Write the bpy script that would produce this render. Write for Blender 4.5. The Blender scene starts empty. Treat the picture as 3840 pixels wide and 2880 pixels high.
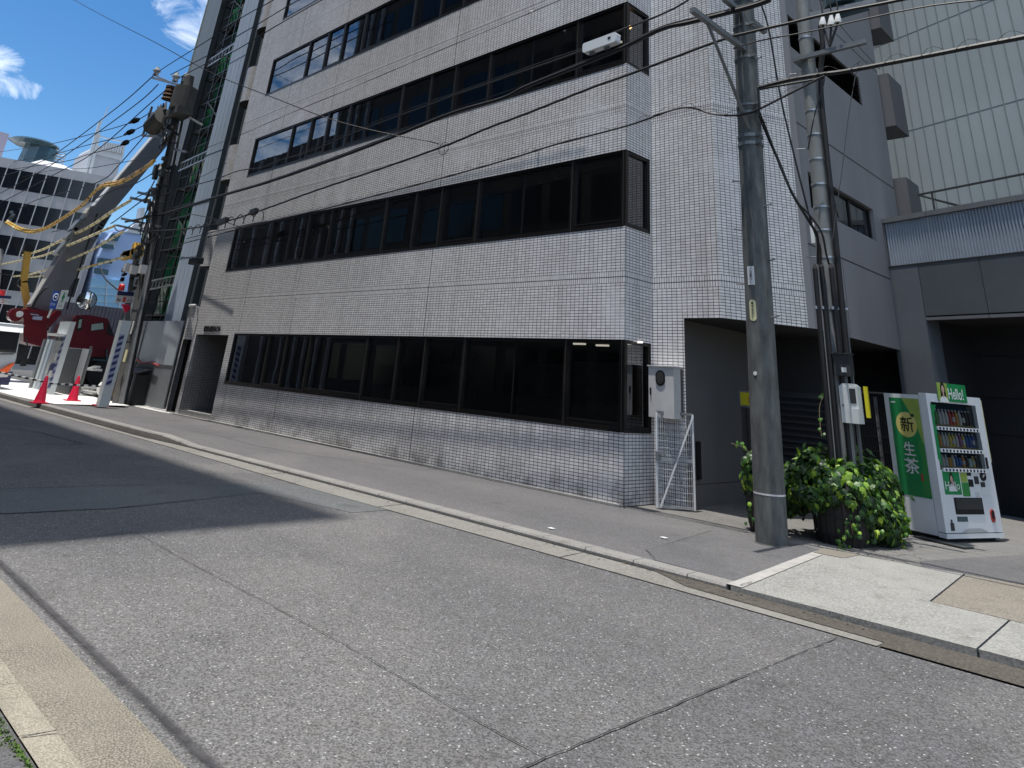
import bpy, math, random
import numpy as np
from mathutils import Vector, Matrix
random.seed(7)
SC = bpy.context.scene
COL = SC.collection
rad = math.radians
# ------------------------------------------------------------------ camera
FPX, PX, PY, CH = 2620.0, 1920.0, 320.0, 1.57      # focal length and principal point in photo pixels (3840 wide), eye height
def _v(x, y):
    a = np.array([x-PX, -(y-PY), -FPX]); return a/np.linalg.norm(a)
_Z = _v(2395, -5800)
_F = _v(-940, 1239); _F = _F-_F.dot(_Z)*_Z; _F /= np.linalg.norm(_F)
_X = -_F; _Y = np.cross(_Z, _X)
RM = np.array([_X, _Y, _Z])
CP = np.array([0, 0, CH])
def _ray(x, y): return RM @ _v(x, y)
def onz(x, y, z=0.0):
    d = _ray(x, y); return Vector(CP+d*((z-CH)/d[2]))
def ony(x, y, Y):
    d = _ray(x, y); return Vector(CP+d*(Y/d[1]))
def onx(x, y, X):
    d = _ray(x, y); return Vector(CP+d*(X/d[0]))
def onp(x, y, p0, n):
    d = _ray(x, y); p0 = np.array(p0, float); n = np.array(n, float)
    return Vector(CP+d*((p0-CP).dot(n)/d.dot(n)))
cam_d = bpy.data.cameras.new('camera'); cam = bpy.data.objects.new('camera', cam_d); COL.objects.link(cam)
M = Matrix(RM.tolist()).to_4x4(); M.translation = Vector(CP); cam.matrix_world = M
cam_d.sensor_width = 36; cam_d.lens = 36*FPX/3840
cam_d.shift_x = 0.0; cam_d.shift_y = -(1440-PY)/3840
cam_d.clip_start = 0.05; cam_d.clip_end = 3000
SC.camera = cam
# ------------------------------------------------------------------ light
SUN_B = 0.15                                        # light travels +Y by this much for each metre it falls
elev = math.atan2(1, SUN_B)
sun_d = bpy.data.lights.new('sun', 'SUN'); sun = bpy.data.objects.new('sun', sun_d); COL.objects.link(sun)
sun_d.energy = 3.3; sun_d.angle = rad(0.53); sun_d.color = (1.0, 0.955, 0.89)
sun.rotation_euler = Vector((0, SUN_B, -1)).to_track_quat('-Z', 'Y').to_euler()
W = bpy.data.worlds.new('World'); SC.world = W; W.use_nodes = True
nt = W.node_tree; N = nt.nodes; L = nt.links; N.clear()
sky = N.new('ShaderNodeTexSky'); sky.sky_type = 'NISHITA'; sky.sun_disc = False
sky.sun_elevation = elev; sky.sun_rotation = rad(180)
sky.air_density = 1.0; sky.dust_density = 0.4; sky.ozone_density = 3.0
bg = N.new('ShaderNodeBackground'); bg.inputs[1].default_value = 0.15
out = N.new('ShaderNodeOutputWorld')
tc = N.new('ShaderNodeTexCoord')
mp = N.new('ShaderNodeMapping'); mp.inputs['Scale'].default_value = (2.1, 2.1, 4.0); mp.inputs['Location'].default_value = (1.3, 0.35, 0.2)
ns = N.new('ShaderNodeTexNoise'); ns.inputs['Scale'].default_value = 6.5; ns.inputs['Detail'].default_value = 11; ns.inputs['Roughness'].default_value = 0.66
ns.inputs['Distortion'].default_value = 0.6
cr = N.new('ShaderNodeValToRGB'); cr.color_ramp.elements[0].position = 0.52; cr.color_ramp.elements[0].color = (0, 0, 0, 1)
cr.color_ramp.elements[1].position = 0.90; cr.color_ramp.elements[1].color = (1, 1, 1, 1)
mx = N.new('ShaderNodeMix'); mx.data_type = 'RGBA'; mx.inputs[7].default_value = (6.2, 6.6, 7.2, 1)
hs = N.new('ShaderNodeHueSaturation'); hs.inputs['Saturation'].default_value = 1.3; hs.inputs['Value'].default_value = .66
L.new(tc.outputs['Generated'], mp.inputs[0]); L.new(mp.outputs[0], ns.inputs[0])
# clouds gather round a few directions of the sky; the half above the near side of the street is cloudier, and unseen cloud is added as fill
def around(d, r0, r1, prev=None):
    dp = N.new('ShaderNodeVectorMath'); dp.operation = 'DOT_PRODUCT'; L.new(tc.outputs['Generated'], dp.inputs[0]); dp.inputs[1].default_value = tuple(d)
    mr = N.new('ShaderNodeMapRange'); mr.interpolation_type = 'SMOOTHSTEP'; mr.inputs[1].default_value = math.cos(rad(r0)); mr.inputs[2].default_value = math.cos(rad(r1)); mr.inputs[3].default_value = 0; mr.inputs[4].default_value = 1
    L.new(dp.outputs['Value'], mr.inputs[0])
    if prev is None: return mr.outputs[0]
    mm = N.new('ShaderNodeMath'); mm.operation = 'MAXIMUM'; L.new(prev, mm.inputs[0]); L.new(mr.outputs[0], mm.inputs[1]); return mm.outputs[0]
k = around(_ray(740, 20), 4.5, 1.5); k = around(_ray(790, -60), 6, 2, k); k = around(_ray(0, 265), 2.3, -.0, k); k = around(_ray(60, 305), 1.7, .0, k); k = around(_ray(115, 335), 1.2, .0, k)
k = around(Vector((-.75, -.55, .45)).normalized(), 38, 10, k); k = around(Vector((.1, .1, 1)).normalized(), 44, 26, k); k = around(Vector((.7, -.5, .5)).normalized(), 50, 30, k)  # last two: unseen clouds overhead and behind, added to soften the ambient light
bi = N.new('ShaderNodeMath'); bi.operation = 'MULTIPLY_ADD'; L.new(k, bi.inputs[0]); bi.inputs[1].default_value = .36; bi.inputs[2].default_value = -.22
ad = N.new('ShaderNodeMath'); ad.operation = 'ADD'; L.new(ns.outputs[0], ad.inputs[0]); L.new(bi.outputs[0], ad.inputs[1])
ov = around(Vector((.15, .1, 1)).normalized(), 50, 36); ad2 = N.new('ShaderNodeMath'); ad2.operation = 'MULTIPLY_ADD'; L.new(ov, ad2.inputs[0]); ad2.inputs[1].default_value = .22; L.new(ad.outputs[0], ad2.inputs[2]); L.new(ad2.outputs[0], cr.inputs[0])  # overhead cloud cap out of view, added to lift and neutralise the fill light
L.new(sky.outputs[0], hs.inputs['Color']); L.new(hs.outputs[0], mx.inputs[6]); L.new(cr.outputs[0], mx.inputs[0])
L.new(mx.outputs[2], bg.inputs[0]); L.new(bg.outputs[0], out.inputs[0])
SC.view_settings.view_transform = 'Standard'; SC.view_settings.look = 'None'
SC.view_settings.gamma = 1; SC.view_settings.exposure = 0.68
SC.cycles.max_bounces = 8; SC.cycles.transparent_max_bounces = 12; SC.cycles.caustics_reflective = False
SC.cycles.sample_clamp_indirect = 6
# ------------------------------------------------------------------ materials
MATS = {}
def mat(name, col=(.5, .5, .5), rough=.6, metal=0., var=.12, scale=3., bump=0., bscale=40., spec=.5, alpha=None, emit=None, es=1., col2=None, stretch=None, coat=0.):
    """plain surface: base colour broken up by two noises, optional bump"""
    if name in MATS: return MATS[name]
    m = bpy.data.materials.new(name); MATS[name] = m; m.use_nodes = True
    t = m.node_tree; n = t.nodes; l = t.links; b = n['Principled BSDF']
    b.inputs['Roughness'].default_value = rough; b.inputs['Metallic'].default_value = metal
    b.inputs['Specular IOR Level'].default_value = spec
    if coat: b.inputs['Coat Weight'].default_value = coat; b.inputs['Coat Roughness'].default_value = .08
    tcn = n.new('ShaderNodeTexCoord'); src = tcn.outputs['Object']
    if stretch:
        mpn = n.new('ShaderNodeMapping'); mpn.inputs['Scale'].default_value = stretch; l.new(src, mpn.inputs[0]); src = mpn.outputs[0]
    if var > 0:
        a = n.new('ShaderNodeTexNoise'); a.inputs['Scale'].default_value = scale; a.inputs['Detail'].default_value = 7; a.inputs['Roughness'].default_value = .62
        l.new(src, a.inputs[0])
        r = n.new('ShaderNodeMapRange'); r.inputs[1].default_value = .3; r.inputs[2].default_value = .7
        l.new(a.outputs[0], r.inputs[0])
        x = n.new('ShaderNodeMix'); x.data_type = 'RGBA'
        c2 = col2 if col2 else tuple(c*(1+var) for c in col)
        c1 = col if col2 else tuple(c*(1-var) for c in col)
        x.inputs[6].default_value = (*c1, 1); x.inputs[7].default_value = (*c2, 1)
        l.new(r.outputs[0], x.inputs[0]); l.new(x.outputs[2], b.inputs['Base Color'])
    else: b.inputs['Base Color'].default_value = (*col, 1)
    if bump > 0:
        a2 = n.new('ShaderNodeTexNoise'); a2.inputs['Scale'].default_value = bscale; a2.inputs['Detail'].default_value = 5
        l.new(src, a2.inputs[0]); bp = n.new('ShaderNodeBump'); bp.inputs['Strength'].default_value = bump; bp.inputs['Distance'].default_value = .01
        l.new(a2.outputs[0], bp.inputs['Height']); l.new(bp.outputs[0], b.inputs['Normal'])
    if emit:
        b.inputs['Emission Color'].default_value = (*emit, 1); b.inputs['Emission Strength'].default_value = es
    return m
def nodes(name):
    m = bpy.data.materials.new(name); MATS[name] = m; m.use_nodes = True
    t = m.node_tree; return m, t.nodes, t.links, t.nodes['Principled BSDF']
def mixc(n, l, f, a, b_, mode='MIX'):
    x = n.new('ShaderNodeMix'); x.data_type = 'RGBA'; x.blend_type = mode
    for i, s in ((0, f), (6, a), (7, b_)):
        if isinstance(s, (int, float)): x.inputs[i].default_value = s
        elif isinstance(s, tuple): x.inputs[i].default_value = (*s, 1) if len(s) == 3 else s
        else: l.new(s, x.inputs[i])
    return x.outputs[2]
def noise(n, l, vec, sc, det=6, ro=.6, lo=.35, hi=.65, dist=0.):
    a = n.new('ShaderNodeTexNoise'); a.inputs['Scale'].default_value = sc; a.inputs['Detail'].default_value = det
    a.inputs['Roughness'].default_value = ro; a.inputs['Distortion'].default_value = dist
    if vec is not None: l.new(vec, a.inputs[0])
    r = n.new('ShaderNodeMapRange'); r.inputs[1].default_value = lo; r.inputs[2].default_value = hi
    l.new(a.outputs[0], r.inputs[0]); return r.outputs[0]
def asphalt(name, base, dark, light, speck=.6, sscale=95., tint=(.11, .11, .12)):
    m, n, l, b = nodes(name)
    g = n.new('ShaderNodeNewGeometry'); p = g.outputs['Position']
    big = noise(n, l, p, .55, 5, .6, .3, .7)
    c = mixc(n, l, big, dark, base)
    mid = noise(n, l, p, 6., 4, .6, .35, .65)
    c = mixc(n, l, mid, c, mixc(n, l, .5, c, tint))
    # wheel-polished tracks along the street, oil spots and dull patches
    sx = n.new('ShaderNodeSeparateXYZ'); l.new(p, sx.inputs[0]); wv = n.new('ShaderNodeMath'); wv.operation = 'SINE'; mm = n.new('ShaderNodeMath'); mm.operation = 'MULTIPLY'; mm.inputs[1].default_value = 3.7
    l.new(sx.outputs[1], mm.inputs[0]); l.new(mm.outputs[0], wv.inputs[0]); tr_ = n.new('ShaderNodeMapRange'); tr_.inputs[1].default_value = -.2; tr_.inputs[2].default_value = 1.; tr_.inputs[4].default_value = .22; l.new(wv.outputs[0], tr_.inputs[0])
    c = mixc(n, l, tr_.outputs[0], c, tuple(x*1.35 for x in base))
    c = mixc(n, l, noise(n, l, p, 1.7, 4, .5, .66, .72), c, mixc(n, l, .35, c, (.03, .03, .03)))
    c = mixc(n, l, noise(n, l, p, .33, 3, .5, .5, .62, .6), c, mixc(n, l, .22, c, (.20, .19, .18)))
    v = n.new('ShaderNodeTexVoronoi'); v.inputs['Scale'].default_value = sscale; l.new(p, v.inputs['Vector'])
    sp = n.new('ShaderNodeSeparateColor'); l.new(v.outputs['Color'], sp.inputs[0])
    r1 = n.new('ShaderNodeMapRange'); r1.inputs[1].default_value = 0; r1.inputs[2].default_value = 1; r1.inputs[3].default_value = 1-speck; r1.inputs[4].default_value = 1+speck
    l.new(sp.outputs[0], r1.inputs[0])
    vm = n.new('ShaderNodeVectorMath'); vm.operation = 'SCALE'; l.new(c, vm.inputs[0]); l.new(r1.outputs[0], vm.inputs['Scale'])
    th = n.new('ShaderNodeMath'); th.operation = 'GREATER_THAN'; th.inputs[1].default_value = .988; l.new(sp.outputs[1], th.inputs[0])
    c2 = mixc(n, l, th.outputs[0], vm.outputs[0], light)
    l.new(c2, b.inputs['Base Color']); b.inputs['Roughness'].default_value = .85
    bp = n.new('ShaderNodeBump'); bp.inputs['Strength'].default_value = .55; bp.inputs['Distance'].default_value = .004
    f2 = n.new('ShaderNodeTexNoise'); f2.inputs['Scale'].default_value = 130; f2.inputs['Detail'].default_value = 3; l.new(p, f2.inputs[0])
    l.new(f2.outputs[0], bp.inputs['Height']); l.new(bp.outputs[0], b.inputs['Normal'])
    return m
asphalt('road_asphalt', (.106, .103, .100), (.082, .080, .078), (.36, .36, .35), .55, 105.)
asphalt('patch_asphalt', (.082, .081, .080), (.066, .065, .065), (.36, .36, .36), .55, 105.)
asphalt('old_asphalt', (.10, .108, .107), (.083, .09, .09), (.22, .23, .23), .35, 110.)
asphalt('walk_asphalt', (.105, .101, .100), (.080, .078, .078), (.22, .22, .22), .35, 110.)
asphalt('walk_patch', (.088, .086, .088), (.074, .073, .075), (.18, .18, .18), .3, 110.)
def concrete(name, c1, c2, c3, sc=60., bump=.4):
    m, n, l, b = nodes(name)
    g = n.new('ShaderNodeNewGeometry'); p = g.outputs['Position']
    c = mixc(n, l, noise(n, l, p, 1.3, 6, .65, .35, .65), c1, c2)
    c = mixc(n, l, noise(n, l, p, sc, 3, .6, .42, .62), c, c3)
    st = noise(n, l, p, 3.7, 7, .7, .55, .75)
    c = mixc(n, l, st, c, mixc(n, l, .55, c, (.07, .065, .05)))
    l.new(c, b.inputs['Base Color']); b.inputs['Roughness'].default_value = .9
    bp = n.new('ShaderNodeBump'); bp.inputs['Strength'].default_value = bump; bp.inputs['Distance'].default_value = .005
    f2 = n.new('ShaderNodeTexNoise'); f2.inputs['Scale'].default_value = sc*1.6; f2.inputs['Detail'].default_value = 4; l.new(p, f2.inputs[0])
    l.new(f2.outputs[0], bp.inputs['Height']); l.new(bp.outputs[0], b.inputs['Normal'])
    return m
concrete('ramp_concrete', (.17, .168, .155), (.25, .248, .23), (.31, .308, .29), 48.)
concrete('kerb_concrete', (.15, .146, .138), (.22, .213, .20), (.27, .26, .245), 60.)
concrete('apron_concrete', (.13, .124, .112), (.19, .183, .168), (.235, .225, .205), 60.)
concrete('near_concrete', (.090, .078, .058), (.175, .158, .122), (.28, .258, .21), 110.)
concrete('near_kerb_top', (.15, .13, .095), (.25, .222, .17), (.36, .33, .27), 110.)
asphalt('near_walk', (.035, .034, .036), (.025, .025, .027), (.10, .10, .10), .4, 110.)  # asphalt darkened so that its colour carries the shade of the near corner
concrete('tan_concrete', (.13, .115, .092), (.18, .16, .132), (.24, .22, .188), 60.)
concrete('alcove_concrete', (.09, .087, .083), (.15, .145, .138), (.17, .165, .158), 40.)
concrete('wet_gutter', (.035, .030, .023), (.062, .054, .043), (.095, .084, .07), 50.)
concrete('white_paving', (.62, .61, .58), (.72, .71, .68), (.70, .69, .66), 30., .2)
mat('joint_dark', (.018, .018, .02), .95, var=.2, scale=12)
mat('crack', (.035, .034, .035), .95, var=.3, scale=9)
mat('moss', (.07, .13, .02), .95, var=.5, scale=14, bump=.8, bscale=60)
# tiles: brick grid in metres along the surface (UV) with grout, a soldier course at the floor joints
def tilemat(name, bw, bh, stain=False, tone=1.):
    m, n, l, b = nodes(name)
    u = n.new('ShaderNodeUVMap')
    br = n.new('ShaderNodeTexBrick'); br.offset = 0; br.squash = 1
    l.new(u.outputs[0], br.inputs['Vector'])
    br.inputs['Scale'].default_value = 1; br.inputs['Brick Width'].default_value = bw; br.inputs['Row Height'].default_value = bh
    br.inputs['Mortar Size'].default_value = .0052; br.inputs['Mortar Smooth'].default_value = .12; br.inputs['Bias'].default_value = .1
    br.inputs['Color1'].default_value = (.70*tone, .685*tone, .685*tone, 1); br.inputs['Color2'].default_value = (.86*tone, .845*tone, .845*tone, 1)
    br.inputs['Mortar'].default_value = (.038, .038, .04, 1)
    g = n.new('ShaderNodeNewGeometry'); p = g.outputs['Position']
    big = noise(n, l, p, .5, 6, .65, .3, .7)
    c = mixc(n, l, big, br.outputs[0], mixc(n, l, .14, br.outputs[0], (.30, .30, .27)))
    ms = n.new('ShaderNodeMapping'); ms.inputs['Scale'].default_value = (3.2, 3.2, .22); l.new(p, ms.inputs[0])
    streak = noise(n, l, ms.outputs[0], 1., 6, .6, .5, .8)
    c = mixc(n, l, streak, c, mixc(n, l, .28, c, (.13, .12, .11)))
    # rain streaks running down from the window sills, and faint pale patches painted in for reflected sunlight
    sz = n.new('ShaderNodeSeparateXYZ'); l.new(p, sz.inputs[0])
    q1 = n.new('ShaderNodeMath'); q1.operation = 'MULTIPLY_ADD'; q1.inputs[1].default_value = -1/3; q1.inputs[2].default_value = 1.1/3; l.new(sz.outputs[2], q1.inputs[0])
    q2 = n.new('ShaderNodeMath'); q2.operation = 'FRACT'; l.new(q1.outputs[0], q2.inputs[0])
    q3 = n.new('ShaderNodeMapRange'); q3.inputs[1].default_value = .01; q3.inputs[2].default_value = .34; q3.inputs[3].default_value = 1; q3.inputs[4].default_value = 0; l.new(q2.outputs[0], q3.inputs[0])
    ms2 = n.new('ShaderNodeMapping'); ms2.inputs['Scale'].default_value = (9, 9, .12); l.new(p, ms2.inputs[0])
    q4 = n.new('ShaderNodeMath'); q4.operation = 'MULTIPLY'; l.new(q3.outputs[0], q4.inputs[0]); l.new(noise(n, l, ms2.outputs[0], 1., 4, .6, .45, .7), q4.inputs[1])
    c = mixc(n, l, q4.outputs[0], c, mixc(n, l, .24, c, (.10, .095, .09)))
    c = mixc(n, l, noise(n, l, p, .85, 3, .4, .60, .66, .3), c, mixc(n, l, .20, c, (.80, .81, .83)))  # pale patches: reflected light put into the tile colour
    if stain:
        sx = n.new('ShaderNodeSeparateXYZ'); l.new(p, sx.inputs[0])
        r = n.new('ShaderNodeMapRange'); r.inputs[1].default_value = .55; r.inputs[2].default_value = .02; l.new(sx.outputs[2], r.inputs[0])
        q = noise(n, l, p, 1.6, 7, .7, .45, .62)
        mu = n.new('ShaderNodeMath'); mu.operation = 'MULTIPLY'; l.new(r.outputs[0], mu.inputs[0]); l.new(q, mu.inputs[1])
        c = mixc(n, l, mu.outputs[0], c, mixc(n, l, .75, c, (.045, .04, .032)))
    l.new(c, b.inputs['Base Color'])
    rr = n.new('ShaderNodeMapRange'); rr.inputs[3].default_value = .22; rr.inputs[4].default_value = .8; l.new(br.outputs['Fac'], rr.inputs[0]); l.new(rr.outputs[0], b.inputs['Roughness'])
    b.inputs['Specular IOR Level'].default_value = .45
    inv = n.new('ShaderNodeMath'); inv.operation = 'SUBTRACT'; inv.inputs[0].default_value = 1; l.new(br.outputs['Fac'], inv.inputs[1])
    bp = n.new('ShaderNodeBump'); bp.inputs['Strength'].default_value = .5; bp.inputs['Distance'].default_value = .002
    l.new(inv.outputs[0], bp.inputs['Height']); l.new(bp.outputs[0], b.inputs['Normal'])
    return m
TW, TH = .095, .0475
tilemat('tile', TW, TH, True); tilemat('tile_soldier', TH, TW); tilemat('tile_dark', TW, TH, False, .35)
# glass: tinted, partly see-through, mirror-like at an angle
def glass(name, tint, gloss=(.9, .92, .95), rough=.005, ior=2.3):
    m = bpy.data.materials.new(name); MATS[name] = m; m.use_nodes = True
    t = m.node_tree; n = t.nodes; l = t.links; n.clear()
    o = n.new('ShaderNodeOutputMaterial'); mx = n.new('ShaderNodeMixShader'); tr = n.new('ShaderNodeBsdfTransparent'); gl = n.new('ShaderNodeBsdfGlossy')
    tr.inputs[0].default_value = (*tint, 1); gl.inputs[0].default_value = (*gloss, 1); gl.inputs['Roughness'].default_value = rough
    fr = n.new('ShaderNodeFresnel'); fr.inputs[0].default_value = ior
    g = n.new('ShaderNodeNewGeometry'); nz = n.new('ShaderNodeTexNoise'); nz.inputs['Scale'].default_value = 1.1; nz.inputs['Detail'].default_value = 2; l.new(g.outputs['Position'], nz.inputs[0])
    bp = n.new('ShaderNodeBump'); bp.inputs['Strength'].default_value = .05; bp.inputs['Distance'].default_value = .02; l.new(nz.outputs[0], bp.inputs['Height'])
    l.new(bp.outputs[0], gl.inputs['Normal'])
    l.new(fr.outputs[0], mx.inputs[0]); l.new(tr.outputs[0], mx.inputs[1]); l.new(gl.outputs[0], mx.inputs[2]); l.new(mx.outputs[0], o.inputs[0])
    return m
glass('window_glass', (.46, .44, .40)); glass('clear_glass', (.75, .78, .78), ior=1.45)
mat('frame_bronze', (.020, .018, .017), .35, .4, var=.15)
mat('frame_edge', (.11, .105, .10), .35, .6, var=.1)
mat('black', (.006, .006, .007), .6, var=.2)
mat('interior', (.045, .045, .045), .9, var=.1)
mat('blind', (.28, .29, .24), .8, var=.08, scale=1.5)
mat('blind_grey', (.40, .40, .38), .8, var=.1, scale=1.5)
mat('lamp_on', (1, 1, 1), .5, var=0, emit=(1, .97, .9), es=.7)
mat('lamp_warm', (1, .7, .3), .5, var=0, emit=(1, .62, .25), es=3)
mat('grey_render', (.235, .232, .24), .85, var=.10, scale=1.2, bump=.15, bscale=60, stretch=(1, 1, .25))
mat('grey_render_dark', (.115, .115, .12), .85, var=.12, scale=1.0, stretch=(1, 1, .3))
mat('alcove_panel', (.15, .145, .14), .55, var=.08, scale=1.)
mat('louver_black', (.008, .008, .009), .5, var=.1)
mat('core_dark', (.010, .045, .024), .9, var=.5, scale=.8)
mat('ledge_stone', (.34, .33, .31), .8, var=.2, scale=8)
mat('white_pipe', (.62, .62, .62), .4, var=.08)
mat('galv', (.46, .48, .50), .42, .75, var=.14, scale=9)
mat('galv_white', (.70, .71, .71), .45, .1, var=.10, scale=9)
mat('steel_grey', (.20, .21, .215), .5, .5, var=.2, scale=6)
mat('pole_concrete', (.105, .112, .107), .88, var=.42, scale=4.5, bump=.4, bscale=80, stretch=(2.5, 2.5, .7))
mat('pole_light', (.20, .21, .205), .7, var=.22, scale=3.5, bump=.2, bscale=60, stretch=(2.5, 2.5, .7))
mat('pole_dark', (.085, .085, .082), .8, var=.25, scale=3)
mat('cable', (.010, .010, .011), .55, var=.1)
mat('cable_grey', (.10, .10, .10), .5, var=.1)
mat('sleeve_yellow', (.66, .40, .07), .45, var=.12, scale=3)
mat('sleeve_pale', (.78, .68, .40), .45, var=.12, scale=3)
mat('porcelain', (.70, .70, .68), .25, var=.06)
mat('cabinet_white', (.56, .56, .55), .45, var=.10, scale=2.5)
mat('meter_white', (.62, .65, .64), .35, var=.06, scale=2.5)
mat('vend_white', (.74, .77, .78), .28, var=.035, scale=2., coat=.3)
mat('vend_grey', (.42, .44, .45), .35, var=.05)
mat('green_a', (.018, .24, .075), .35, var=.10, scale=2.5)
mat('green_b', (.05, .27, .07), .35, var=.10, scale=2.5)
mat('green_light', (.32, .44, .09), .35, var=.18, scale=3.5)
mat('yellow_disc', (.62, .57, .10), .35, var=.2, scale=4., col2=(.70, .62, .25))
mat('ink', (.012, .018, .010), .5, var=0)
mat('paper_white', (.72, .73, .72), .6, var=.03)
mat('seal_red', (.45, .05, .04), .6, var=.05)
mat('label_yellow', (.75, .72, .42), .6, var=.05)
mat('shelf_tan', (.28, .20, .10), .5, var=.12)
mat('display_back', (.012, .035, .055), .4, var=.2)
mat('skin', (.50, .33, .26), .6, var=.05)
mat('hair', (.012, .009, .008), .5, var=.1)
mat('planter_wood', (.030, .025, .022), .85, var=.35, scale=5, bump=.5, bscale=30, stretch=(6, 6, .8))
mat('hoop', (.03, .028, .026), .6, .5, var=.2)
mat('soil', (.03, .022, .015), .95, var=.3)
mat('fascia_metal', (.125, .14, .15), .32, .35, var=.13, scale=.9)
mat('fascia_column', (.15, .165, .185), .45, .25, var=.10, scale=.9)
mat('fascia_trim', (.24, .25, .26), .4, .5, var=.1)
mat('strip_metal', (.40, .45, .52), .35, .4, var=.12, scale=1.6)
mat('siding', (.40, .45, .455), .55, .1, var=.07, scale=.35)
mat('siding_seam', (.24, .28, .28), .6, .1, var=.1)
mat('rail_metal', (.055, .06, .062), .5, .4, var=.1)
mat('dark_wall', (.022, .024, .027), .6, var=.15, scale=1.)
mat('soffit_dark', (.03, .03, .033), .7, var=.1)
mat('door_grey', (.20, .23, .26), .45, var=.06)
mat('sheet_blue', (.42, .51, .62), .55, var=.10, scale=.7, stretch=(3, 3, .25))
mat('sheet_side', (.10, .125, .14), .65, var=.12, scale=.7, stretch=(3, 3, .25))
mat('sheet_grey', (.23, .27, .31), .6, var=.10, scale=.7, stretch=(3, 3, .25))
mat('net_green', (.03, .26, .12), .8, var=.3, scale=2)
mat('net_pale', (.30, .36, .33), .8, var=.15, scale=2)
mat('scaf_pipe', (.055, .06, .06), .45, .6, var=.3, scale=4)
mat('scaf_plank', (.14, .14, .13), .7, var=.3, scale=4)
mat('hoarding', (.40, .45, .50), .5, var=.08, scale=.8)
mat('hoarding_low', (.20, .22, .23), .6, var=.12, scale=1.2)
mat('gate_white', (.50, .53, .57), .45, var=.06, scale=1.5)
mat('sheet_white', (.55, .60, .62), .45, var=.05, scale=1.5)
mat('navy', (.015, .025, .14), .5, var=.1)
mat('stripe_pale', (.33, .36, .48), .5, var=.08)
mat('cone_red', (.62, .012, .055), .45, var=.08)
mat('crane_red', (.12, .003, .007), .32, var=.10, scale=2, coat=.3)
mat('crane_grey', (.155, .155, .165), .5, var=.10, scale=.8)
mat('boom_pale', (.50, .51, .50), .5, var=.08)
mat('tyre', (.012, .012, .012), .8, var=.2)
mat('truck_white', (.70, .74, .76), .3, var=.04, coat=.3)
mat('truck_navy', (.012, .018, .08), .35, var=.08, coat=.3)
mat('lamp_orange', (.65, .10, .02), .3, var=.08)
mat('far_band', (.52, .52, .53), .7, var=.06, scale=.4)
mat('far_mullion', (.62, .62, .62), .5, var=.05)
mat('far_glass', (.012, .013, .018), .12, var=.5, scale=.25)
mat('teal_glass', (.07, .12, .14), .15, .3, var=.15)
mat('pale_blue', (.42, .56, .82), .6, var=.07, scale=.4)
mat('cyan_panel', (.33, .60, .80), .5, var=.06, scale=.4)
mat('lilac_wall', (.40, .36, .44), .7, var=.05)
mat('container', (.17, .16, .19), .6, var=.1)
mat('bin_grey', (.06, .062, .066), .55, var=.15)
mat('bag_yellow', (.20, .18, .03), .5, var=.7, scale=6)
mat('timber', (.10, .05, .025), .8, var=.3, scale=4)
mat('sign_blue', (.03, .10, .42), .4, var=.06)
mat('sign_yellow', (.62, .55, .02), .4, var=.06)
mat('opp_wall', (.07, .064, .055), .8, var=.2, scale=.4)
mat('opp_glass', (.02, .022, .025), .15, var=.2)
mat('opp_fin', (.34, .34, .35), .6, var=.1)
mat('mirror', (.8, .8, .8), .04, 1., var=0)
mat('red_lamp', (.6, .03, .03), .4, var=.1)
mat('terrain', (.09, .09, .088), .95, var=.2, scale=.3)
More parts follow.
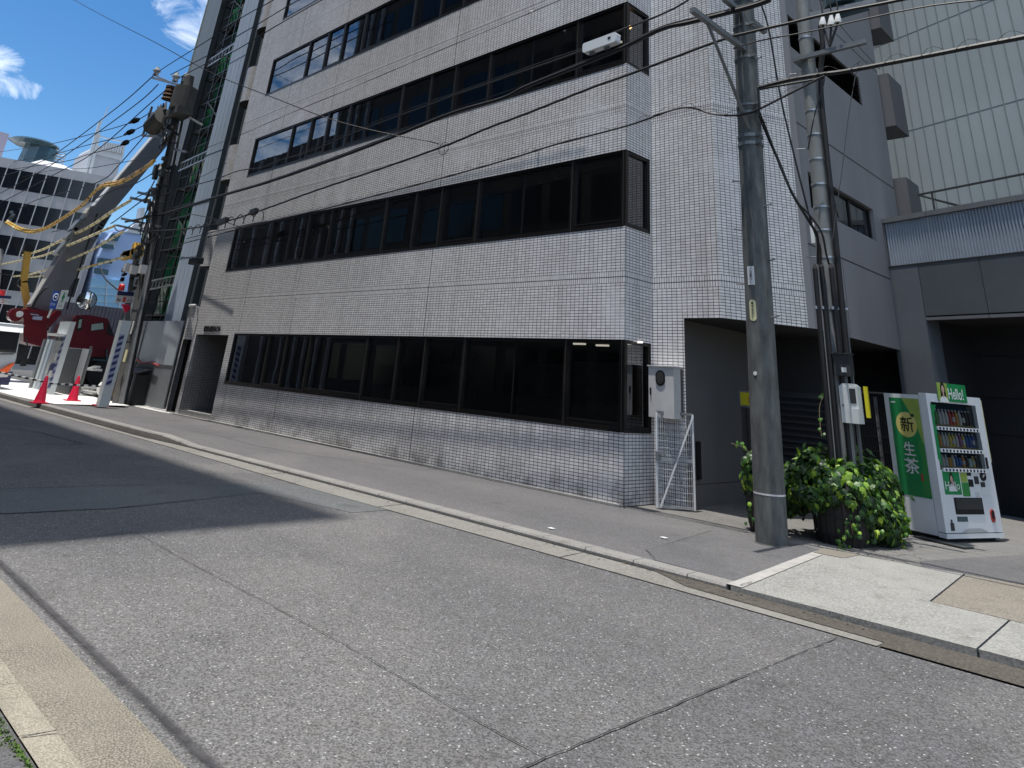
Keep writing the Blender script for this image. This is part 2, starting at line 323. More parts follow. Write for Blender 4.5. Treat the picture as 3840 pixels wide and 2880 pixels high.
# ------------------------------------------------------------------ mesh helpers
SPLIT = {'button', 'expansion_joint', 'entrance_wall', 'wall_joint', 'bracket', 'cable_loop', 'post', 'crossarm', 'stile', 'frame', 'downpipe', 'wheel', 'riser_cable', 'gate_post', 'panel_joint', 'stair_hoops', 'white_band', 'roof_grille', 'hanger', 'coin_panel', 'boom_fitting', 'superstructure', 'cab_window', 'pane', 'data_plate', 'carport_wall', 'bulletin_case', 'step_bolt', 'hose', 'joint'}
class MB:
    def __init__(s): s.v = []; s.f = []; s.m = []; s.uv = []; s.sm = []
    def poly(s, pts, m=0, uv=None, smooth=False):
        pts = [Vector(p) for p in pts]; b = len(s.v); s.v += pts; s.f.append(list(range(b, b+len(pts)))); s.m.append(m); s.sm.append(smooth)
        if uv is None:
            nn = Vector((0, 0, 0))
            for i in range(len(pts)):
                a, c = pts[i], pts[(i+1) % len(pts)]; nn += a.cross(c)
            if nn.length < 1e-12: nn = Vector((0, 0, 1))
            nn.normalize()
            if abs(nn.z) > .8: uv = [(p.x, p.y) for p in pts]
            else:
                t = Vector((-nn.y, nn.x, 0)).normalized()
                if abs(t.x) > abs(t.y): t = t if t.x > 0 else -t
                else: t = t if t.y > 0 else -t
                uv = [(p.dot(t), p.z) for p in pts]
        s.uv.append(uv); return s
    def box(s, x0, x1, y0, y1, z0, z1, m=0, skip=''):
        if x0 > x1: x0, x1 = x1, x0
        if y0 > y1: y0, y1 = y1, y0
        if z0 > z1: z0, z1 = z1, z0
        P = lambda i, j, k: (x1 if i else x0, y1 if j else y0, z1 if k else z0)
        F = {'b': [P(0,0,0), P(0,1,0), P(1,1,0), P(1,0,0)], 't': [P(0,0,1), P(1,0,1), P(1,1,1), P(0,1,1)],
             'f': [P(0,0,0), P(1,0,0), P(1,0,1), P(0,0,1)], 'k': [P(1,1,0), P(0,1,0), P(0,1,1), P(1,1,1)],
             'l': [P(0,1,0), P(0,0,0), P(0,0,1), P(0,1,1)], 'r': [P(1,0,0), P(1,1,0), P(1,1,1), P(1,0,1)]}
        for k, q in F.items():
            if k not in skip: s.poly(q, m)
        return s
    def obox(s, c, ax, ay, az, hx, hy, hz, m=0):
        """box with centre c and half sizes along three unit axes"""
        c = Vector(c); ax, ay, az = Vector(ax).normalized()*hx, Vector(ay).normalized()*hy, Vector(az).normalized()*hz
        P = lambda i, j, k: c+ax*i+ay*j+az*k
        for q in ([(-1,-1,-1),(-1,1,-1),(1,1,-1),(1,-1,-1)], [(-1,-1,1),(1,-1,1),(1,1,1),(-1,1,1)], [(-1,-1,-1),(1,-1,-1),(1,-1,1),(-1,-1,1)],
                  [(1,1,-1),(-1,1,-1),(-1,1,1),(1,1,1)], [(-1,1,-1),(-1,-1,-1),(-1,-1,1),(-1,1,1)], [(1,-1,-1),(1,1,-1),(1,1,1),(1,-1,1)]):
            s.poly([P(*t) for t in q], m)
        return s
    def bar(s, a, b, w, h=None, m=0, up=(0, 0, 1)):
        a, b = Vector(a), Vector(b); d = (b-a); ln = d.length
        if ln < 1e-6: return s
        d.normalize(); up = Vector(up)
        if abs(d.dot(up)) > .97: up = Vector((1, 0, 0))
        x = d.cross(up).normalized(); z = x.cross(d).normalized(); h = h if h else w
        return s.obox((a+b)/2, x, d, z, w/2, ln/2, h/2, m)
    def cyl(s, a, b, r0, r1=None, n=16, m=0, cap=True, ucirc=None):
        a, b = Vector(a), Vector(b); r1 = r0 if r1 is None else r1
        d = (b-a).normalized(); up = Vector((0, 0, 1)) if abs(d.z) < .9 else Vector((1, 0, 0))
        x = d.cross(up).normalized(); y = d.cross(x).normalized()
        A = [a+(x*math.cos(2*math.pi*i/n)+y*math.sin(2*math.pi*i/n))*r0 for i in range(n)]
        B = [b+(x*math.cos(2*math.pi*i/n)+y*math.sin(2*math.pi*i/n))*r1 for i in range(n)]
        for i in range(n):
            j = (i+1) % n; s.poly([A[j], A[i], B[i], B[j]], m, smooth=True)
        if cap: s.poly(A, m); s.poly(B[::-1], m)
        return s
    def tube(s, pts, r, n=6, m=0, mf=None):
        pts = [Vector(p) for p in pts]; rings = []
        for i, p in enumerate(pts):
            d = (pts[min(i+1, len(pts)-1)]-pts[max(i-1, 0)]).normalized()
            up = Vector((0, 0, 1)) if abs(d.z) < .95 else Vector((1, 0, 0))
            x = d.cross(up).normalized(); y = x.cross(d).normalized()
            rr = r[i] if isinstance(r, (list, tuple)) else r
            rings.append([p+(x*math.cos(2*math.pi*k/n)+y*math.sin(2*math.pi*k/n))*rr for k in range(n)])
        for i in range(len(rings)-1):
            mm = mf(i) if mf else m
            for k in range(n):
                j = (k+1) % n; s.poly([rings[i][k], rings[i][j], rings[i+1][j], rings[i+1][k]], mm, smooth=True)
        s.poly(rings[0][::-1], m); s.poly(rings[-1], m); return s
    def prism(s, pts, off, m=0, ms=None):
        """polygon pts extruded by vector off"""
        pts = [Vector(p) for p in pts]; off = Vector(off); q = [p+off for p in pts]; n = len(pts); ms = m if ms is None else ms
        s.poly(pts[::-1], m); s.poly(q, m)
        for i in range(n):
            j = (i+1) % n; s.poly([pts[i], pts[j], q[j], q[i]], ms)
        return s
    def sphere(s, c, r, m=0, nu=12, nv=8, sz=1.):
        c = Vector(c)
        P = lambda i, j: c+Vector((r*math.sin(math.pi*j/nv)*math.cos(2*math.pi*i/nu), r*math.sin(math.pi*j/nv)*math.sin(2*math.pi*i/nu), r*sz*math.cos(math.pi*j/nv)))
        for j in range(nv):
            for i in range(nu):
                q = [P(i, j), P(i, j+1), P(i+1, j+1), P(i+1, j)]
                if j == 0: q = [q[0], q[1], q[2]]
                elif j == nv-1: q = [q[0], q[1], q[3]]
                s.poly(q, m, smooth=True)
        return s
    def build(s, name, mats, parent=None, weld=False):
        if name in SPLIT:
            par = {}
            def find(a):
                while par.setdefault(a, a) != a: par[a] = par[par[a]]; a = par[a]
                return a
            key = lambda v: (round(v.x, 4), round(v.y, 4), round(v.z, 4))
            for f in s.f:
                r0 = find(key(s.v[f[0]]))
                for i in f[1:]: par[find(key(s.v[i]))] = r0
            gr = {}
            for k_, f in enumerate(s.f): gr.setdefault(find(key(s.v[f[0]])), []).append(k_)
            if len(gr) > 1:
                o = None
                for ks in gr.values():
                    q = MB()
                    for k_ in ks: q.poly([s.v[i] for i in s.f[k_]], s.m[k_], s.uv[k_], s.sm[k_])
                    q.nosplit = True; o = q._build(name, mats, parent, weld)
                return o
        return s._build(name, mats, parent, weld)
    def _build(s, name, mats, parent=None, weld=False):
        me = bpy.data.meshes.new(name); me.from_pydata([tuple(v) for v in s.v], [], s.f)
        ul = me.uv_layers.new(name='UVMap')
        flat = [c for f in s.uv for p in f for c in p]; ul.data.foreach_set('uv', flat)
        mats = mats if isinstance(mats, (list, tuple)) else [mats]
        for k in mats: me.materials.append(MATS[k])
        me.polygons.foreach_set('material_index', s.m); me.polygons.foreach_set('use_smooth', s.sm)
        if weld:
            import bmesh
            bm = bmesh.new(); bm.from_mesh(me); bmesh.ops.remove_doubles(bm, verts=bm.verts, dist=1e-5); bm.to_mesh(me); bm.free()
        me.update()
        o = bpy.data.objects.new(name, me); COL.objects.link(o)
        if parent is not None:
            o.parent = parent; o.matrix_parent_inverse = parent.matrix_world.inverted() if False else Matrix.Translation(-Vector(parent.get('base', (0, 0, 0))))
        return o
def tag(o, label, cat, group=None, kind=None):
    if label: o['label'] = label
    if cat: o['category'] = cat
    if group: o['group'] = group
    if kind: o['kind'] = kind
    return o
def thing(name, label, cat, loc=(0, 0, 0), group=None):
    o = bpy.data.objects.new(name, None); COL.objects.link(o); o.location = loc; o.empty_display_size = .2
    o['base'] = tuple(loc); return tag(o, label, cat, group)
def single(name, mb, mats, label, cat, group=None): return tag(mb.build(name, mats), label, cat, group)
def struct(name, mb, mats): return tag(mb.build(name, mats), None, None, None, 'structure')
def stuff(name, mb, mats, label, cat): return tag(mb.build(name, mats), label, cat, None, 'stuff')
_font = {}
def text(name, s, org, right, up, w, h, m, parent=None, depth=.004, bold=0.):
    """lettering fitted to a w x h box whose lower left corner is org"""
    cu = bpy.data.curves.new(name, 'FONT'); cu.body = s; cu.extrude = .02; cu.offset = bold; cu.resolution_u = 3
    o = bpy.data.objects.new(name, cu); COL.objects.link(o)
    dg = bpy.context.evaluated_depsgraph_get(); me = bpy.data.meshes.new_from_object(o.evaluated_get(dg)); bpy.data.objects.remove(o)
    if not me.vertices: return None
    xs = [v.co.x for v in me.vertices]; ys = [v.co.y for v in me.vertices]
    x0, x1, y0, y1 = min(xs), max(xs), min(ys), max(ys)
    right = Vector(right).normalized(); up = Vector(up).normalized(); nn = right.cross(up)
    for v in me.vertices:
        a = (v.co.x-x0)/max(x1-x0, 1e-6)*w; b = (v.co.y-y0)/max(y1-y0, 1e-6)*h
        v.co = Vector(org)+right*a+up*b+nn*(depth*(1 if v.co.z > 0 else 0)+.0015)
    me.materials.clear(); me.materials.append(MATS[m]); me.update()
    r = bpy.data.objects.new(name, me); COL.objects.link(r)
    if parent is not None: r.parent = parent; r.matrix_parent_inverse = Matrix.Translation(-Vector(parent.get('base', (0, 0, 0))))
    return r
def catmull(pts, k=6):
    P = [Vector(p) for p in pts]; out = []
    for i in range(len(P)-1):
        a, b, c, d = P[max(i-1, 0)], P[i], P[i+1], P[min(i+2, len(P)-1)]
        for j in range(k):
            t = j/k
            out.append(.5*((2*b)+(c-a)*t+(2*a-5*b+4*c-d)*t*t+(3*b-a-3*c+d)*t*t*t))
    out.append(P[-1]); return out
# ================================================================== SETTING: ground
GZ = -.012
g = MB(); g.poly([(-900, -900, -.03), (900, -900, -.03), (900, 1100, -.03), (-900, 1100, -.03)]); struct('ground', g, 'terrain')
g = MB(); g.poly([(-200, 1.7, 0), (70, 1.7, 0), (70, 6.9, 0), (-200, 6.9, 0)]); struct('road', g, 'road_asphalt')
def sheet(name, pts, z, m):
    b = MB(); b.poly([(p[0], p[1], z) for p in pts]); return struct(name, b, m)
def seam(name, pts, w, z=.0085, m='crack', jit=.006):
    b = MB(); P = []
    for i in range(len(pts)-1):
        a, c = Vector(pts[i]), Vector(pts[i+1]); k = max(2, int((c-a).length/.08))
        P += [a.lerp(c, j/k) for j in range(k)]
    P.append(Vector(pts[-1])); L_, R_ = [], []
    for i, p in enumerate(P):
        d = (P[min(i+1, len(P)-1)]-P[max(i-1, 0)]).normalized(); s = Vector((-d.y, d.x))
        c = p+s*random.uniform(-jit, jit); ww = w*random.uniform(.45, 1.1)/2
        L_.append(c+s*ww); R_.append(c-s*ww)
    for i in range(len(P)-1): b.poly([(*R_[i], z), (*R_[i+1], z), (*L_[i+1], z), (*L_[i], z)])
    return struct(name, b, m)
D = 3840/2212
def gd(x, y, z=0): p = onz(x*D, y*D, z); return (p.x, p.y)
# darker resurfaced half on the right, older greenish strips on the left
pa, pb = gd(1180, 1640), gd(1810, 1380)
sheet('asphalt_patch', [(pa[0], 1.9), (60, 1.9), (60, 6.44), (pb[0], 6.44)], .004, 'patch_asphalt')
seam('road_seam', [(pa[0]-.01, 1.95), pa, pb], .012)
seam('road_seam', [pa, gd(1000, 1545), gd(745, 1395)], .007, jit=.004)
seam('road_seam', [gd(745, 1395), gd(560, 1295), gd(412, 1218), gd(290, 1150)], .006, jit=.004)
seam('road_seam', [gd(290, 1150), gd(0, 1185)], .010)
l1, l2, l3, l4 = gd(0, 1058), gd(420, 1046), gd(0, 1111), gd(560, 1065)
sheet('asphalt_patch', [l1, l2, gd(640, 1048), gd(870, 1100), gd(760, 1108), l4, gd(300, 1095), l3], .004, 'old_asphalt')
seam('road_seam', [l1, gd(200, 1050), l2], .02); seam('road_seam', [l3, gd(250, 1099), gd(420, 1080)], .018)
seam('road_seam', [gd(0, 925), gd(80, 933), gd(180, 960), gd(0, 962)], .03, jit=.02)
# gutter apron and kerb on the far side
KZ = lambda x: .125 if x <= -16.2 else (.125-.075*(x+16.2)/1.2 if x < -15.0 else .05)
_KY = [(-120, 5.6), (-25, 6.36), (-17, 6.46), (-15.2, 6.64), (-9, 6.80), (-3.7, 6.88), (20, 7.2)]
def KY(x):
    for (a, p), (c, q) in zip(_KY[:-1], _KY[1:]):
        if x <= c: return p+(q-p)*(x-a)/(c-a)
    return 7.2
OUT = [(-120, 5.6), (-60, 5.85), (-26, 6.09), (-20, 6.24), (-15, 6.31), (-9.7, 6.29), (-6, 6.40), (-3.8, 6.455), (-2.38, 6.467)]
b = MB()
for (x0, y0), (x1, y1) in zip(OUT[:-1], OUT[1:]): b.poly([(x0, y0, .008), (x1, y1, .008), (x1, 6.9, .008), (x0, 6.9, .008)])
struct('gutter_apron', b, 'apron_concrete')
for x in [-2.38-0.6*k for k in range(0, 60, 5)]: seam('gutter_joint', [(x+.02, 6.47 if x > -4 else 6.34), (x-.02, KY(x)-.02)], .016, .0125, jit=.002)
b = MB(); b.poly([(-4.05, 6.62, .013), (-2.37, 6.60, .013), (-2.37, 6.88, .013), (-4.6, 6.88, .013)]); b.poly([(-2.37, 6.47, .013), (20, 6.6, .013), (20, 6.95, .013), (-2.37, 6.88, .013)])
struct('wet_gutter', b, 'wet_gutter')
KX = [-120, -16.0, -15.0, -14.3] + [-14.3+.6*k for k in range(1, 18)]
b = MB()
def kerb_seg(b, x0, x1, j, gap=.004):
    z0, z1 = KZ(x0), KZ(x1); x0 += gap; x1 -= gap; c = .018; F0, F1 = KY(x0)+j, KY(x1)+j; W_ = .195
    b.poly([(x0, F0, -.02), (x1, F1, -.02), (x1, F1, z1-c), (x0, F0, z0-c)]); b.poly([(x0, F0, z0-c), (x1, F1, z1-c), (x1, F1+c, z1), (x0, F0+c, z0)])
    b.poly([(x0, F0+c, z0), (x1, F1+c, z1), (x1, F1+W_, z1), (x0, F0+W_, z0)])
    b.poly([(x0, F0+W_, -.02), (x0, F0, -.02), (x0, F0, z0-c), (x0, F0+c, z0), (x0, F0+W_, z0)]); b.poly([(x1, F1, -.02), (x1, F1+W_, -.02), (x1, F1+W_, z1), (x1, F1+c, z1), (x1, F1, z1-c)])
xs = [-120]+[-100+.6*k for k in range(0, 0)]
seq = [-60+.6*k for k in range(0, 73)]+[-16.8, -16.2, -15.8, -15.4, -15.0]+[-15+.6*k for k in range(1, 19)]+[-3.80]
seq = sorted(set([round(x, 3) for x in seq if x <= -3.79]))
for x0, x1 in zip(seq[:-1], seq[1:]):
    if x1-x0 > .05: kerb_seg(b, x0, x1, random.uniform(-.004, .004))
struct('kerb', b, 'kerb_concrete')
b = MB()
for k in range(80): x0, x1 = -60+.7*k, -59.3+.7*k; b.poly([(x0, KY(x0)-.028, .0125), (x1, KY(x1)-.028, .0125), (x1, KY(x1)+.01, .0125), (x0, KY(x0)+.01, .0125)])
struct('kerb_joint', b, 'joint_dark')
# pavement: rises towards the tall kerb on the left
b = MB(); XS = [-120, -60, -40, -30, -24, -20, -17, -16.2, -15.6, -15.0, -12, -9, -6, -4.65]; YS = [0, .2, .5, .75, 1]
def wz(x, y):
    return .046+(KZ(x)-.05)*(1-y)
for i in range(len(XS)-1):
    for j in range(len(YS)-1):
        q = [(XS[i], YS[j]), (XS[i+1], YS[j]), (XS[i+1], YS[j+1]), (XS[i], YS[j+1])]; b.poly([(x, (KY(x)+.195)*(1-y)+9.64*y, wz(x, y)) for x, y in q], smooth=True)
b.poly([(-4.65, 7.075, .046), (-3.79, 7.075, .046), (-4.02, 9.3, .046), (-4.05, 9.58, .046), (-4.65, 9.64, .046)])
struct('pavement', b, 'walk_asphalt')
s1, s2 = onz(2669, 1991, .046), onz(2424, 2065, .046)
sheet('pavement_patch', [(s2.x+.3, 7.08), (-3.795, 7.08), (-4.02, 9.3), (-4.05, 9.575), (s1.x, 9.60), (s2.x, s2.y)], .050, 'walk_patch')
seam('pavement_seam', [(s1.x, s1.y), (s2.x, s2.y), (s2.x+.3, 7.12)], .008, .054)
# alcove ground, pavers, private forecourt
b = MB(); b.poly([(-60, 9.64, .040), (-3.9, 9.64, .040), (-3.9, 26, .040), (-60, 26, .040)]); struct('alcove_floor', b, 'alcove_concrete')
concrete('paver_grey', (.11, .108, .103), (.155, .152, .147), (.18, .176, .168), 70.)
b = MB(); b.poly([(-5.0, 9.66, .046), (-4.05, 9.60, .046), (-2.9, 9.83, .046), (-3.15, 10.13, .046), (-2.2, 13.2, .046), (-2.0, 16.5, .046), (-5.0, 16.5, .046)]); struct('pavers', b, 'paver_grey')
b = MB(); b.poly([(-3.02, 9.80, .052), (14, 13.2, .052), (14, 17, .052), (-1.2, 16.6, .052), (-3.15, 10.13, .052)]); struct('forecourt', b, 'walk_patch')
for k in range(9):
    t = k*.30; a0 = Vector((-4.6+.35*k*.3, 9.78+t)); 
    seam('paver_joint', [(-5.0, 10.25+t*1.0), (-3.2+.30*t, 9.92+t*.93+.15)], .006, .0505, m='crack', jit=.001)
for k in range(6): seam('paver_joint', [(-4.5+.3*k, 9.72), (-4.5+.3*k+.75, 12.0)], .005, .0508, m='crack', jit=.001)
# drop kerb ramp: pale slabs and one tan slab
b = MB()
def slab(b, pts, z0, th=.06, zs=None):
    top = [(p[0], p[1], z0 if zs is None else zs[i]) for i, p in enumerate(pts)]; bot = [(p[0], p[1], -.02) for p in pts]
    b.poly(top)
    for i in range(len(pts)):
        j = (i+1) % len(pts); b.poly([bot[i], bot[j], top[j], top[i]])
b = MB()
slab(b, [(-3.765, 6.90), (-1.862, 6.965), (-1.885, 8.09), (-2.485, 8.10), (-2.63, 9.80), (-4.02, 9.56), (-3.93, 8.3)], .05, zs=[.045, .045, .06, .06, .064, .064, .056])
slab(b, [(-1.845, 6.966), (.4, 7.03), (.4, 8.09), (-1.868, 8.09)], .05, zs=[.045, .045, .06, .06])
slab(b, [(.42, 7.03), (6, 7.2), (6, 10.9), (.42, 10.3)], .05, zs=[.045, .045, .064, .064])
struct('ramp_slab', b, 'ramp_concrete')
b = MB(); slab(b, [(-2.468, 8.112), (.4, 8.105), (.4, 10.28), (-2.612, 9.80)], .06, zs=[.060, .060, .064, .064]); struct('tan_slab', b, 'tan_concrete')
b = MB(); slab(b, [(-4.02, 9.575), (-3.62, 9.640), (-3.66, 9.24), (-3.97, 9.20)], .0685); struct('broken_slab', b, 'tan_concrete')
b = MB(); b.poly([(-3.80, 6.90, .052), (-3.66, 6.905, .052), (-3.86, 9.17, .068), (-3.98, 9.17, .068)]); struct('ramp_edge', b, 'ledge_stone')
seam('ramp_joint', [(-4.02, 9.60), (-2.62, 9.83), (.4, 10.31)], .035, .058, m='joint_dark', jit=.004)
seam('ramp_joint', [(-3.70, 6.95), (-3.69, 7.16)], .012, .062, m='joint_dark')
# near side: gutter slab, kerb, verge
b = MB(); b.poly([(-200, 1.50, .012), (70, 1.50, .012), (70, 1.862, .008), (-200, 1.862, .008)]); struct('near_gutter', b, 'near_concrete')
b = MB()
for k in range(-60, 40):
    x0, x1 = k*.6+.25, k*.6+.845; b.poly([(x0, 1.50, .013), (x1, 1.50, .013), (x1, 1.452, .09), (x0, 1.452, .09)]); b.poly([(x0, 1.452, .09), (x1, 1.452, .09), (x1, 1.315, .10), (x0, 1.315, .10)])
    b.poly([(x1, 1.5, .013), (x1, 1.452, -.02), (x1, 1.315, -.02), (x1, 1.315, .10), (x1, 1.452, .09)])
struct('near_kerb', b, 'near_kerb_top')
seam('near_joint', [(-30, 1.512), (3, 1.512)], .018, .0165, m='wet_gutter', jit=.002)
for x in (-4.85, -3.93, -6.05): seam('near_joint', [(x, 1.32), (x+.01, 1.45)], .010, .1025, m='crack', jit=.002)
pass
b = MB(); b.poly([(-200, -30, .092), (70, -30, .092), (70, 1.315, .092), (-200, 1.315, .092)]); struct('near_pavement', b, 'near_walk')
b = MB()
for k in range(2600):
    x = random.uniform(-6.5, -3.2); y = 1.300-abs(random.gauss(0, .016+.010*math.sin(x*9))); h = random.uniform(.002, .012); a = random.uniform(0, 3.14); w = random.uniform(.004, .012)
    c, s_ = math.cos(a)*w, math.sin(a)*w; b.poly([(x-c, y-s_, .09), (x+c, y+s_, .09), (x+random.uniform(-.01, .01), y+random.uniform(-.01, .01), .09+h)])
stuff('moss_strip', b, 'moss', 'thin green moss along the joint behind the near kerb', 'moss')
# soft-edged dark band in the asphalt beside the near gutter, broken by noise
m, n, l, bb = nodes('gutter_dark_band')
p = n.new('ShaderNodeNewGeometry').outputs['Position']; l.new(mixc(n, l, noise(n, l, p, 9, 5, .6, .3, .7), (.032, .030, .034), (.075, .072, .075)), bb.inputs['Base Color']); bb.inputs['Roughness'].default_value = .95
sx = n.new('ShaderNodeSeparateXYZ'); l.new(p, sx.inputs[0])
ad = n.new('ShaderNodeMath'); ad.operation = 'SUBTRACT'; ad.inputs[1].default_value = 1.955; l.new(sx.outputs[1], ad.inputs[0])
ab = n.new('ShaderNodeMath'); ab.operation = 'ABSOLUTE'; l.new(ad.outputs[0], ab.inputs[0])
r = n.new('ShaderNodeMapRange'); r.inputs[1].default_value = .040; r.inputs[2].default_value = .006; r.inputs[3].default_value = 0; r.inputs[4].default_value = .88; l.new(ab.outputs[0], r.inputs[0])
mu = n.new('ShaderNodeMath'); mu.operation = 'MULTIPLY'; l.new(r.outputs[0], mu.inputs[0]); l.new(noise(n, l, p, 5, 5, .6, .12, .5), mu.inputs[1]); l.new(mu.outputs[0], bb.inputs['Alpha'])
b = MB(); b.poly([(-40, 1.885, .009), (10, 1.885, .009), (10, 2.02, .009), (-40, 2.02, .009)]); struct('gutter_dark_band', b, 'gutter_dark_band')
# white paving at the site entrance
wp = [(-60, 6.1), (-35, 6.3), (-27.5, 6.45), (-24.6, 6.75), (-24.9, 8.9), (-34, 9.4), (-60, 9.4)]
sheet('site_paving', wp, .13, 'white_paving')
sheet('door_paving', [(-24.9, 8.95), (-23.4, 8.85), (-23.3, 9.9), (-27.2, 10.3), (-27.2, 9.3)], .05, 'white_paving')
sheet('site_ground', [(-60, 9.5), (-26, 9.5), (-30, 10.1), (-30, 40), (-60, 40)], .10, 'terrain')
# ================================================================== OFFICE BUILDING
YF = 9.67; XL, XA = -23.3, -6.93
T_ = 3.0
BAND = [(1.02, 2.35), (4.16, 5.52), (7.20, 8.52), (10.08, 11.46), (13.05, 14.45), (16.05, 17.4), (19.05, 20.4)]
JZ = [3.33, 6.33, 9.29, 12.25, 15.3, 18.3, 21.3]
TOPZ = 24.0
off = thing('office_building', 'wide white tiled office building with black ribbon windows on every floor', 'building', (-15, 9.67, 0))
MUL1 = [-20.53, -18.46, -17.52, -16.37, -13.94, -12.80, -11.90, -10.70, -8.155, -6.98]
MUL2 = [-22.06, -19.57, -18.45, -17.5, -16.38, -13.95, -12.81, -11.90, -10.70, -8.155, -6.98]
DOOR = (-23.08, -20.86, 2.30)
def wallgrid(b, P, u0, u1, z0, z1, holes):
    """wall as quads P(u,z); holes (u0,u1,z0,z1) left open; strips round floor joints get the soldier course (slot 1)"""
    us = sorted(set([u0, u1]+[h[i] for h in holes for i in (0, 1)])); zs = {z0, z1}
    for h in holes: zs |= {h[2], h[3]}
    for j in JZ: zs |= {j-.1, j-.005, j+.005, j+.1}
    zs = sorted(z for z in zs if z0 <= z <= z1)
    for a, c in zip(us[:-1], us[1:]):
        for e, f in zip(zs[:-1], zs[1:]):
            um, zm = (a+c)/2, (e+f)/2
            if any(h[0] < um < h[1] and h[2] < zm < h[3] for h in holes): continue
            k = 0
            for j in JZ:
                if abs(zm-j) < .1: k = 1
                if abs(zm-j) < .004: k = 2
            b.poly([P(a, e), P(c, e), P(c, f), P(a, f)], k)
b = MB(); holes = [(DOOR[0], DOOR[1], 0, DOOR[2])]
for i, (z0, z1) in enumerate(BAND): holes.append((-20.53 if i == 0 else -22.06, XA, z0, z1))
wallgrid(b, lambda u, z: Vector((u, YF, z)), XL, XA, .045, TOPZ, holes)
wallgrid(b, lambda u, z: Vector((XA, u, z)), YF, 10.46, .045, TOPZ, [(YF, 10.40, z0, z1) for z0, z1 in BAND])
YC, XC1, XC2 = 10.462, -6.335, -5.672
wallgrid(b, lambda u, z: Vector((u, YC, z)), XA, XC1, .045, TOPZ, [])
wallgrid(b, lambda u, z: Vector((u, YC, z)), XC1, XC2, 2.756, TOPZ, [])
D0, D1 = Vector((XC2, YC)), Vector((-4.925, 11.93))
dl = (D1-D0).length
def PD(u, z): q = D0+(D1-D0)*(u/dl); return Vector((q.x, q.y, z))
wallgrid(b, PD, 0, dl, 2.756, TOPZ, [])
# reveals of the window bands and jamb column by the entrance
for i, (z0, z1) in enumerate(BAND):
    xl = -20.53 if i == 0 else -22.06
    b.poly([(xl, YF, z0), (xl, YF+.12, z0), (xl, YF+.12, z1), (xl, YF, z1)], 0)
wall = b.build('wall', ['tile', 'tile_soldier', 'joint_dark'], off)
# vertical movement joints
b = MB()
for x in (-20.29, -17.43, -11.985):
    for a, c in [(.06, BAND[0][0]-.005)]+[(BAND[i][1]+.005, BAND[i+1][0]-.005) for i in range(6)]: b.box(x-.006, x+.006, YF-.002, YF+.01, a, c, 0, 'k')
b.build('expansion_joint', 'crack', off)
# rough grey concrete, soffits, interior
b = MB(); X2 = -4.857
b.poly([(D1.x, D1.y, 2.756), (X2, 12.045, 2.756), (X2, 12.045, TOPZ), (D1.x, D1.y, TOPZ)])
def gw(b, y0, y1, z0, z1, holes, dep=.14):
    ys = sorted({y0, y1} | {h[i] for h in holes for i in (0, 1)}); zs = sorted({z0, z1} | {h[i] for h in holes for i in (2, 3)})
    for a, c in zip(ys[:-1], ys[1:]):
        for e, f in zip(zs[:-1], zs[1:]):
            if any(h[0] < (a+c)/2 < h[1] and h[2] < (e+f)/2 < h[3] for h in holes): continue
            b.poly([(X2, a, e), (X2, c, e), (X2, c, f), (X2, a, f)])
    for h in holes:
        q = [(h[0], h[2]), (h[1], h[2]), (h[1], h[3]), (h[0], h[3])]
        for i in range(4):
            j = (i+1) % 4; b.poly([(X2, *q[i]), (X2, *q[j]), (X2-dep, *q[j]), (X2-dep, *q[i])])
SW = [(13.36, 15.63, 4.83, 5.50), (12.35, 12.75, 4.83, 5.50)]; LV = [(12.11, 15.87, 7.93, 8.64)]
LV += [(12.11, 15.87, 10.9, 11.6)]
gw(b, 12.045, 17.30, 2.756, TOPZ, SW+LV)
b.poly([(X2, 17.30, 2.756), (X2-3, 17.3, 2.756), (X2-3, 17.3, TOPZ), (X2, 17.3, TOPZ)])
b.build('side_wall', 'grey_render', off)
b = MB()
for z in (4.14, 6.35, 9.3): b.box(X2-.01, X2+.003, 12.05, 17.28, z-.012, z+.012)
for y, z0, z1 in ((12.9, 4.2, 6.3), (13.55, 2.8, 4.1), (14.4, 9.35, 14)): b.box(X2-.01, X2+.0025, y-.004, y+.004, z0, z1)
b.build('wall_joint', 'crack', off)
b = MB()
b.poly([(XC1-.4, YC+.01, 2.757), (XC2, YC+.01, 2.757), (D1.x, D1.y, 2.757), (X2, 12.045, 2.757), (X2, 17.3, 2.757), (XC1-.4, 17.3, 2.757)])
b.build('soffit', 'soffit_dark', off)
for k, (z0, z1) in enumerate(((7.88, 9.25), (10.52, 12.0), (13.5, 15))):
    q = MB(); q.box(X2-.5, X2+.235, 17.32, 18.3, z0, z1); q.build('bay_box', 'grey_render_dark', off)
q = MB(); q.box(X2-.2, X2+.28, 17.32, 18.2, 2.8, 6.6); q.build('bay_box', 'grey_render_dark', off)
for (y0, y1, z0, z1) in SW:
    f = MB(); fx = X2-.11
    for a, c in ((y0, y0+.05), (y1-.05, y1), ((y0+y1)/2-.03, (y0+y1)/2+.03)): f.box(fx-.03, fx+.03, a, c, z0, z1)
    for a, c in ((z0, z0+.05), (z1-.05, z1)): f.box(fx-.027, fx+.027, y0, y1, a, c)
    w = f.build('side_window', 'frame_bronze', off); q = MB(); q.poly([(fx, y0, z0), (fx, y1, z0), (fx, y1, z1), (fx, y0, z1)]); q.build('pane', 'window_glass', w)
    q = MB(); q.poly([(fx-.15, y0, z0), (fx-.15, y1, z0), (fx-.15, y1, z1), (fx-.15, y0, z1)]); q.build('curtain', 'blind_grey', w)
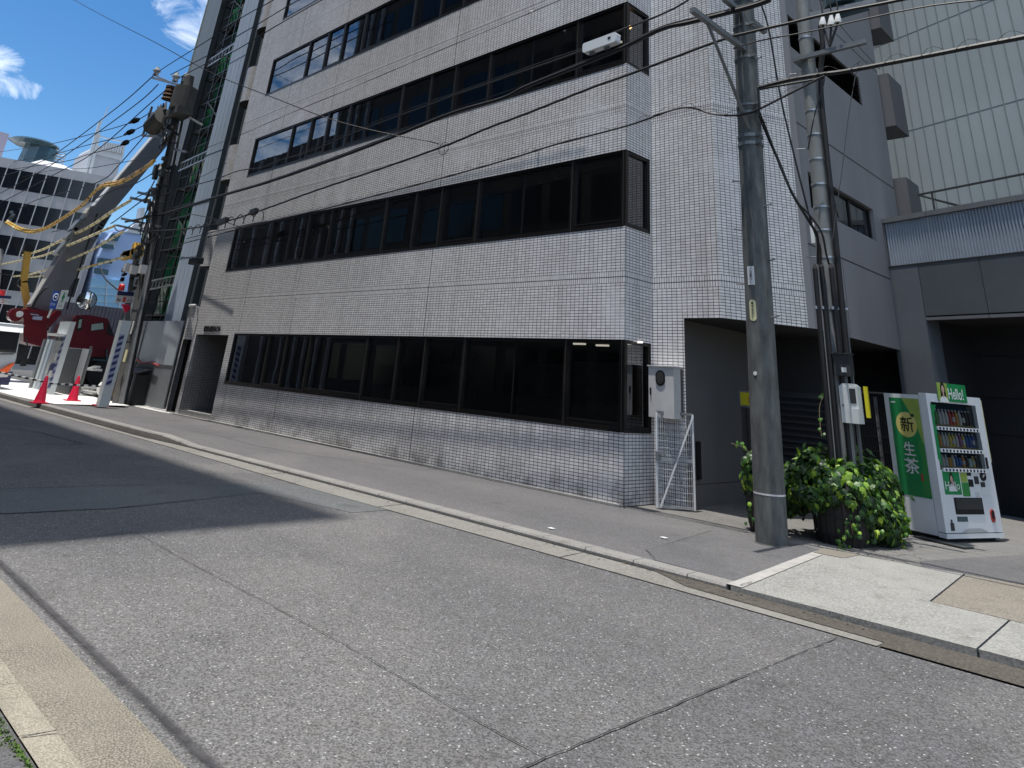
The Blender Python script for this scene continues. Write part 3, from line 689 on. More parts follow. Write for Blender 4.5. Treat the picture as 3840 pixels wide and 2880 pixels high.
for (y0, y1, z0, z1) in LV:
    f = MB(); f.poly([(X2-.14, y0, z0), (X2-.14, y1, z0), (X2-.14, y1, z1), (X2-.14, y0, z1)])
    k = 10
    for i in range(k):
        zz = z0+(z1-z0)*(i+.5)/k; f.poly([(X2-.10, y0, zz+.03), (X2-.10, y1+.0, zz+.03), (X2-.01, y1-.0, zz-.035), (X2-.01, y0, zz-.035)])
    f.build('louver_band', 'louver_black', off)
# interior shell so that panes look into dark rooms; roof
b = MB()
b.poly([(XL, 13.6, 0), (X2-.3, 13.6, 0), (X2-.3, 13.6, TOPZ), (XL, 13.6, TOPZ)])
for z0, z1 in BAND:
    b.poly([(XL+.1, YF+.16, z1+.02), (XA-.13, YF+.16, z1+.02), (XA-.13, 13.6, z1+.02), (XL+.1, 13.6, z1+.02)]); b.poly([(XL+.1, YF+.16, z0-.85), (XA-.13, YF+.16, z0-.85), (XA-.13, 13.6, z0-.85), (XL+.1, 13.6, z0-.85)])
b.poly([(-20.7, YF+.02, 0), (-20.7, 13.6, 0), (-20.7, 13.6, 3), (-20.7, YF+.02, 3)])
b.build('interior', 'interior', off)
b = MB(); b.poly([(XL, YF, TOPZ), (XA, YF, TOPZ), (XA, YC, TOPZ), (XC2, YC, TOPZ), (D1.x, D1.y, TOPZ), (X2, 12.05, TOPZ), (X2, 17.3, TOPZ), (XL, 17.3, TOPZ)])
b.poly([(XL, YF, .05), (XL, 17.3, .05), (XL, 17.3, TOPZ), (XL, YF, TOPZ)])
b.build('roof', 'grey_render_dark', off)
# base ledge
b = MB(); b.box(DOOR[1], XA-.06, YF-.055, YF-.003, .04, .075); b.box(DOOR[1], XA-.13, YF-.035, YF+.0, .0, .04)
b.box(-23.6, DOOR[1]-.003, YF-.05, YF+.003, .035, .062)
b.build('base_ledge', 'ledge_stone', off)
b = MB(); b.poly([(DOOR[1], YF-.09, .0475), (XA, YF-.09, .0475), (XA, YF-.036, .0475), (DOOR[1], YF-.036, .0475)]); struct('wall_gutter', b, 'joint_dark')
# windows
def window(P, u0, u1, z0, z1, right_thick=False, blind=None, bz=None, lower=False, parent=off, mull=None, split=None):
    """P(u, depth, z) -> world; frame part with a pane sub-part"""
    f = MB(); fw = .045
    def bx(a, c, e, g_, d0, d1, m=0):
        V = [P(x, y, z) for z in (e, g_) for y in (d0, d1) for x in (a, c)]
        A = lambda i, j, k: V[k*4+j*2+i]
        for q in ([A(0,0,0), A(1,0,0), A(1,0,1), A(0,0,1)], [A(1,1,0), A(0,1,0), A(0,1,1), A(1,1,1)], [A(0,1,0), A(0,0,0), A(0,0,1), A(0,1,1)], [A(1,0,0), A(1,1,0), A(1,1,1), A(1,0,1)], [A(0,0,1), A(1,0,1), A(1,1,1), A(0,1,1)], [A(0,1,0), A(1,1,0), A(1,0,0), A(0,0,0)]): f.poly(q, m)
    bx(u0, u0+fw, z0, z1, .02, .11); bx(u1-fw, u1, z0, z1, .02, .11)
    bx(u1-.006, u1+.006, z0+.01, z1-.01, .012, .022, 1)
    bx(u0+fw, u1-fw, z1-.05, z1, .022, .11); bx(u0+fw, u1-fw, z0, z0+.075, .022, .11)
    bx(u0+.0, u1, z0-.004, z0+.012, -.006, .019)
    if lower:
        bx(u0+fw, u1-fw, z0+.08, z0+.125, .03, .105); bx(u0+fw, u0+fw+.035, z0+.125, z1-.05, .03, .105); bx(u1-fw-.035, u1-fw, z0+.125, z1-.05, .03, .105)
        bx(u0+fw+.035, u1-fw-.035, z0+.118, z0+.124, .024, .03, 1)
    if split:
        for s_ in split: bx(s_-.012, s_+.012, z0+.075, z1-.05, .05, .09)
    w = f.build('window', ['frame_bronze', 'frame_edge'], parent)
    q = MB(); a, c = u0+fw, u1-fw
    t1, t2 = random.uniform(-.004, .004), random.uniform(-.003, .003)
    q.poly([P(a, .07+t1, z0+.07), P(c, .07-t1+t2, z0+.07), P(c, .07-t1, z1-.045), P(a, .07+t1-t2, z1-.045)]); q.build('pane', 'window_glass', w)
    if blind:
        for (ba, bc, kind) in blind:
            q = MB(); ba, bc = u0+fw+(u1-u0-2*fw)*ba, u0+fw+(u1-u0-2*fw)*bc; top = z1-.06 if bz is None else z1-.06-bz
            if kind == 's':
                k = int((top-z0)/.032)
                for i in range(k):
                    zz = z0+.03+(top-z0-.03)*i/k; q.poly([P(ba, .17, zz+.002), P(bc, .17, zz+.002), P(bc, .19, zz+.024), P(ba, .19, zz+.024)])
                q.build('blind', 'blind_grey', w)
            else:
                k = max(2, int((bc-ba)/.11))
                for i in range(k):
                    a_, c_ = ba+(bc-ba)*i/k, ba+(bc-ba)*(i+1)/k; dd = .003 if i % 2 else -.003
                    q.poly([P(a_, .20+dd, z0+.02), P(c_, .20-dd, z0+.02), P(c_, .20-dd, top), P(a_, .20+dd, top)])
                q.build('blind', 'blind', w)
    return w
PF = lambda u, d, z: Vector((u, YF+d, z)); PR = lambda u, d, z: Vector((XA-d, u, z))
for i, (z0, z1) in enumerate(BAND[:6]):
    Mx = MUL1 if i == 0 else MUL2
    if i >= 4: Mx = MUL2[:5]+[-13.95]
    for k, (a, c) in enumerate(zip(Mx[:-1], Mx[1:])):
        bl = None; bz = None; sp = None; kk = k if i == 0 else k-1
        if i == 0:
            if k == 5: bl = [(0, 1, 'v')]
            if k == 6: bl = [(.0, 1, 's')]; bz = .45
            if k == 7: bl = [(.52, 1, 's'), (0, .08, 's')]; bz = .35; sp = [a+(c-a)*.52]
            if k == 8: bl = [(0, 1, 's')]; bz = .28
            if k in (2, 4): bl = [(.1, .9, 'v')]; bz = .5
        elif i == 1:
            if k >= 8: bl = [(0, 1, 'v')]
            if k == 8: sp = [a+(c-a)*.5]
            if k in (3, 4, 5, 6, 7): bl = [(.08, .95, 'v')]
        elif i == 2:
            if k in (4, 5, 6, 8): bl = [(.1, .9, 'v')]
            if k == 8: sp = [a+(c-a)*.5]
        elif i == 3:
            if k in (4, 5, 6): bl = [(.1, .8, 'v')]
        window(PF, a, c, z0, z1, blind=bl, bz=bz, split=sp, lower=(k in (1, 3, 6, 8) if i == 0 else k in (2, 4, 7, 9)))
    if i < 4: window(PR, YF+.02, 10.395, z0, z1)
    if i < 4:
        f = MB(); f.box(XA-.075, XA-.003, YF+.003, YF+.075, z0, z1); f.box(XA-.064, XA-.052, YF-.006, YF+.003, z0+.01, z1-.01, 1); f.build('corner_post', ['frame_bronze', 'frame_edge'], off)
# upper right windows of the highest visible floors follow the same rhythm
# lit tubes on the ground floor ceiling and one upstairs
for (x, y, z, w_, s_) in ((-8.75, 10.7, 2.33, .5, .05), (-8.35, 10.95, 2.33, .35, .05), (-8.2, 10.15, 2.33, .3, .04), (-7.35, 10.45, 2.33, .45, .05), (-6.98, 10.05, 2.33, .3, .03), (-7.9, 10.6, 7.35+.9, .45, .04)):
    q = MB(); q.box(x-w_*.4, x+w_*.4, y-s_*.3, y+s_/2, z, z+.03); q.build('ceiling_lamp', 'lamp_on', off)
q = MB(); q.sphere((-7.25, 10.2, 8.28), .05, 0, 8, 5, .7); q.build('warm_lamp', 'lamp_warm', off)
# red inverted triangle sticker (fire access mark) on the third floor pane
q = MB(); q.poly([(-11.35, YF+.095, 7.93), (-11.17, YF+.095, 7.93), (-11.26, YF+.095, 7.78)]); q.build('access_sticker', 'seal_red', off)
# entrance recess
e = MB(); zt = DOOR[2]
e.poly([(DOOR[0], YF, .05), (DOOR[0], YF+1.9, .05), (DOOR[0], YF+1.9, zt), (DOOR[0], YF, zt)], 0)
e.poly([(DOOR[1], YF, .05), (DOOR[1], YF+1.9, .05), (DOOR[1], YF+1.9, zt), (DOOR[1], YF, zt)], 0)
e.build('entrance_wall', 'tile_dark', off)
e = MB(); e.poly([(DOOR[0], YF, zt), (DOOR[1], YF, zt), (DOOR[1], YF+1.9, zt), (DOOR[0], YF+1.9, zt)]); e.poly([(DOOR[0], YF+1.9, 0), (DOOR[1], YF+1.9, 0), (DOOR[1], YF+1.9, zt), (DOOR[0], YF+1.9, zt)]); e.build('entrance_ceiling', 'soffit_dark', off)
e = MB(); e.box(DOOR[0]+.002, DOOR[1]-.002, YF+.01, YF+1.9, .0, .17); e.build('entrance_step', 'ledge_stone', off)
e = MB(); e.poly([(DOOR[0]+.01, YF+.02, .173), (DOOR[1]-.01, YF+.02, .173), (DOOR[1]-.01, YF+1.8, .173), (DOOR[0]+.01, YF+1.8, .173)]); e.build('entrance_floor', 'ramp_concrete', off)
e = MB()
for x in (-22.9, -22.0, -21.05): e.box(x-.03, x+.03, YF+1.84, YF+1.89, .17, zt)
e.build('entrance_door', 'frame_bronze', off)
text('building_name', '昭和長岡ビル', (-22.60, YF-.004, 2.385), (1, 0, 0), (0, 0, 1), 1.16, .165, 'black', off, .02, .02)
# rounded stair tower at the left end, banded above and closed at the ground floor
def drum(b, cx, cy, r, z0, z1, a0, a1, n=18, cap=True, m=0, bot=1):
    P_ = [(cx+r*math.cos(a0+(a1-a0)*i/n), cy+r*math.sin(a0+(a1-a0)*i/n)) for i in range(n+1)]
    for i in range(n):
        u0, u1 = r*(a0+(a1-a0)*i/n), r*(a0+(a1-a0)*(i+1)/n)
        b.poly([(*P_[i], z0), (*P_[i+1], z0), (*P_[i+1], z1), (*P_[i], z1)], m, uv=[(u0, z0), (u1, z0), (u1, z1), (u0, z1)], smooth=True)
    if cap:
        b.poly([(*p, z0) for p in P_], bot); b.poly([(*p, z1) for p in P_], bot)
CX, CY, CR = -23.9, 10.42, .76
for (z0, z1) in ((4.42, 5.6), (7.35, 8.62), (10.3, 11.66), (13.3, 14.6), (16.3, 17.6), (19.3, 20.6)):
    b = MB(); drum(b, CX, CY, CR, z0, z1, math.pi*.55, math.pi*1.97)
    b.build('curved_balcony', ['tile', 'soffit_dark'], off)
b = MB(); drum(b, CX, CY, CR, .05, 2.15, math.pi*.6, math.pi*1.47, cap=False); drum(b, CX, CY, CR, 2.15, 3.14, math.pi*.55, math.pi*1.97); drum(b, CX, CY, CR, .05, 2.15, math.pi*1.66, math.pi*1.95, cap=False)
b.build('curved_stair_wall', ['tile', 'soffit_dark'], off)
b = MB(); b.tube([(CX+(CR+.02)*math.cos(t), CY+(CR+.02)*math.sin(t), 3.18) for t in [math.pi*(.6+.1*k) for k in range(11)]], .04, 6); b.build('stair_coping', 'white_pipe', off)
b = MB(); b.box(CX-CR*.75, XL+.02, 10.5, 16, 0.05, TOPZ-2); b.build('stair_core', 'grey_render_dark', off)
b = MB(); b.poly([(CX-.2, CY-CR*.72, .06), (XL, CY-CR*.45, .06), (XL, CY-CR*.45, 2.15), (CX-.2, CY-CR*.72, 2.15)]); b.build('stair_door', 'frame_bronze', off)
# alcove walls behind the gate
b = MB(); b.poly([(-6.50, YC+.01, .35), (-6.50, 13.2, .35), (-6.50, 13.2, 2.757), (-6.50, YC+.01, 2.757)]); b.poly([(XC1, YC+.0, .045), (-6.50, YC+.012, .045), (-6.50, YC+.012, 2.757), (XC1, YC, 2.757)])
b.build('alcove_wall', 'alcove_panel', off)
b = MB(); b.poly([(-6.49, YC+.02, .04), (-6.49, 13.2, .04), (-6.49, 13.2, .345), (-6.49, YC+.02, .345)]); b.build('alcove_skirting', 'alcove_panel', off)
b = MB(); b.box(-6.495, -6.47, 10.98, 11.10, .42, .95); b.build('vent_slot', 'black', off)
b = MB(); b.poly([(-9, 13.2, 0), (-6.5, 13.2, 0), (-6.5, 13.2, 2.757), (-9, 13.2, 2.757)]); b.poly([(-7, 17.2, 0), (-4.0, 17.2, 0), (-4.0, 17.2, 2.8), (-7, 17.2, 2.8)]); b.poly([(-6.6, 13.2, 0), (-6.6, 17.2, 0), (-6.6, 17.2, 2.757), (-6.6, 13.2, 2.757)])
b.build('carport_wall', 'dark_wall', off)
# ================================================================== METER CABINET, GATE
cab = thing('meter_cabinet', 'white steel cabinet with dark oval window hung above the mesh gate', 'cabinet', (-6.62, 10.3, 1.26))
cx0, cx1, cz0, cz1 = -6.845, -6.385, 1.262, 1.995
b = MB(); b.box(cx0, cx1, 10.2, 10.458, cz0, cz1); b.box(cx0-.015, cx1+.015, 10.18, 10.458, cz1, cz1+.018); b.build('body', 'cabinet_white', cab)
def stad(cx, y, cz, hw, hh, n=10):
    P_ = []
    for s_, o_ in ((1, 0), (-1, math.pi)):
        for i in range(n+1):
            a = o_+math.pi*i/n; P_.append((cx+hw*math.cos(a), y, cz+s_*(hh-hw)+hw*math.sin(a)))
    return P_
b = MB(); b.prism(stad(-6.622, 10.199, 1.83, .085, .115), (0, -.012, 0)); b.build('window', 'black', cab)
b = MB(); b.prism(stad(-6.622, 10.186, 1.83, .062, .088), (0, -.003, 0)); b.build('glass', 'frame_edge', cab)
b = MB(); b.box(-6.815, -6.79, 10.185, 10.2, 1.58, 1.68); b.build('handle', 'black', cab)
b = MB(); b.box(cx1-.006, cx1+.008, 10.40, 10.455, cz0+.02, cz1-.02); b.build('edge_strip', 'frame_edge', cab)
gate = thing('mesh_gate', 'narrow galvanised mesh gate standing open beside the tiled corner', 'gate', (-6.5, 10.3, 0))
GA, GB = Vector((-6.665, 10.135, 0)), Vector((-6.255, 10.50, 0)); gd_ = (GB-GA).normalized(); gn = Vector((gd_.y, -gd_.x, 0)); GH = 1.34
b = MB(); b.bar(GA+Vector((0, 0, .06)), GA+Vector((0, 0, GH)), .04, .03, up=gd_); b.bar(GB+Vector((0, 0, .06)), GB+Vector((0, 0, GH)), .045, .03, up=gd_); b.build('stile', 'galv_white', gate)
b = MB(); b.bar(GA+Vector((0, 0, GH)), GB+Vector((0, 0, GH)), .03, .035); b.build('top_rail', 'steel_grey', gate)
b = MB(); b.bar(GA+Vector((0, 0, .08)), GB+Vector((0, 0, .08)), .03, .035); b.build('bottom_rail', 'galv', gate)
b = MB(); b.bar(GA+Vector((0, 0, .70)), GB+Vector((0, 0, .70)), .02, .045); b.build('middle_rail', 'galv', gate)
b = MB(); b.bar(GA+gn*.03+gd_*.05+Vector((0, 0, .07)), GB+gn*.03+Vector((0, 0, GH-.04)), .022, .022); b.build('brace', 'galv_white', gate)
b = MB(); b.bar(GA-gn*.03+Vector((0, 0, GH-.02)), GB-gn*.03-gd_*.05+Vector((0, 0, .1)), .018, .018); b.build('brace', 'steel_grey', gate)
b = MB(); ln = (GB-GA).length
for k in range(1, 17): p = GA+gd_*(ln*k/17); b.bar(p+Vector((0, 0, .08)), p+Vector((0, 0, GH)), .0045, .0045)
for k in range(1, 13): b.bar(GA+Vector((0, 0, .08+(GH-.08)*k/13)), GB+Vector((0, 0, .08+(GH-.08)*k/13)), .0045, .0045)
b.build('mesh', 'galv_white', gate)
b = MB(); p = GA+gn*.03+gd_*.02; b.obox(p+Vector((0, 0, .74)), gd_, gn, (0, 0, 1), .04, .02, .06); b.obox(p+gd_*.06+gn*.03+Vector((0, 0, .77)), gd_, gn, (0, 0, 1), .05, .012, .012); b.build('latch', 'steel_grey', gate)
# ================================================================== RIGHT: CANOPY BUILDING
can = thing('canopy_building', 'dark metal clad canopy building behind the vending machine', 'building', (-1, 15.5, 0))
CN = Vector((-.309, -.951, 0)).normalized(); CD = Vector((.951, -.309, 0)).normalized(); CP0 = Vector((-4.25, 15.938, 0))
def PC(u, d, z): q = CP0+CD*u-CN*d; return Vector((q.x, q.y, z))
def cbox(b, u0, u1, d0, d1, z0, z1, m=0):
    return b.obox((PC((u0+u1)/2, (d0+d1)/2, (z0+z1)/2)), CD, -CN, (0, 0, 1), abs(u1-u0)/2, abs(d1-d0)/2, abs(z1-z0)/2, m)
PW = [0, 1.207, 2.41, 3.62, 4.83, 6.04, 7.25, 8.46]
for a, c in zip(PW[:-1], PW[1:]):
    b = MB(); cbox(b, a+.006, c-.006, 0, .06, 3.385, 4.385); b.build('fascia_panel', 'fascia_metal', can)
b = MB(); cbox(b, .01, 8.5, .05, .1, 3.30, 4.5); b.build('fascia_backing', 'joint_dark', can)
for a, c in zip(PW[:-1], PW[1:]):
    b = MB(); cbox(b, a+.01, c-.006, -.015, .06, 3.30, 3.355); b.build('soffit_trim', 'fascia_trim', can)
b = MB(); cbox(b, -.72, -.008, 0, .5, .06, 4.385); b.build('column', 'fascia_column', can)
b = MB(); cbox(b, -.62, 8.5, .03, .04, 4.40, 5.30)
for k in range(150):
    u = -.60+k*.061
    b.poly([PC(u, .03, 4.405), PC(u+.018, -.004, 4.405), PC(u+.018, -.004, 5.295), PC(u, .03, 5.295)]); b.poly([PC(u+.018, -.004, 4.405), PC(u+.038, -.004, 4.405), PC(u+.038, -.004, 5.295), PC(u+.018, -.004, 5.295)]); b.poly([PC(u+.038, -.004, 4.405), PC(u+.056, .03, 4.405), PC(u+.056, .03, 5.295), PC(u+.038, -.004, 5.295)])
b.build('ribbed_strip', 'strip_metal', can)
b = MB(); cbox(b, -.64, -.605, -.02, .2, 4.39, 5.30); b.build('strip_end', 'fascia_trim', can)
for a, c in ((-.86, .36), (.37, 4.2), (4.21, 8.6)):
    b = MB(); cbox(b, a, c, -.05, .35, 5.30, 5.40); b.build('parapet_cap', 'fascia_trim', can)
b = MB(); cbox(b, -.70, 8.5, -.008, .03, 4.372, 4.402); b.build('drip_line', 'joint_dark', can)
b = MB()
for u in (.35, 2.15, 4.0, 5.8): b.bar(PC(u, .3, 5.38), PC(u, .3, 5.86), .035)
b.bar(PC(.05, .3, 5.86), PC(8, .3, 5.86), .035); b.bar(PC(.05, .3, 5.86), PC(.05, 1.6, 5.86), .03); b.bar(PC(.35, .3, 5.72), PC(.95, .3, 5.45), .03)
b.build('roof_rail', 'rail_metal', can)
b = MB(); b.poly([PC(-.7, .05, 3.31), PC(8.5, .05, 3.31), PC(8.5, 5, 3.31), PC(-.7, 5, 3.31)]); b.poly([PC(-.7, .1, 5.2), PC(8.5, .1, 5.2), PC(8.5, 5, 5.2), PC(-.7, 5, 5.2)]); b.build('soffit', 'soffit_dark', can)
b = MB(); b.poly([PC(-.3, 1.4, 0), PC(8.5, 1.4, 0), PC(8.5, 1.4, 3.31), PC(-.3, 1.4, 3.31)]); b.poly([PC(.0, 0.4, 0), PC(.0, 1.4, 0), PC(.0, 1.4, 3.31), PC(.0, .4, 3.31)]); b.build('back_wall', 'dark_wall', can)
for z in (1.35, 2.0, 2.75): b = MB(); cbox(b, .02, 8, 1.388, 1.399, z-.006, z+.006); b.build('panel_joint', 'black', can)
dr = MB(); cbox(dr, 1.30, 2.25, 1.33, 1.396, .35, 2.02); dr = dr.build('service_door', 'door_grey', can)
q = MB(); cbox(q, 1.28, 2.27, 1.31, 1.35, .27, .345); q.build('door_rail', 'fascia_trim', dr)
q = MB(); q.poly([PC(1.40, 1.326, 1.78), PC(1.60, 1.326, 1.78), PC(1.50, 1.326, 1.93)]); q.build('warning_sticker', 'sign_yellow', dr)
# tall metal sided block behind
sid = thing('metal_sided_block', 'tall pale green metal sided block rising behind the canopy', 'building', (0, 22, 0))
SP = CP0-CN*5.2
def PS(u, d, z): q = SP+CD*u-CN*d; return Vector((q.x, q.y, z))
b = MB(); b.poly([PS(-9, 0, 3), PS(16, 0, 3), PS(16, 0, 26), PS(-9, 0, 26)]); b.poly([PS(-9, 0, 26), PS(16, 0, 26), PS(16, 9, 26), PS(-9, 9, 26)]); b.poly([PS(-9, 9, 26), PS(-9, 0, 26), PS(-9, 0, 3), PS(-9, 9, 3)]); b.build('siding', 'siding', sid)
b = MB()
for k in range(70):
    u = -7+k*.318; b.obox(PS(u, -.008, 14.5), CD, CN, (0, 0, 1), .014, .012, 11.4)
for z in (6.2, 9.28, 12.3, 15.4, 18.4): b.obox(PS(3, -.002, z), CD, CN, (0, 0, 1), 12, .003, .008)
b.build('seam', 'siding_seam', sid)
# ================================================================== UTILITY POLES
def band(b, c, z, r, h=.03, m=0): b.cyl((c[0], c[1], z-h/2), (c[0], c[1], z+h/2), r, r, 20, m)
p1 = thing('utility_pole', 'thick grey concrete utility pole standing on the pavement in front of the ivy tubs', 'utility pole', (-4.495, 9.27, 0))
def c1(z): return (-4.495+.012*z, 9.27)     # a slight lean
def r1(z): return .187-.0038*z
b = MB(); zz = [0, .9, 2, 3.5, 5, 7, 9.5, 12]
pts = [(*c1(z), z) for z in zz]; b.tube(pts, [r1(z) for z in zz], 28); b.build('shaft', 'pole_concrete', p1)
b = MB(); b.cyl((*c1(.02), .03), (*c1(.02), .06), .205, .195, 24); b.build('collar', 'walk_patch', p1)
b = MB(); band(b, c1(.57), .575, r1(.57)+.003, .018); b.build('wire_ring', 'white_pipe', p1)
for z, h in ((5.02, .05), (5.14, .05), (5.50, .03), (5.62, .03), (6.40, .04), (6.95, .04), (7.4, .04)):
    b = MB(); band(b, c1(z), z, r1(z)+.012, h); cc = c1(z); b.box(cc[0]+r1(z)-.02, cc[0]+r1(z)+.05, cc[1]-.12, cc[1]-.08, z-h/2, z+h/2); b.build('steel_band', 'steel_grey', p1)
for k, z in enumerate((2.62, 3.05, 3.35, 3.8, 4.1, 4.5, 5.3, 5.8, 6.35, 6.9)):
    s_ = 1 if k % 2 == 0 else -1; cc = c1(z); b = MB(); a = Vector((cc[0]+s_*r1(z)*.95, cc[1]-.03, z)); b.cyl(a, a+Vector((s_*.11, -.02, .01)), .009, .009, 8); b.cyl(a+Vector((s_*.11, -.02, .01)), a+Vector((s_*.118, -.02, .02)), .014, .014, 8); b.build('step_bolt', 'steel_grey', p1)
def curved_plate(b, cz, ang, w, h, z0, m=0, rr=.004, n=6, round_=False):
    """plate wrapped on the pole facing direction ang"""
    for i in range(n):
        a0, a1 = ang-w/2+w*i/n, ang-w/2+w*(i+1)/n
        t0 = z0; t1 = z0+h; cc = c1(z0); R_ = r1(z0)+rr
        e0 = e1 = 0
        if round_:
            f = lambda a: .03*(abs((a-ang)/(w/2)))**3; e0, e1 = f(a0), f(a1)
        b.poly([(cc[0]+R_*math.cos(a0), cc[1]+R_*math.sin(a0), t0+e0), (cc[0]+R_*math.cos(a1), cc[1]+R_*math.sin(a1), t0+e1), (cc[0]+R_*math.cos(a1), cc[1]+R_*math.sin(a1), t1-e1), (cc[0]+R_*math.cos(a0), cc[1]+R_*math.sin(a0), t1-e0)], m)
AV = math.atan2(-9.27, 4.5)            # roughly towards the street
b = MB(); curved_plate(b, 0, AV-.50, .56, .245, 3.02); w1 = b.build('number_plate', 'paper_white', p1)
b = MB(); curved_plate(b, 0, AV-.48, .52, .27, 2.56, round_=True); w2 = b.build('name_plate', 'label_yellow', p1)
def platetext(s, ang, z0, h, w, m):
    cc = c1(z0); R_ = r1(z0)+.007; o = Vector((cc[0]+R_*math.cos(ang), cc[1]+R_*math.sin(ang), z0)); rt = Vector((-math.sin(ang), math.cos(ang), 0))
    return text('plate_writing', s, o-rt*w/2, rt, (0, 0, 1), w, h, m, p1, .001)
platetext('ノ\n日\n東\n〇\n1', AV-.50, 3.04, .205, .04, 'ink'); platetext('●\n中\n支\n広\n8', AV-.48, 2.60, .20, .035, 'ink')
b = MB(); a = AV-.55; cc = c1(1.95); b.cyl((cc[0]+(r1(2)-.005)*math.cos(a), cc[1]+(r1(2)-.005)*math.sin(a), 1.92), (cc[0]+(r1(2)+.006)*math.cos(a), cc[1]+(r1(2)+.006)*math.sin(a), 1.92), .024, .024, 16); b.build('round_tag', 'paper_white', p1)
# crossarms: long square tubes reaching towards the street
for pa_, pb_, nm in (((2595, 36), (2790, 190), 'crossarm'), ((2713, -8), (2868, 114), 'crossarm')):
    A_, B_ = onx(*pa_, -4.36), onx(*pb_, -4.36); B_.z = A_.z; b = MB(); b.bar(A_, B_, .075, .075); b.build(nm, 'steel_grey', p1)
A_ = onx(2595, 36, -4.36)
b = MB(); b.bar((-4.37, A_.y+.45, A_.z-.03), (-4.37, 9.2, 5.15), .04, .03); b.build('arm_brace', 'steel_grey', p1)
b = MB(); b.bar((-4.33, 9.05, 7.25), (-4.33, 9.25, 6.0), .04, .03); b.build('arm_brace', 'steel_grey', p1)
b = MB(); b.bar((-4.45, 8.2, 8.6), (-4.45, 10.4, 8.6), .08, .08); b.build('crossarm', 'steel_grey', p1)
# second pole behind
P2X, P2Y = -4.06, 10.62
p2 = thing('utility_pole', 'slim pale utility pole with black conduits strapped to it, behind the thick pole', 'utility pole', (P2X, P2Y, 0))
b = MB(); zz = [0, 2, 4, 6, 8, 10, 12]; b.tube([(P2X+.01*z, P2Y, z) for z in zz], [.128-.0024*z for z in zz], 24); b.build('shaft', 'pole_light', p2)
def near2(ang, r): return (P2X+r*math.cos(ang), P2Y+r*math.sin(ang))
CAMA = math.atan2(-P2Y, -P2X)           # direction from the pole to the street corner where one stands
for dx, top in ((-.165, 3.42), (-.075, 3.45), (.052, 3.43)):
    b = MB(); rt = Vector((math.cos(CAMA+math.pi/2), math.sin(CAMA+math.pi/2), 0)); fw = Vector((math.cos(CAMA), math.sin(CAMA), 0))
    o = Vector((P2X, P2Y, 0))+rt*dx+fw*.15; b.cyl(o+Vector((0, 0, .05)), o+Vector((.03, 0, top)), .034, .034, 14); b.cyl(o+Vector((.03, 0, top)), o+Vector((.03, 0, top+.07)), .034, .012, 14); b.build('conduit', 'black', p2)
b = MB(); o = Vector((P2X, P2Y, 0))+rt*-.122+fw*.16; b.tube([o+Vector((.0, 0, .05)), o+Vector((.02, 0, 2)), o+Vector((.035, 0, 4.0))], .008, 8); b.build('ground_wire', 'pole_light', p2)
o = Vector((P2X, P2Y, 0))+rt*.155+fw*.10
b = MB(); b.tube(catmull([o+Vector((.0, 0, 2.0)), o+Vector((.03, 0, 4.0)), o+Vector((.04, 0, 5.4)), o+Vector((.05, 0, 6.1)), o+Vector((.09, 0, 6.6)), o+Vector((.16, 0, 6.95)), o+Vector((.16, 0, 7.35))], 6), .040, 12); b.build('riser_cable', 'black', p2)
for z in (2.88, 3.6, 4.0, 4.35, 4.7, 5.1, 5.5, 5.9, 6.5, 7.2):
    b = MB(); band(b, (P2X+.01*z, P2Y), z, .134-.0024*z, .025)
    if z < 3.2:
        for dx in (-.165, -.075, .052): q = Vector((P2X, P2Y, z))+rt*dx+fw*.15; b.cyl(q-Vector((0, 0, .02)), q+Vector((0, 0, .02)), .040, .040, 12)
        b.obox(Vector((P2X, P2Y, z))+rt*.02+fw*.10, rt, fw, (0, 0, 1), .22, .01, .014)
    b.build('steel_band', 'galv', p2)
for k, z in enumerate((3.62, 4.35, 5.3, 5.9, 6.6)):
    s_ = -1 if k % 2 == 0 else 1; b = MB(); a = Vector((P2X, P2Y, z))+rt*s_*.11; b.cyl(a, a+rt*s_*.13, .008, .008, 8); b.build('step_bolt', 'steel_grey', p2)
b = MB(); o = Vector((P2X, P2Y, 0))+rt*-.12+fw*.12; b.obox(o+Vector((0, 0, 3.95)), rt, fw, (0, 0, 1), .03, .004, .15); b.build('number_plate', 'paper_white', p2)
b = MB(); o2 = Vector((P2X, P2Y, 0))+rt*.20+fw*.02; b.bar(o2+Vector((0, 0, .05)), o2+Vector((0, 0, 3.0)), .05, .03); b.build('mounting_channel', 'steel_grey', p2)
mb_ = Vector((-3.85, 10.45, 0))
b = MB(); b.box(-4.005, -3.79, 10.42, 10.56, 1.995, 2.27); b.box(-4.02, -3.775, 10.40, 10.57, 2.27, 2.285); q = b.build('switch_box', 'rail_metal', p2)
b = MB(); b.box(-3.90, -3.84, 10.412, 10.419, 2.04, 2.10); b.build('sticker', 'paper_white', q)
b = MB(); b.box(-3.965, -3.735, 10.42, 10.57, 1.42, 1.87); b.box(-3.84, -3.737, 10.385, 10.42, 1.42, 1.60)
for k in range(5): b.box(-3.955+.008*k, -3.745-.008*k, 10.43, 10.56, 1.87+.006*k, 1.877+.006*k)
q = b.build('power_meter_box', 'meter_white', p2)
b = MB(); b.box(-3.83, -3.755, 10.412, 10.419, 1.66, 1.84); b.build('meter_glass', 'rail_metal', q)
b = MB(); b.cyl((-3.93, 10.42, 1.63), (-3.93, 10.405, 1.63), .012, .012, 10); b.build('lock', 'steel_grey', q)
b = MB(); b.box(-3.70, -3.655, 10.56, 10.60, 1.50, 1.88); b.build('yellow_guard', 'sign_yellow', p2)
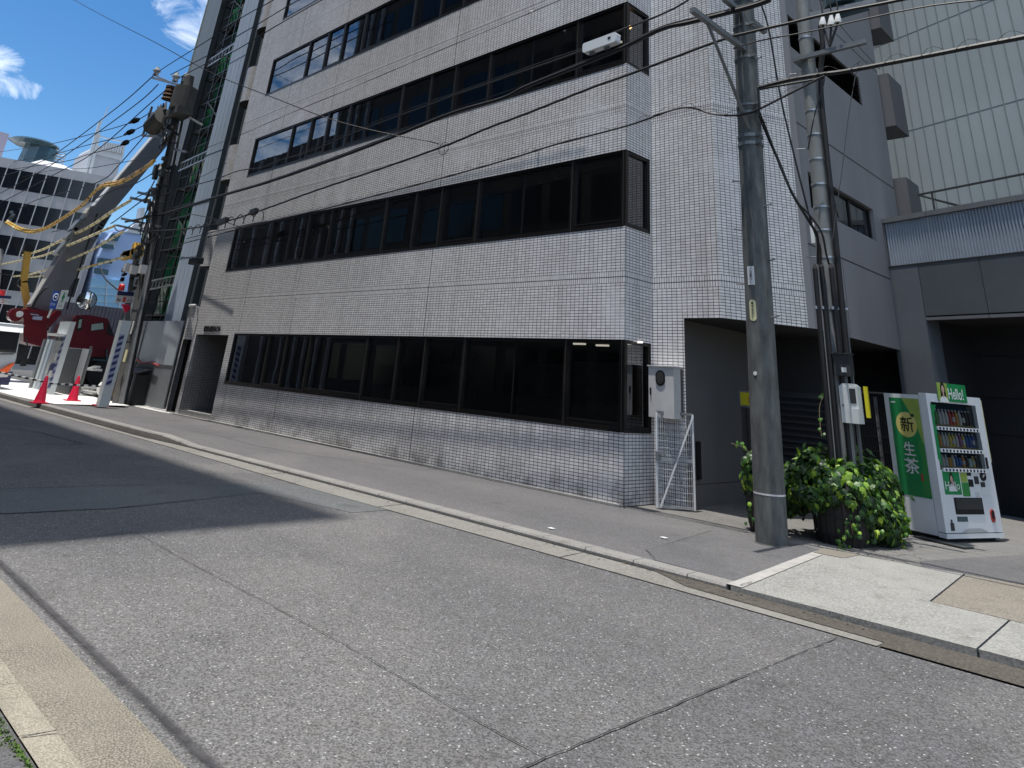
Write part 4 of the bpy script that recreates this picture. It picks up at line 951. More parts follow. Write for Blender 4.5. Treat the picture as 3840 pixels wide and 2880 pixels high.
# arm with cable terminations and a transformer at the top
A_, B_ = ony(3000, 228, 10.45), ony(3248, 146, 10.45); B_.z = A_.z = (A_.z+B_.z)/2
b = MB(); b.bar(A_, B_, .07, .07); b.box(A_.x-.12, A_.x+.10, 10.45, 10.8, A_.z-.03, A_.z+.03); b.build('crossarm', 'steel_grey', p2)
TZ = A_.z
root = ony(3112, 175, 10.40)
for (px, py, tx, ty) in ((3085, 95, 3085, 60), (3117, 95, 3117, 55), (3142, 85, 3142, 50)):
    t0 = ony(px, py, 10.40); t1 = ony(tx, ty, 10.40); b = MB(); b.tube([root, t0], .018, 8); b.build('cable_tail', 'black', p2)
    b = MB(); d = (t1-t0); b.cyl(t0, t0+d*.35, .055, .048, 14); b.cyl(t0+d*.35, t0+d, .048, .022, 14); b.build('insulator_cone', 'porcelain', p2)
    b = MB(); b.tube(catmull([t1, t1+Vector((0, 0, .22)), t1+Vector((-.05, 0, .45))], 5), .012, 6); b.build('lead_wire', 'black', p2)
tr0 = ony(3138, -30, 10.9)
b = MB(); b.cyl((tr0.x+.05, 10.95, 7.75), (tr0.x+.05, 10.95, 8.7), .30, .30, 20); b.box(tr0.x-.3, tr0.x+.42, 10.8, 11.1, 7.66, 7.75); b.build('transformer', 'teal_glass', p2)
b = MB(); b.bar((P2X+.08, P2Y, 7.62), (tr0.x+.6, 10.8, 7.62), .08, .08); b.build('transformer_bracket', 'steel_grey', p2)
# ================================================================== FENCES BEHIND THE IVY
fn = thing('louvre_fence', 'black louvred fence panel in the dark carport behind the ivy', 'fence', (-5.3, 12.6, 0))
b = MB()
for x in (-6.0, -4.98): b.box(x-.06, x+.06, 12.56, 12.64, .05, 1.80)
b.build('post', 'frame_edge', fn)
b = MB()
for k in range(16): z = .25+k*.098; b.poly([(-5.94, 12.63, z+.07), (-5.04, 12.63, z+.07), (-5.04, 12.57, z), (-5.94, 12.57, z)]); b.box(-5.94, -5.04, 12.565, 12.575, z-.004, z+.006, 1)
b.build('slat', ['rail_metal', 'frame_edge'], fn)
mf = thing('wire_fence', 'grey wire mesh fence panel behind the vending machine', 'fence', (-4.2, 12.75, 0))
b = MB()
for x in (-4.72, -4.32, -3.85): b.bar((x, 12.8, .05), (x+.0, 12.8, 1.80), .045, .04)
b.build('post', 'steel_grey', mf)
b = MB()
for k in range(46): x = -4.9+k*.028; b.bar((x, 12.77, .15), (x, 12.77, 1.88), .0035, .0035)
for k in range(9): z = .2+k*.205; b.bar((-4.9, 12.765, z), (-3.6, 12.765, z), .005, .005)
b.bar((-4.9, 12.75, 1.86), (-3.6, 12.75, 1.86), .04, .02)
b.build('mesh', 'rail_metal', mf)
ys = thing('notice_board', 'small yellow notice in a grey frame, half hidden by the thick pole', 'sign', (-5.9, 11.6, 0))
b = MB(); b.box(-6.03, -5.68, 11.60, 11.63, 1.50, 1.745); b.build('frame', 'fascia_trim', ys)
b = MB(); b.box(-6.005, -5.71, 11.592, 11.599, 1.53, 1.72); b.build('face', 'sign_yellow', ys)
b = MB(); b.box(-5.86, -5.76, 11.585, 11.591, 1.56, 1.66); b.build('red_mark', 'seal_red', ys)
b = MB(); b.box(-6.02, -5.95, 11.62, 11.68, .05, 1.5); b.box(-5.93, -5.75, 11.64, 11.66, .2, 1.48); b.build('post', 'frame_edge', ys)
# ================================================================== VENDING MACHINE
VB = Vector((-3.337, 11.938, .05)); VR = Vector((.338, .941, 0)).normalized(); VN = Vector((.941, -.338, 0)).normalized(); VW, VD, VH = 1.215, .68, 1.83
vm = thing('vending_machine', 'white drinks vending machine with a green tea poster on its side', 'vending machine', tuple(VB))
def PV(u, d, z): q = VB+VR*u+VN*d; return Vector((q.x, q.y, .05+z))     # u across the front, d out of the front
def vbox(b, u0, u1, d0, d1, z0, z1, m=0): return b.obox(PV((u0+u1)/2, (d0+d1)/2, (z0+z1)/2), VR, VN, (0, 0, 1), abs(u1-u0)/2, abs(d1-d0)/2, abs(z1-z0)/2, m)
b = MB(); vbox(b, 0, VW, -VD, -.12, .06, VH-.03); b.build('body', 'vend_white', vm)
# door leaf as a frame round the display opening
U0, U1, Z0, Z1 = .08, VW-.135, .86, 1.72
b = MB()
for q in ((0, U0, .115, VH), (U1, VW, .115, VH), (U0, U1, .115, Z0), (U0, U1, Z1, VH)): vbox(b, q[0], q[1], -.112, 0, q[2], q[3])
vbox(b, 0, VW, -.112, .006, .05, .105)
b.build('door', 'vend_white', vm)
b = MB(); vbox(b, .02, VW-.02, -.118, -.113, .06, VH-.01); vbox(b, .01, VW-.01, -.10, -.004, .105, .115); b.build('door_gap', 'joint_dark', vm)
b = MB(); vbox(b, .04, VW-.04, -VD+.03, -.1, 0, .06); b.build('plinth', 'black', vm)
b = MB(); b.poly([PV(U0, -.108, Z0), PV(U1, -.108, Z0), PV(U1, -.108, Z1), PV(U0, -.108, Z1)])
for (a, c) in (((U0, Z0), (U0, Z1)), ((U0, Z1), (U1, Z1))): pass
b.build('display_back', 'display_back', vm)
b = MB(); b.poly([PV(U0, -.005, Z0), PV(U1, -.005, Z0), PV(U1, -.005, Z1), PV(U0, -.005, Z1)]); b.build('display_glass', 'clear_glass', vm)
b = MB(); b.poly([PV(U0-.02, .003, Z0+.14), PV(U0+.05, .003, Z0+.03), PV(U0+.045, .003, 1.35), PV(U0+.02, .003, 1.5), PV(U0-.02, .003, Z1+.01)]); b.poly([PV(U0-.02, .004, Z1-.035), PV(U0+.10, .004, Z1-.035), PV(U0+.05, .004, Z1-.12), PV(U0+.02, .004, 1.45), PV(U0-.02, .004, 1.4)]); b.build('green_trim', 'green_a', vm)
b = MB(); vbox(b, U1-.075, U1-.002, -.105, -.008, Z0, Z1); b.build('display_side', 'vend_grey', vm)
palette = [(.55, .50, .48), (.50, .06, .05), (.10, .28, .08), (.60, .58, .55), (.60, .30, .05), (.05, .12, .35), (.62, .50, .10), (.05, .04, .04), (.30, .10, .22), (.45, .62, .62)]
for i, c in enumerate(palette): mat('drink_%d' % i, c, .3, var=.15, scale=20)
mat('cap_white', (.6, .6, .6), .4, var=.05)
rows = [(1.435, .21, [2, 2, 3, 3, 3, 1, 1, 4, 3, 7, 7, 7]), (1.155, .185, [2, 4, 3, 3, 6, 6, 3, 8, 6, 5, 5, 5]), (.905, .15, [8, 3, 3, 4, 3, 5, 5, 4, 7, 9, 6, 7])]
proto = {}
for ri, (zb, hh, cols) in enumerate(rows):
    s_ = MB(); vbox(s_, U0+.04, U1-.08, -.105, -.03, zb-.032, zb); s_.build('shelf', 'shelf_tan', vm)
    n_ = len(cols)
    for k, ci in enumerate(cols):
        u = U0+.09+(U1-.12-U0-.05)*k/(n_-1)*.97; r_ = .029; b = MB(); c0 = PV(u, -.065, zb)
        if ri < 2 or k % 3:
            b.cyl(c0, c0+Vector((0, 0, hh*.62)), r_, r_, 12); b.cyl(c0+Vector((0, 0, hh*.62)), c0+Vector((0, 0, hh*.85)), r_, .013, 12); b.cyl(c0+Vector((0, 0, hh*.85)), c0+Vector((0, 0, hh*.95)), .014, .014, 10, 1)
            b.cyl(c0+Vector((0, 0, hh*.2)), c0+Vector((0, 0, hh*.5)), r_+.0012, r_+.0012, 12, 1 if (k+ri) % 3 == 0 else 0, cap=False)
        else: b.cyl(c0, c0+Vector((0, 0, hh*.7)), r_, r_, 12); b.cyl(c0+Vector((0, 0, hh*.7)), c0+Vector((0, 0, hh*.72)), r_*.9, r_*.9, 12, 1)
        b.build('drink_bottle', ['drink_%d' % ci, 'cap_white'], vm)
for zb in (1.385, 1.105, .865):
    b = MB(); vbox(b, U0+.045, U1-.02, -.02, .022, zb-.022, zb+.024); bt = b.build('button_strip', 'vend_white', vm)
    b = MB()
    for k in range(12): c0 = PV(U0+.09+k*.0745, .0225, zb); b.cyl(c0, c0+VN*.006, .016, .016, 12)
    b.build('button', 'black', bt)
# poster panel, coin parts, outlet
def vrect(b, u0, u1, z0, z1, d=.002, m=0): return vbox(b, u0, u1, 0, d, z0, z1, m)
def woman(pf, cu, cz, s_, par):
    """small figure of a person printed on a poster: hair, face, shoulders"""
    ell = lambda cx, cz_, a, c_, n_=16: [(cx+a*math.cos(2*math.pi*i/n_), cz_+c_*math.sin(2*math.pi*i/n_)) for i in range(n_)]
    def flat(nm, pts, d, m_): q = MB(); q.poly([pf(x, z, d) for x, z in pts]); q.build(nm, m_, par)
    flat('printed_hair', [(cu-.24*s_, cz-.35*s_), (cu-.20*s_, cz+.25*s_), (cu-.08*s_, cz+.46*s_), (cu+.08*s_, cz+.46*s_), (cu+.2*s_, cz+.25*s_), (cu+.24*s_, cz-.35*s_)], .0012, 'hair')
    flat('printed_shirt', [(cu-.42*s_, cz-.62*s_), (cu-.30*s_, cz-.38*s_), (cu-.08*s_, cz-.28*s_), (cu+.08*s_, cz-.28*s_), (cu+.30*s_, cz-.38*s_), (cu+.42*s_, cz-.62*s_)], .0016, 'paper_white')
    flat('printed_face', ell(cu, cz+.08*s_, .125*s_, .21*s_), .002, 'skin'); flat('printed_neck', [(cu-.06*s_, cz-.34*s_), (cu+.06*s_, cz-.34*s_), (cu+.05*s_, cz-.1*s_), (cu-.05*s_, cz-.1*s_)], .0018, 'skin')
b = MB(); vrect(b, .10, .455, .565, .855); po = b.build('poster', 'green_a', vm)
pf = lambda u, z, d: PV(u, .002+d, z)
woman(pf, .275, .735, .21, po)
text('poster_writing', 'Hello', PV(.125, .003, .625), VR, (0, 0, 1), .30, .10, 'paper_white', po, .0006)
b = MB(); vrect(b, .475, .62, .72, .835); b.build('product_card', 'green_light', vm)
b = MB(); vrect(b, .475, .635, .545, .715); b.build('product_card', 'green_b', vm)
for (u0, u1, z0, z1, m_) in ((.62, .71, .80, .845, 'black'), (.63, .73, .665, .755, 'black'), (.765, .86, .70, .795, 'rail_metal'), (.89, .985, .665, .725, 'rail_metal'), (.885, .985, .615, .655, 'paper_white'), (.89, 1.0, .565, .60, 'paper_white'), (.745, .835, .54, .60, 'cap_white')):
    b = MB(); vrect(b, u0, u1, z0, z1, .006); b.build('coin_panel', m_, vm)
b = MB(); c0 = PV(.965, 0, .80); b.cyl(c0, c0+VN*.02, .062, .055, 24); q = b.build('coin_slot', 'black', vm); b = MB(); b.obox(PV(.955, .022, .80), (VR+Vector((0, 0, .7))).normalized(), (Vector((0, 0, 1))-VR*.7).normalized(), VN, .03, .008, .003); b.build('coin_lever', 'galv', q)
b = MB(); c0 = PV(1.10, 0, .97); vbox(b, 1.09, 1.13, 0, .01, .90, 1.04); b.build('lock_slot', 'black', vm)
b = MB(); vbox(b, .26, .865, -.0, .004, .33, .53); q = b.build('outlet', 'black', vm)
b = MB(); vbox(b, .29, .84, .004, .008, .39, .52); b.build('outlet_flap', 'rail_metal', q)
b = MB(); vbox(b, .27, .49, 0, .003, .245, .305); b.build('sticker', 'teal_glass', vm)
b = MB(); b.prism([PV(1.035+.045*math.cos(t), .0, .315+.05*math.sin(t)+(.03 if math.sin(t) > 0 else -.03)) for t in [2*math.pi*k/20 for k in range(20)]], VN*.012); b.build('coin_return', 'seal_red', vm)
b = MB(); b.prism([PV(1.035+.03*math.cos(t), .012, .325+.035*math.sin(t)+(.02 if math.sin(t) > 0 else -.02)) for t in [2*math.pi*k/20 for k in range(20)]], VN*.003); b.build('coin_cup', 'black', vm)
b = MB(); vbox(b, .11, .19, 0, .002, .14, .23); vbox(b, .128, .165, 0, .002, .23, .27); b.build('bottle_mark', 'rail_metal', vm)
b = MB(); b.poly([PV(.30, .008, .115), PV(.90, .008, .115), PV(.78, .008, .155), PV(.72, .008, .165), PV(.48, .008, .165), PV(.42, .008, .155)]); b.build('kick_scoop', 'vend_grey', vm)
b = MB(); vbox(b, VW+.002, VW+.05, -.10, -.02, .98, 1.80); b.build('side_sign', 'label_yellow', vm)
b = MB(); vbox(b, VW+.055, VW+.10, -.12, -.06, 1.05, 1.81); b.build('side_sign', 'rail_metal', vm)
# topper
b = MB(); vbox(b, .24, .88, .012, .020, VH-.085, VH+.155); tp = b.build('topper_sign', 'green_a', vm)
b = MB(); vbox(b, .24, .46, .0201, .0206, VH-.085, VH+.155); b.build('topper_pale', 'green_light', tp)
woman(lambda u, z, d: PV(u, .021+d, z), .36, VH+.05, .25, tp)
text('topper_writing', 'Hello!', PV(.47, .0205, VH-.055), VR, (0, 0, 1), .33, .15, 'paper_white', tp, .0008, .01)
# green side poster facing the street
SD = -VN; SN = -VR                       # along the side away from the front, and out of the side
def PP(a, z, d=.0): q = VB+SD*a+SN*d; return Vector((q.x, q.y, .05+z))     # a: distance back from the front corner
def side(nm, pts, d, m_, par): q = MB(); q.poly([PP(a, z, d) for a, z in pts]); return q.build(nm, m_, par)
b = MB(); 
# poster spans from a=.17 (near the front) to a=.60, z .52 .. 1.75
a0, a1, y0, y1 = .125, .60, .49, 1.745
sp = MB(); sp.prism([PP(a1, y0, .002), PP(a0, y0, .002), PP(a0, y1, .002), PP(a1, y1, .002)], SN*.002); sp = sp.build('side_poster', 'green_a', vm)
side('poster_sweep', [(a0+.0, y1), (a0+.27, y1), (a0+.18, y1-.15), (a0+.10, y1-.30), (a0+.04, y1-.50), (a0+.0, y1-.62)], .0050, 'green_light', sp)
side('poster_sweep', [(a0, y1-.60), (a0+.05, y1-.50), (a0+.10, y1-.62), (a0+.06, y1-.80), (a0+.12, y1-1.0), (a0+.10, y1-1.22), (a0, y1-1.22)], .0052, 'green_b', sp)
side('poster_disc', [(.365+.165*math.cos(t), 1.395+.165*math.sin(t)) for t in [2*math.pi*k/40 for k in range(40)]], .0055, 'yellow_disc', sp)
side('poster_leaf', [(.27, 1.50), (.30, 1.545), (.255, 1.535), (.225, 1.545), (.235, 1.50)], .0066, 'ink', sp)
R2 = VN                                     # reading direction of the poster: towards the front edge
text('poster_writing', '新', PP(.46, 1.30, .006), R2, (0, 0, 1), .21, .20, 'ink', sp, .0006, .008)
text('poster_writing', '生', PP(.455, .995, .006), R2, (0, 0, 1), .175, .175, 'paper_white', sp, .0006, .012)
text('poster_writing', '茶', PP(.475, .765, .006), R2, (0, 0, 1), .225, .20, 'paper_white', sp, .0006, .012)
side('poster_seal', [(.245, .69), (.215, .69), (.215, .78), (.245, .78)], .006, 'seal_red', sp)
side('poster_mark', [(.575, 1.675), (.50, 1.675), (.50, 1.695), (.575, 1.695)], .006, 'paper_white', sp)
side('poster_corner', [(a1+.001, y1+.001), (a1-.0, y1-.0), (a1-.0, y1)], .0051, 'green_light', sp)
b = MB(); b.obox(PP(.02, 0, .06)+Vector((0, 0, .012)), R2, SN, (0, 0, 1), .35, .10, .008); single('dark_sheet', b, 'rail_metal', 'flat dark sheet lying on the pavers under the vending machine front', 'metal plate')  # thin dark sheet at the front corner of the machine
# ================================================================== PLANTERS AND IVY
def tub(x, y, r, h, label):
    t = thing('planter_tub', label, 'planter', (x, y, .046)); b = MB(); n_ = 22
    prof = [(0, .86), (.25, .97), (.55, 1.0), (.85, .98), (1, .93)]
    for k in range(n_):
        t0, t1 = 2*math.pi*(k+.04)/n_, 2*math.pi*(k+.96)/n_
        for (ha, ra), (hb, rb) in zip(prof[:-1], prof[1:]):
            b.poly([(x+r*ra*math.cos(t0), y+r*ra*math.sin(t0), .046+h*ha), (x+r*ra*math.cos(t1), y+r*ra*math.sin(t1), .046+h*ha), (x+r*rb*math.cos(t1), y+r*rb*math.sin(t1), .046+h*hb), (x+r*rb*math.cos(t0), y+r*rb*math.sin(t0), .046+h*hb)])
    b.cyl((x, y, .05), (x, y, .046+h*.98), r*.84, r*.90, 22, 1); b.build('staves', ['planter_wood', 'soil'], t)
    for hz, rz in ((.22, .975), (.62, 1.012), (.9, .985)):
        b = MB(); b.cyl((x, y, .046+h*hz-.012), (x, y, .046+h*hz+.012), r*rz, r*rz, 26, cap=False); b.build('hoop', 'hoop', t)
    return t
tub(-4.08, 10.36, .34, .50, 'wooden barrel tub under the ivy, just right of the thick pole')
tub(-4.05, 11.25, .31, .52, 'wooden barrel tub mostly hidden by ivy next to the vending machine')
tub(-4.93, 10.02, .22, .46, 'smaller wooden tub peeking out left of the thick pole')
m, n, l, bb = nodes('ivy_leaf')
at = n.new('ShaderNodeVertexColor'); at.layer_name = 'tone'
l.new(at.outputs[0], bb.inputs['Base Color']); bb.inputs['Roughness'].default_value = .42; bb.inputs['Specular IOR Level'].default_value = .4
tl = n.new('ShaderNodeBsdfTranslucent'); hv = n.new('ShaderNodeHueSaturation'); hv.inputs['Value'].default_value = 1.5; hv.inputs['Saturation'].default_value = 1.15; l.new(at.outputs[0], hv.inputs['Color']); l.new(hv.outputs[0], tl.inputs[0])
ms = n.new('ShaderNodeMixShader'); ms.inputs[0].default_value = .24; l.new(bb.outputs[0], ms.inputs[1]); l.new(tl.outputs[0], ms.inputs[2]); l.new(ms.outputs[0], n['Material Output'].inputs[0])
mat('ivy_stem', (.10, .08, .04), .8, var=.3)
def leafmesh(spots, name, parent):
    V, F, Cc = [], [], []
    shape = [(0, -.42), (.30, -.50), (.50, -.12), (.33, .02), (.40, .28), (.14, .22), (0, .62), (-.14, .22), (-.40, .28), (-.33, .02), (-.50, -.12), (-.30, -.50)]
    for (p, nrm, size, col, droop) in spots:
        nrm = nrm.normalized(); dn = Vector((0, 0, -1)); tip = (dn-nrm*dn.dot(nrm)); tip = tip.normalized() if tip.length > .05 else Vector((random.uniform(-1, 1), random.uniform(-1, 1), 0)).normalized()
        tip = (tip+Vector((random.gauss(0, .4), random.gauss(0, .4), random.gauss(0, .2)))); tip = (tip-nrm*tip.dot(nrm)).normalized(); sd = nrm.cross(tip)
        b0 = len(V); V.append(p+nrm*size*.05)
        for (sx, sy) in shape: V.append(p+sd*sx*size+tip*sy*size-nrm*(abs(sx)*.35+max(0, sy)*droop)*size)
        k = len(shape)
        for i in range(k): F.append((b0, b0+1+i, b0+1+(i+1) % k))
        Cc += [col]*(k+1)
    me = bpy.data.meshes.new(name); me.from_pydata([tuple(v) for v in V], [], F); ca = me.color_attributes.new('tone', 'FLOAT_COLOR', 'POINT')
    ca.data.foreach_set('color', [c for q in Cc for c in (*q, 1)]); me.materials.append(MATS['ivy_leaf']); me.update()
    o = bpy.data.objects.new(name, me); COL.objects.link(o); o.parent = parent; o.matrix_parent_inverse = Matrix.Translation(-Vector(parent['base'])); return o
def leafcol():
    t = random.random()
    if t < .52: c = (.022, .056, .016)
    elif t < .82: c = (.055, .13, .022)
    elif t < .97: c = (.17, .29, .03)
    else: c = (.30, .42, .06)
    k = random.uniform(.75, 1.25); return tuple(min(1, x*k) for x in c)
ivy = thing('ivy_plant', 'dense green ivy spilling over the barrel tubs between the thick pole and the vending machine', 'plant', (-4.0, 10.8, .5), 'ivy over the tubs')
blobs = [((-4.12, 10.36, .64), (.40, .36, .30)), ((-4.36, 10.42, .70), (.28, .30, .27)), ((-4.15, 10.95, .68), (.44, .46, .36)), ((-3.98, 11.05, .58), (.36, .36, .36)), ((-3.84, 10.90, .42), (.26, .36, .34)), ((-4.38, 10.75, .74), (.34, .36, .30)), ((-3.84, 10.52, .42), (.22, .26, .24)), ((-3.78, 11.15, .40), (.20, .22, .32)), ((-3.72, 10.82, .28), (.19, .28, .24)), ((-3.80, 10.60, .24), (.18, .22, .16)), ((-4.55, 10.25, .60), (.26, .26, .26)), ((-4.30, 10.08, .52), (.26, .16, .16)), ((-4.75, 10.35, .45), (.22, .22, .26))]
spots = []
def inside(p, skip):
    for i, (c, r) in enumerate(blobs):
        if i != skip and sum(((p[k]-c[k])/r[k])**2 for k in range(3)) < .72: return True
    return False
for i, (c, r) in enumerate(blobs):
    for _ in range(int(820*(r[0]*r[1]+r[1]*r[2])/.3)):
        u = Vector((random.gauss(0, 1), random.gauss(0, 1), random.gauss(0, 1))).normalized()
        if u.z < -.75: continue
        lump = 1+.16*math.sin(5*u.x+3*i)*math.cos(6*u.y+2*i)+random.gauss(0, .10)+(random.random() < .06)*random.uniform(.05, .3)
        p = Vector([c[k]+r[k]*u[k]*lump for k in range(3)])
        if p.z < .08 or inside(p, i): continue
        nn = Vector([u[k]/r[k] for k in range(3)]).normalized()+Vector((random.gauss(0, .5), random.gauss(0, .5), random.gauss(.2, .45)))
        spots.append((p, nn, random.uniform(.05, .135), leafcol(), random.uniform(.1, .35)))
leafmesh(spots, 'leaves', ivy)
# hanging strands
def strand(pts, nl, size, par, spread=.03):
    P_ = catmull(pts, 8); b = MB(); b.tube(P_, .004, 4); b.build('stem', 'ivy_stem', par); sp_ = []
    for k in range(nl):
        p = P_[int(random.random()*(len(P_)-1))]; sp_.append((p+Vector((random.gauss(0, spread), random.gauss(0, spread), random.gauss(0, spread))), Vector((random.uniform(-.6, .4), -1, random.uniform(.1, .9))), random.uniform(.7, 1.15)*size, tuple(x*1.5 for x in leafcol()), .25))
    leafmesh(sp_, 'leaves', par)
strand([(-3.90, 10.15, .45), (-3.92, 10.05, .25), (-3.93, 9.98, .10), (-3.95, 9.86, .06)], 26, .06, ivy, .035)
strand([(-3.75, 10.45, .45), (-3.70, 10.35, .3), (-3.68, 10.30, .14)], 30, .062, ivy, .05)
strand([(-3.58, 10.9, .45), (-3.55, 10.82, .3), (-3.53, 10.80, .12)], 34, .062, ivy, .06)
strand([(-3.9, 10.15, .5), (-3.86, 10.08, .32), (-3.84, 10.06, .2)], 30, .06, ivy, .05)
strand([(-4.3, 10.6, .95), (-4.32, 10.5, 1.08), (-4.28, 10.42, 1.13)], 12, .06, ivy, .03)
strand([(-4.62, 11.3, 1.2), (-4.85, 11.9, 1.6), (-4.9, 12.4, 1.85)], 9, .06, ivy, .03)
ivl = thing('ivy_plant', 'small sprig of ivy growing up left of the thick pole', 'plant', (-4.95, 10.0, .5), 'ivy over the tubs')
sp_ = []
for _ in range(420):
    u = Vector((random.gauss(0, 1), random.gauss(0, 1), random.gauss(0, 1))).normalized(); p = Vector((-4.97, 10.0, .68))+Vector((u.x*.25, u.y*.2, u.z*.30))*random.uniform(.8, 1.1)
    sp_.append((p, u+Vector((random.gauss(0, .4), -.3, .3)), random.uniform(.06, .105), leafcol(), .25))
leafmesh(sp_, 'leaves', ivl)
strand([(-5.0, 9.95, .9), (-5.15, 9.95, 1.0), (-5.33, 9.95, 1.04)], 10, .06, ivl, .02)
strand([(-4.98, 9.86, .5), (-5.02, 9.82, .3), (-5.0, 9.8, .12)], 26, .055, ivl, .03)

b = MB()
for k in range(420):
    t = random.random()
    if t < .45: x, y, z = -3.9+random.gauss(0, .45), 9.95+random.gauss(0, .28), .0485
    elif t < .75: x = random.uniform(-14, -2.5); y = KY(x)-.04-abs(random.gauss(0, .05)); z = .0135
    else: x = random.uniform(-18, -4.7); y = YF-.07-abs(random.gauss(0, .10)); z = .0495
    if t < .45 and y < 9.68: continue
    a = random.uniform(0, 6.28); w = random.uniform(.006, .022); c_, s_ = math.cos(a), math.sin(a); hgt = random.uniform(.001, .008)
    b.poly([(x-c_*w, y-s_*w, z), (x+s_*w*.5, y-c_*w*.5, z+hgt), (x+c_*w, y+s_*w, z+.002), (x-s_*w*.5, y+c_*w*.5, z+hgt*.6)], 0 if random.random() < .7 else 1)
mat('dry_leaf', (.16, .10, .04), .8, var=.5, scale=30); mat('grit', (.06, .055, .045), .9, var=.5, scale=30)
stuff('leaf_litter', b, ['grit', 'dry_leaf'], 'scattered grit and dry leaf scraps along the kerb and under the ivy', 'litter')
# ================================================================== LEFT: SHEETED TOWER UNDER CONSTRUCTION
tw = thing('tower_block', 'tall tower wrapped in pale blue sheeting with a dark scaffold opening', 'building', (-29, 10.2, 0))
TY = 10.2; TH_ = 34
def panel(b, x0, x1, z0, z1, y=TY, m=0): b.poly([(x0, y, z0), (x1, y, z0), (x1, y, z1), (x0, y, z1)], m)
b = MB(); panel(b, -27.40, -25.93, 2.72, TH_)
for z in (5.0, 7.0, 9.0, 13, 17, 21): b.box(-27.4, -25.93, TY-.01, TY+.005, z-.012, z+.012)
for x in (-27.0, -26.65, -26.3): b.box(x-.008, x+.008, TY-.008, TY+.004, 2.72, TH_)
b.build('sheeting', 'sheet_blue', tw)
b = MB(); panel(b, -31.95, -30.2, 9.0, TH_); b.poly([(-31.95, TY, 0), (-31.95, TY+8, 0), (-31.95, TY+8, TH_), (-31.95, TY, TH_)]); panel(b, -31.6, -30.9, 0, 9); b.build('sheeting', 'sheet_grey', tw)
b = MB(); b.poly([(-25.93, TY, 0), (-25.93, TY+9, 0), (-25.93, TY+9, TH_), (-25.93, TY, TH_)]); b.build('side_sheeting', 'sheet_side', tw)
b = MB(); b.cyl((-25.5, 10.6, 0), (-25.5, 10.6, TH_), .09, .09, 10); b.cyl((-25.75, 10.35, 2.6), (-25.75, 10.35, TH_), .05, .05, 8); b.build('downpipe', 'sheet_side', tw)
b = MB(); b.cyl((-31.98, TY, 5), (-31.98, TY, TH_), .05, .05, 8); b.build('edge_pipe', 'net_pale', tw)
b = MB(); b.poly([(-31.9, 13.2, 0), (-25.95, 13.2, 0), (-25.95, 13.2, TH_), (-31.9, 13.2, TH_)]); b.box(-27.42, -27.36, TY+.02, 13.2, 2.7, TH_)
b.build('core_wall', 'core_dark', tw)
sc = thing('scaffolding', 'dark pipe scaffolding with green netting inside the opening of the sheeted tower', 'scaffolding', (-28.8, 10.9, 2.7))
b = MB()
for y in (10.45, 11.6):
    for x in (-30.2, -29.3, -28.4, -27.5): b.bar((x, y, 2.7), (x, y, TH_-2), .06)
    for k in range(24):
        z = 3.0+k*1.25; b.bar((-30.3, y, z), (-27.4, y, z), .05); b.bar((-30.3, y, z+.5), (-27.4, y, z+.5), .035)
for k in range(24):
    z = 3.0+k*1.25
    for x in (-30.2, -29.3, -28.4, -27.5): b.bar((x, 10.45, z), (x, 11.6, z), .05)
    if k % 2: b.bar((-30.2, 10.44, z), (-28.4, 10.44, z+1.25), .035)
    else: b.bar((-27.5, 10.44, z), (-29.3, 10.44, z+1.25), .035)
    for j in range(4):
        x = -30.1+random.random()*2.5; b.bar((x, 10.5+random.random(), z+random.random()*.8), (x+random.uniform(-.6, .6), 10.6+random.random(), z+random.random()*1.2), .03+.03*random.random())
b.build('pipe', 'scaf_pipe', sc)
b = MB()
for k in range(12): z = 3.02+k*2.5; b.box(-30.2, -27.5, 10.6, 11.5, z, z+.05)
b.build('plank', 'scaf_plank', sc)
b = MB()
for k in range(24):
    for j in range(3):
        if random.random() < .8:
            x = -30.1+j*.9; z = 3.1+k*1.25; dx = random.uniform(.7, .9); n_ = 5
            for i in range(n_): b.poly([(x+dx*i/n_, 10.75+.06*(i % 2), z), (x+dx*(i+1)/n_, 10.75+.06*((i+1) % 2), z), (x+dx*(i+1)/n_+.05, 10.75+.06*((i+1) % 2), z+random.uniform(.9, 1.2)), (x+dx*i/n_+.05, 10.75+.06*(i % 2), z+1.1)], 0 if random.random() < .7 else 1)
b.build('netting', ['net_green', 'net_pale'], sc)
for zz in (3.95, 8.8, 13.6, 18.5):
    b = MB(); b.bar((-30.25, 10.32, zz), (-27.4, 10.32, zz+.12), .05); b.bar((-30.25, 10.32, zz+.33), (-27.4, 10.32, zz+.45), .05)
    for k in range(9): x = -30.1+k*.33; b.bar((x, 10.32, zz+.02*k*.3), (x+.05, 10.32, zz+.4), .035)
    b.build('lattice_beam', 'galv', sc)
hd = thing('site_hoarding', 'tall pale steel hoarding along the pavement left of the tiled building', 'fence', (-28, 9.95, 0))
b = MB(); b.box(-30.2, -28.16, 9.93, 9.97, 1.35, 2.74); b.box(-28.13, -25.0, 9.93, 9.97, 1.35, 2.74); b.build('upper_sheet', 'hoarding', hd)
b = MB(); b.box(-29.6, -25.0, 9.95, 9.99, .05, 1.35); b.build('lower_sheet', 'hoarding_low', hd)
for x, y_ in ((-28.6, .05), (-28.15, .05)):
    b = MB(); b.bar((x, 9.90, .05), (x, 9.90, 2.7), .04); b.build('post', 'steel_grey', hd)
b = MB(); b.tube(catmull([(-29.4, 9.88, 1.15), (-28.3, 9.88, 1.42), (-27.5, 9.88, 1.33), (-26.8, 9.88, 1.38), (-26.0, 9.88, 1.30)], 5), .02, 6); single('hoarding_cable', b, 'seal_red', 'thin dark red cable strung along the hoarding', 'cable')
